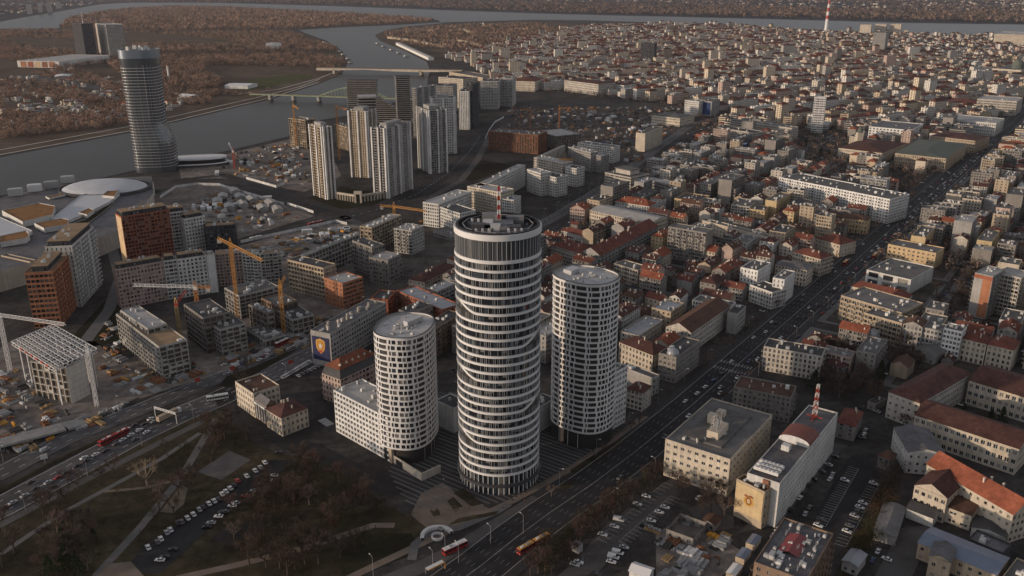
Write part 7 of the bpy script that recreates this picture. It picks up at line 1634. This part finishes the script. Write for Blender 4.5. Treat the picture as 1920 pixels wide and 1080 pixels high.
crane('horizontal yellow tower crane just left of the tallest tower top',(741,446),(737,391),[(800,397),(712,387)])
crane('orange crane with short raised head beside the scaffolded orange block',(533,627),(524,540),[(534,520)])
crane('orange masted crane with white and red jib in front of the long brick row',(377,628),(367,543),[(250,536),(396,540)],M('crane_orange',(.40,.17,.05),.5,[(4,.15)]),2.0,metal_white)
crane('pale yellow masted crane with red lattice boom left of the white jib crane',(338,632),(330,574),[(349,546)],M('crane_pale',(.5,.36,.16),.5,[(4,.15)]),1.8,metal_red)
crane('white lattice tower crane at the far left edge by the steel frame building',(20,697),(6,596),[(122,610)],metal_white,1.9)
crane('red and white crane by the river near the glass tower podium',(440,318),(437,286),[(428,266)],M('crane_red',(.36,.07,.04),.5),2.0,metal_white)
crane('small orange crane in the white court behind the tallest tower',(1058,340),(1057,302),[(1076,300),(1048,299)])
crane('yellow crane by the half built tower shell at the river',(556,278),(553,200),[(560,205)]); crane('orange hoist crane right of the leftmost waterfront tower',(637,300),(630,204),[(650,206)],MATS['crane_orange'])
crane('left thin crane over the brown brick shell at the railway yard',(994,246),(993,208),[(975,206)],MATS['crane_orange']); crane('right thin crane over the grey shell at the railway yard',(1048,250),(1047,205),[(1070,203)],MATS['crane_orange'])
crane('white lattice pylon standing at the corner of the steel frame building',(182,762),(166,662),[],metal_white,1.6)
# ================= steel frame building =================
sf,wq,dq,hq=B('steel_frame_building','half clad building with a white steel truss roof at the left edge','building shell',(124,690),757,(57,677),(163,674),5,'pale','none','grey','blank','frame0',units=0)
hr=hq+2.5; n=Vector(G(102,691,hr)); l=Vector(G(21,640,hr)); r=Vector(G(182,654,hr)); ux=(r-n); uy=(l-n)
org_=Matrix.Rotation(-sf.rotation_euler.z,2)
def loc(p,z): v=org_@(Vector(p)-Vector((sf.location.x,sf.location.y))); return (v.x,v.y,z)
mb=MB(); N1,N2=9,14
for i in range(N1+1):
    for j in range(N2):
        a=loc(n+ux*i/N1+uy*j/N2,hr); b=loc(n+ux*i/N1+uy*(j+1)/N2,hr); mb.bar(a,b,.42); a2=(a[0],a[1],hr-2.2); b2=(b[0],b[1],hr-2.2); mb.bar(a2,b2,.32); mb.bar(a,b2,.24)
for j in range(0,N2+1):
    for i in range(N1):
        a=loc(n+ux*i/N1+uy*j/N2,hr); b=loc(n+ux*(i+1)/N1+uy*j/N2,hr); mb.bar(a,b,.36)
        if j%2==0: a2=(a[0],a[1],hr-2.2); mb.bar(a2,b,.22); mb.bar(a2,(b[0],b[1],hr-2.2),.26)
        elif i%2: mb.bar(a,loc(n+ux*(i+1)/N1+uy*min(1,(j+1)/N2),hr),.22)
mb.obj('roof_truss',metal_white,sf)
for k in range(6):
    j=.12+k*.12; a=loc(n-ux*.005+uy*j,hr-.6); b=loc(n-ux*.005+uy*(j+.05),hr-.6); mb=MB(); mb.bar(a,b,1.2); mb.obj('red_marker',metal_red,sf)
mb=MB()
for j in range(6):
    for i in (0,1): a=loc(n+ux*(.08 if i==0 else .92)+uy*(.06+j*.17),0); mb.bar(a,(a[0],a[1],hr-2.2),.6)
for z in (3.5,7,10.5,14,17.5): mb.bar((wq+.02,-.06,z),(0,-.06,z),.25)
mb.obj('steel_column_set',metal_white,sf,kind='stuff')
# ================= site fences, lamps, gantry, signs =================
fp=MB(); fp.box(-1.2,-.06,0,1.2,.06,2.4); FP=fp.mesh('panel',M('fence_panel_white',(.5,.5,.5),.7,[(6,.15)],.2,.15))
def fence(label,px,gap=2.5,lim=None):
    q=[Vector(p) for p in GP(px)]; t=thing('site_fence',label,'fence',(q[0].x,q[0].y,0)); 
    for a,b in zip(q,q[1:]):
        d=b-a; n=int(d.length/gap)
        for k in range(n): p=a+d*((k+.5)/n); add('panel',FP,t,(p.x-q[0].x,p.y-q[0].y,0),math.atan2(d.y,d.x),(1,1,1.25))
fence('white panel site fence curving round the mall side building lot',[(300,372),(330,352),(368,347),(410,348),(450,360),(533,385)]); fence('cream panel site fence at the corner of the waterfront road',[(539,384),(588,400)]); fence('long white panel site fence along the road under the tall yellow crane',[(452,456),(629,417),(651,422)]); fence('white arched panel fence beside the leftmost waterfront tower lot',[(462,336),(518,352),(534,346)]); fence('pale wall fence along the bend by the brown brick shell',[(910,262),(916,247),(928,230),(945,221)])
poleg=M('lamp_pole_grey',(.24,.24,.25),.5,None,.4)
lb=MB(); lb.tube((0,0,0),(0,0,9.5),.12,.07,6); LP=lb.mesh('pole',poleg); lb=MB(); lb.bar((0,0,9.4),(1.8,0,9.9),.12); LA=lb.mesh('arm',poleg); lb=MB(); lb.box(1.6,-.2,9.8,2.5,.2,10.0,bottom=True); LH=lb.mesh('lamp_head',M('lamp_head_pale',(.5,.5,.5),.4))
lamps=[]
for o,pts in ((9.,up),(-13.,lo)):
    q=[Vector(p) for p in offs(pts,o)]; acc=0
    for a,b in zip(q,q[1:]):
        d=b-a; L=d.length; s=(-acc)%34
        while s<L: p=a+d*(s/L); lamps.append((p.x,p.y,math.atan2(d.y,d.x)+(math.pi/2 if o<0 else -math.pi/2),'on the left boulevard')); s+=34
        acc+=L
for t_ in (-16.5,17.5):
    for k in range(26):
        x,y=av(-60+k*36,t_); lamps.append((x,y,math.radians(54.6)+(math.pi/2 if t_>0 else -math.pi/2),'on the avenue %s side'%('far' if t_>0 else 'tower')))
for u,v in ((812,1068),(860,1055),(920,1021),(981,1000),(700,1080),(835,1040)): lamps.append((*G(u,v),math.radians(40)+math.pi/2,'beside the bus lane'))
lamps=[l_ for l_ in lamps if inview(l_[0],l_[1],0) and not taken(l_[0],l_[1],.3)]
for (x,y,rz,wh),lab in zip(lamps,ranked([(x,y,'grey street lamp %s'%wh) for x,y,rz,wh in lamps])):
    o=thing('street_lamp',lab,'street lamp',(x,y,0),rz,'street lamps along the roads'); add('pole',LP,o); add('arm',LA,o); add('lamp_head',LH,o)
gt=thing('sign_gantry','white overhead sign gantry across the boulevard by the lorry','gantry',(0,0,0)); a=G(292,783); b=G(332,795); mb=MB()
for p in (a,b): mb.bar((*p,0),(*p,7),.35)
mb.obj('post_set',metal_white,gt,kind='stuff'); mb=MB(); mb.bar((*a,7),(*b,7),.4); mb.bar((*a,6),(*b,6),.3)
for k in range(8):
    f,g=k/8,(k+1)/8; mb.bar((a[0]+(b[0]-a[0])*f,a[1]+(b[1]-a[1])*f,6),(a[0]+(b[0]-a[0])*g,a[1]+(b[1]-a[1])*g,7),.2)
mb.obj('beam',metal_white,gt)
oa=thing('bus_shelter','orange edged angular frame at the bottom edge beside the bus lane','shelter',(*G(818,1074),0),math.radians(38)); mb=MB(); mb.bar((-4,0,3),(4.5,0,3.3),.35); mb.bar((4.5,0,0),(4.5,0,3.3),.35); mb.obj('frame',metal_yel,oa); mb=MB(); mb.quad((-4,0,2.9),(4.4,0,3.2),(4.4,2.4,3.2),(-4,2.4,2.9)); mb.obj('roof',metal_white,oa); mb=MB(); mb.bar((-3.8,2.2,0),(-3.8,2.2,2.9),.2); mb.bar((4.3,2.3,0),(4.3,2.3,3.2),.2); mb.obj('post_set',metal_grey,oa,kind='stuff')
for k,(u,v,c,la) in enumerate(((372,724,metal_red,'small red and white advertising board on the traffic island'),(437,702,metal_red,'red and orange advertising board at the island tip'),(546,690,metal_red,'red edged board by the tram tracks'),(1256,880,metal_white,'white sign box at the corner of the cream government block'),(85,870,metal_white,'white sign board on the boulevard median'))):
    t=thing('advertising_board',la,'sign',(*G(u,v),0),.6); mb=MB(); mb.bar((0,0,0),(0,0,3),.3); mb.obj('post',metal_grey,t); mb=MB(); mb.box(-1.6,-.2,3,1.6,.2,5.6,bottom=True); mb.obj('board',c,t)
# ================= site clutter =================
PAL=[M('site_grey',(.26,.26,.26),.8,[(3,.2)]),M('site_white',(.5,.5,.5),.7,[(3,.15)]),M('site_rust',(.20,.09,.045),.9,[(2,.3)]),M('site_timber',(.27,.18,.09),.9,[(2,.25)]),M('site_yellow',(.5,.24,.03),.6),M('site_dark',(.05,.048,.046),.9),M('site_blue',(.05,.08,.16),.7)]
def clutter(name,label,px,n,hmax=1.8,pw=(.36,.12,.12,.16,.04,.18,.02),big=0):
    """stacks: rows of like pieces laid side by side, each stack of one stuff"""
    q=GP(px); xs=[p[0] for p in q]; ys=[p[1] for p in q]; mb=MB(); k=0; t=0
    while k<n and t<n*12:
        t+=1; x,y=random.uniform(min(xs),max(xs)),random.uniform(min(ys),max(ys))
        if not inpoly(x,y,q) or taken(x,y,1): continue
        m=int(NR.choice(7,p=pw)); rz=.95+random.choice((0,math.pi/2))+random.uniform(-.12,.12); c,s=math.cos(rz),math.sin(rz)
        L,w_,h=random.uniform(1,7),random.uniform(.4,1.8),random.uniform(.2,hmax)
        for r in range(random.randint(1,6)):
            oy=r*(w_+.25); ox=random.uniform(-.3,.3); hh=h*random.uniform(.7,1.1); i0=len(mb.v); mb.box(-L/2+ox,oy,0,L/2+ox,oy+w_,hh,m); k+=1
            if random.random()<.4: mb.box(-L/2+ox+.2,oy+.1,hh+.02,L/2+ox-.3,oy+w_-.1,hh*1.5+.1,m)
            for i in range(i0,len(mb.v)): vx,vy,vz=mb.v[i]; mb.v[i]=(x+c*vx-s*vy,y+s*vx+c*vy,vz+.03)
    if mb.f: mb.obj(name,PAL,kind='stuff',label=label,category='building material')
clutter('site_material','stacked boards, steel and crates over the lot by the steel frame building',[(-20,700),(50,690),(150,790),(60,850),(-20,860)],330); clutter('site_material','rubble and stacks between the concrete shells',[(400,640),(520,600),(640,600),(630,640),(430,690)],420); clutter('site_material','machines and containers on the lot before the mall',[(300,430),(335,360),(420,358),(540,392),(580,402),(420,450)],520,3)
clutter('site_material','crates and cabins on the lot left of the leftmost waterfront tower',[(400,330),(420,292),(560,262),(600,330),(570,355),(470,335)],560,3.2); clutter('site_material','materials on the lot under the tall yellow crane',[(460,470),(620,430),(660,425),(680,440),(560,480),(470,500)],380); clutter('site_material','parked wagons and scrap over the railway yard',[(960,200),(1280,203),(1290,225),(1180,320),(1100,268),(950,240)],1500,3.4,(.36,.1,.1,.06,.0,.36,.02))
clutter('site_material','timber and rubble beside the left concrete shell',[(200,600),(300,650),(420,700),(330,720),(260,745),(190,690)],260,1.6); clutter('roof_rubble','scattered rubble and timber behind the car park ruin',[(1230,1000),(1300,970),(1380,1010),(1340,1080),(1240,1080)],140,1.4); clutter('site_material','steel sections and planks along the boulevard site edge',[(150,790),(260,745),(250,770),(150,815)],60)
rng2=random.Random(4); CABS=[]; CABO=[]
for k in range(46):
    reg=rng2.choice([((400,300),(560,340)),((320,370),(520,400)),((1120,215),(1230,245)),((560,430),(660,450))]); u,v=rng2.uniform(reg[0][0],reg[1][0]),rng2.uniform(reg[0][1],reg[1][1]); x,y=G(u,v)
    if taken(x,y,3): continue
    wh={400:'by the river lot',320:'before the mall',1120:'in the railyard',560:'under the cranes'}[reg[0][0]]
    CABS.append((x,y,wh)); t=thing('site_cabin','','cabin',(x,y,.03),rng2.choice((.3,1.9)),'white site cabins'); mb=MB(); mb.box(-5,-2.4,0,5,2.4,3,0); CABO.append(t); mb.obj('cabin_body',W['white'],t); mb=MB(); mb.box(-5.1,-2.5,3,5.1,2.5,3.25); mb.obj('roof',R['white'],t)
LMW=[(Vector(G(*p)),n) for p,n in (((604,365),'the leftmost waterfront tower'),((352,310),'the river podium'),((588,400),'the cream panel fence'),((741,440),'the horizontal yellow crane'),((994,246),'the brown brick shell'),((1210,275),'the tall cream end slab'),((260,380),'the mall front'),((651,422),'the long white fence end'))]
for o,lab in zip(CABO,ranked([(x,y,'white flat roofed cabin %s'%wh) for x,y,wh in CABS])): o['label']=lab
TENTS=[(418,372),(440,361),(455,386),(472,377),(492,393),(508,384),(430,391),(408,381),(520,396),(450,372)]
for (u,v),lab in zip(TENTS,ranked([(*G(u,v),'white gabled site tent before the mall') for u,v in TENTS])):
    t=thing('site_tent',lab,'tent',(*G(u,v),.03),2.0+random.uniform(-.15,.15),'white site tents'); mb=MB(); mb.box(-9,-5,0,9,5,3.6); mb.tri((-9,-5,3.6),(-9,0,5.4),(-9,5,3.6)); mb.tri((9,5,3.6),(9,0,5.4),(9,-5,3.6)); mb.obj('tent_wall',W['grey'],t); mb=MB(); mb.quad((-9.3,-5.3,3.55),(9.3,-5.3,3.55),(9.3,0,5.45),(-9.3,0,5.45)); mb.quad((9.3,5.3,3.55),(-9.3,5.3,3.55),(-9.3,0,5.45),(9.3,0,5.45)); mb.obj('roof',R['pale'],t)
def digger(label,u,v,rz):
    t=thing('excavator',label,'excavator',(*G(u,v),.03),rz); mb=MB(); mb.box(-1.8,-1.4,0,1.8,-.7,.9); mb.box(-1.8,.7,0,1.8,1.4,.9); mb.obj('track',blackm,t); mb=MB(); mb.box(-1.8,-1.3,.95,1.2,1.3,2.2,bottom=True); mb.obj('body',metal_yel,t); mb=MB(); mb.box(.2,-1.2,2.2,1.4,0,3.2); mb.obj('cab',GL[0],t)
    mb=MB(); mb.bar((1.2,.5,1.8),(3.6,.5,4.4),.5); mb.bar((3.6,.5,4.4),(5.6,.5,1.6),.4); mb.obj('boom',metal_yel,t); mb=MB(); mb.box(5.1,0,.6,6.1,1,1.6,bottom=True); mb.obj('bucket',metal_grey,t)
for a in (('orange excavator left of the flyover ramp',15,830,.5),('yellow excavator between the concrete shell and the steel frame building',214,668,2.2),('yellow excavator on the lot before the white site fence',520,447,.4),('orange excavator by the river building lot',535,295,1.0),('orange excavator beside the horizontal yellow crane',790,418,.2)): digger(*a)
# people in the plaza and on paths
pm_=MB()
pb_=bmesh.new(); 
def person(label,u,v,rz,cm):
    t=thing('person',label,'person',(*G(u,v),.08),rz); mb=MB()
    mb.tube((-.1,.08,0),(0,.09,.85),.07,.1,6); mb.tube((.12,-.08,0),(0,-.09,.85),.07,.1,6); mb.obj('legs',M('trousers_dark',(.03,.03,.04),.9),t)
    mb=MB(); mb.tube((0,0,.8),(0,0,1.12),.15,.17,8); mb.tube((0,0,1.12),(0,0,1.45),.18,.12,8); mb.tube((0,.2,1.42),(.06,.25,.85),.06,.045,5); mb.tube((0,-.2,1.42),(-.06,-.25,.85),.06,.045,5); mb.tube((0,0,1.45),(0,0,1.55),.06,.06,6); mb.obj('coat',cm,t)
    mb=MB(); mb.tube((0,0,1.54),(0,0,1.66),.085,.11,8); mb.tube((0,0,1.66),(0,0,1.78),.11,.05,8); mb.obj('head',M('skin',(.4,.25,.18),.7),t)
cds=[M('coat_dark',(.02,.02,.025),.9),M('coat_pale',(.5,.48,.45),.9),M('coat_red',(.25,.03,.03),.9)]
for a in (('person in dark coat walking on the straight park path',293,932,1.0,cds[0]),('person in pale coat crossing the tower plaza',832,902,.4,cds[1]),('person in red coat on the avenue footpath',983,943,.7,cds[2]),('person in dark coat at the curved walkway end',944,954,.6,cds[0]),('person in dark coat on the garden path',704,990,2.,cds[0])): person(*a)
pb_.free()
# ================= haze =================
hz=bpy.data.materials.new('haze'); hz.use_nodes=True; t=hz.node_tree; t.nodes.remove(t.nodes['Principled BSDF']); pv=t.nodes.new('ShaderNodeVolumePrincipled')
pv.inputs['Color'].default_value=(.76,.76,.86,1); pv.inputs['Density'].default_value=HAZE; pv.inputs['Anisotropy'].default_value=.2; t.links.new(pv.outputs[0],t.nodes['Material Output'].inputs['Volume'])
if HAZE>0:
    mb=MB(); mb.box(-9000,-400,-4,9000,13500,262,bottom=True); mb.obj('haze',hz,kind='stuff')

for o in bpy.data.objects:
    l=o.get('label')
    if l and len(l.split())>16: print('LONG',o.name,l)
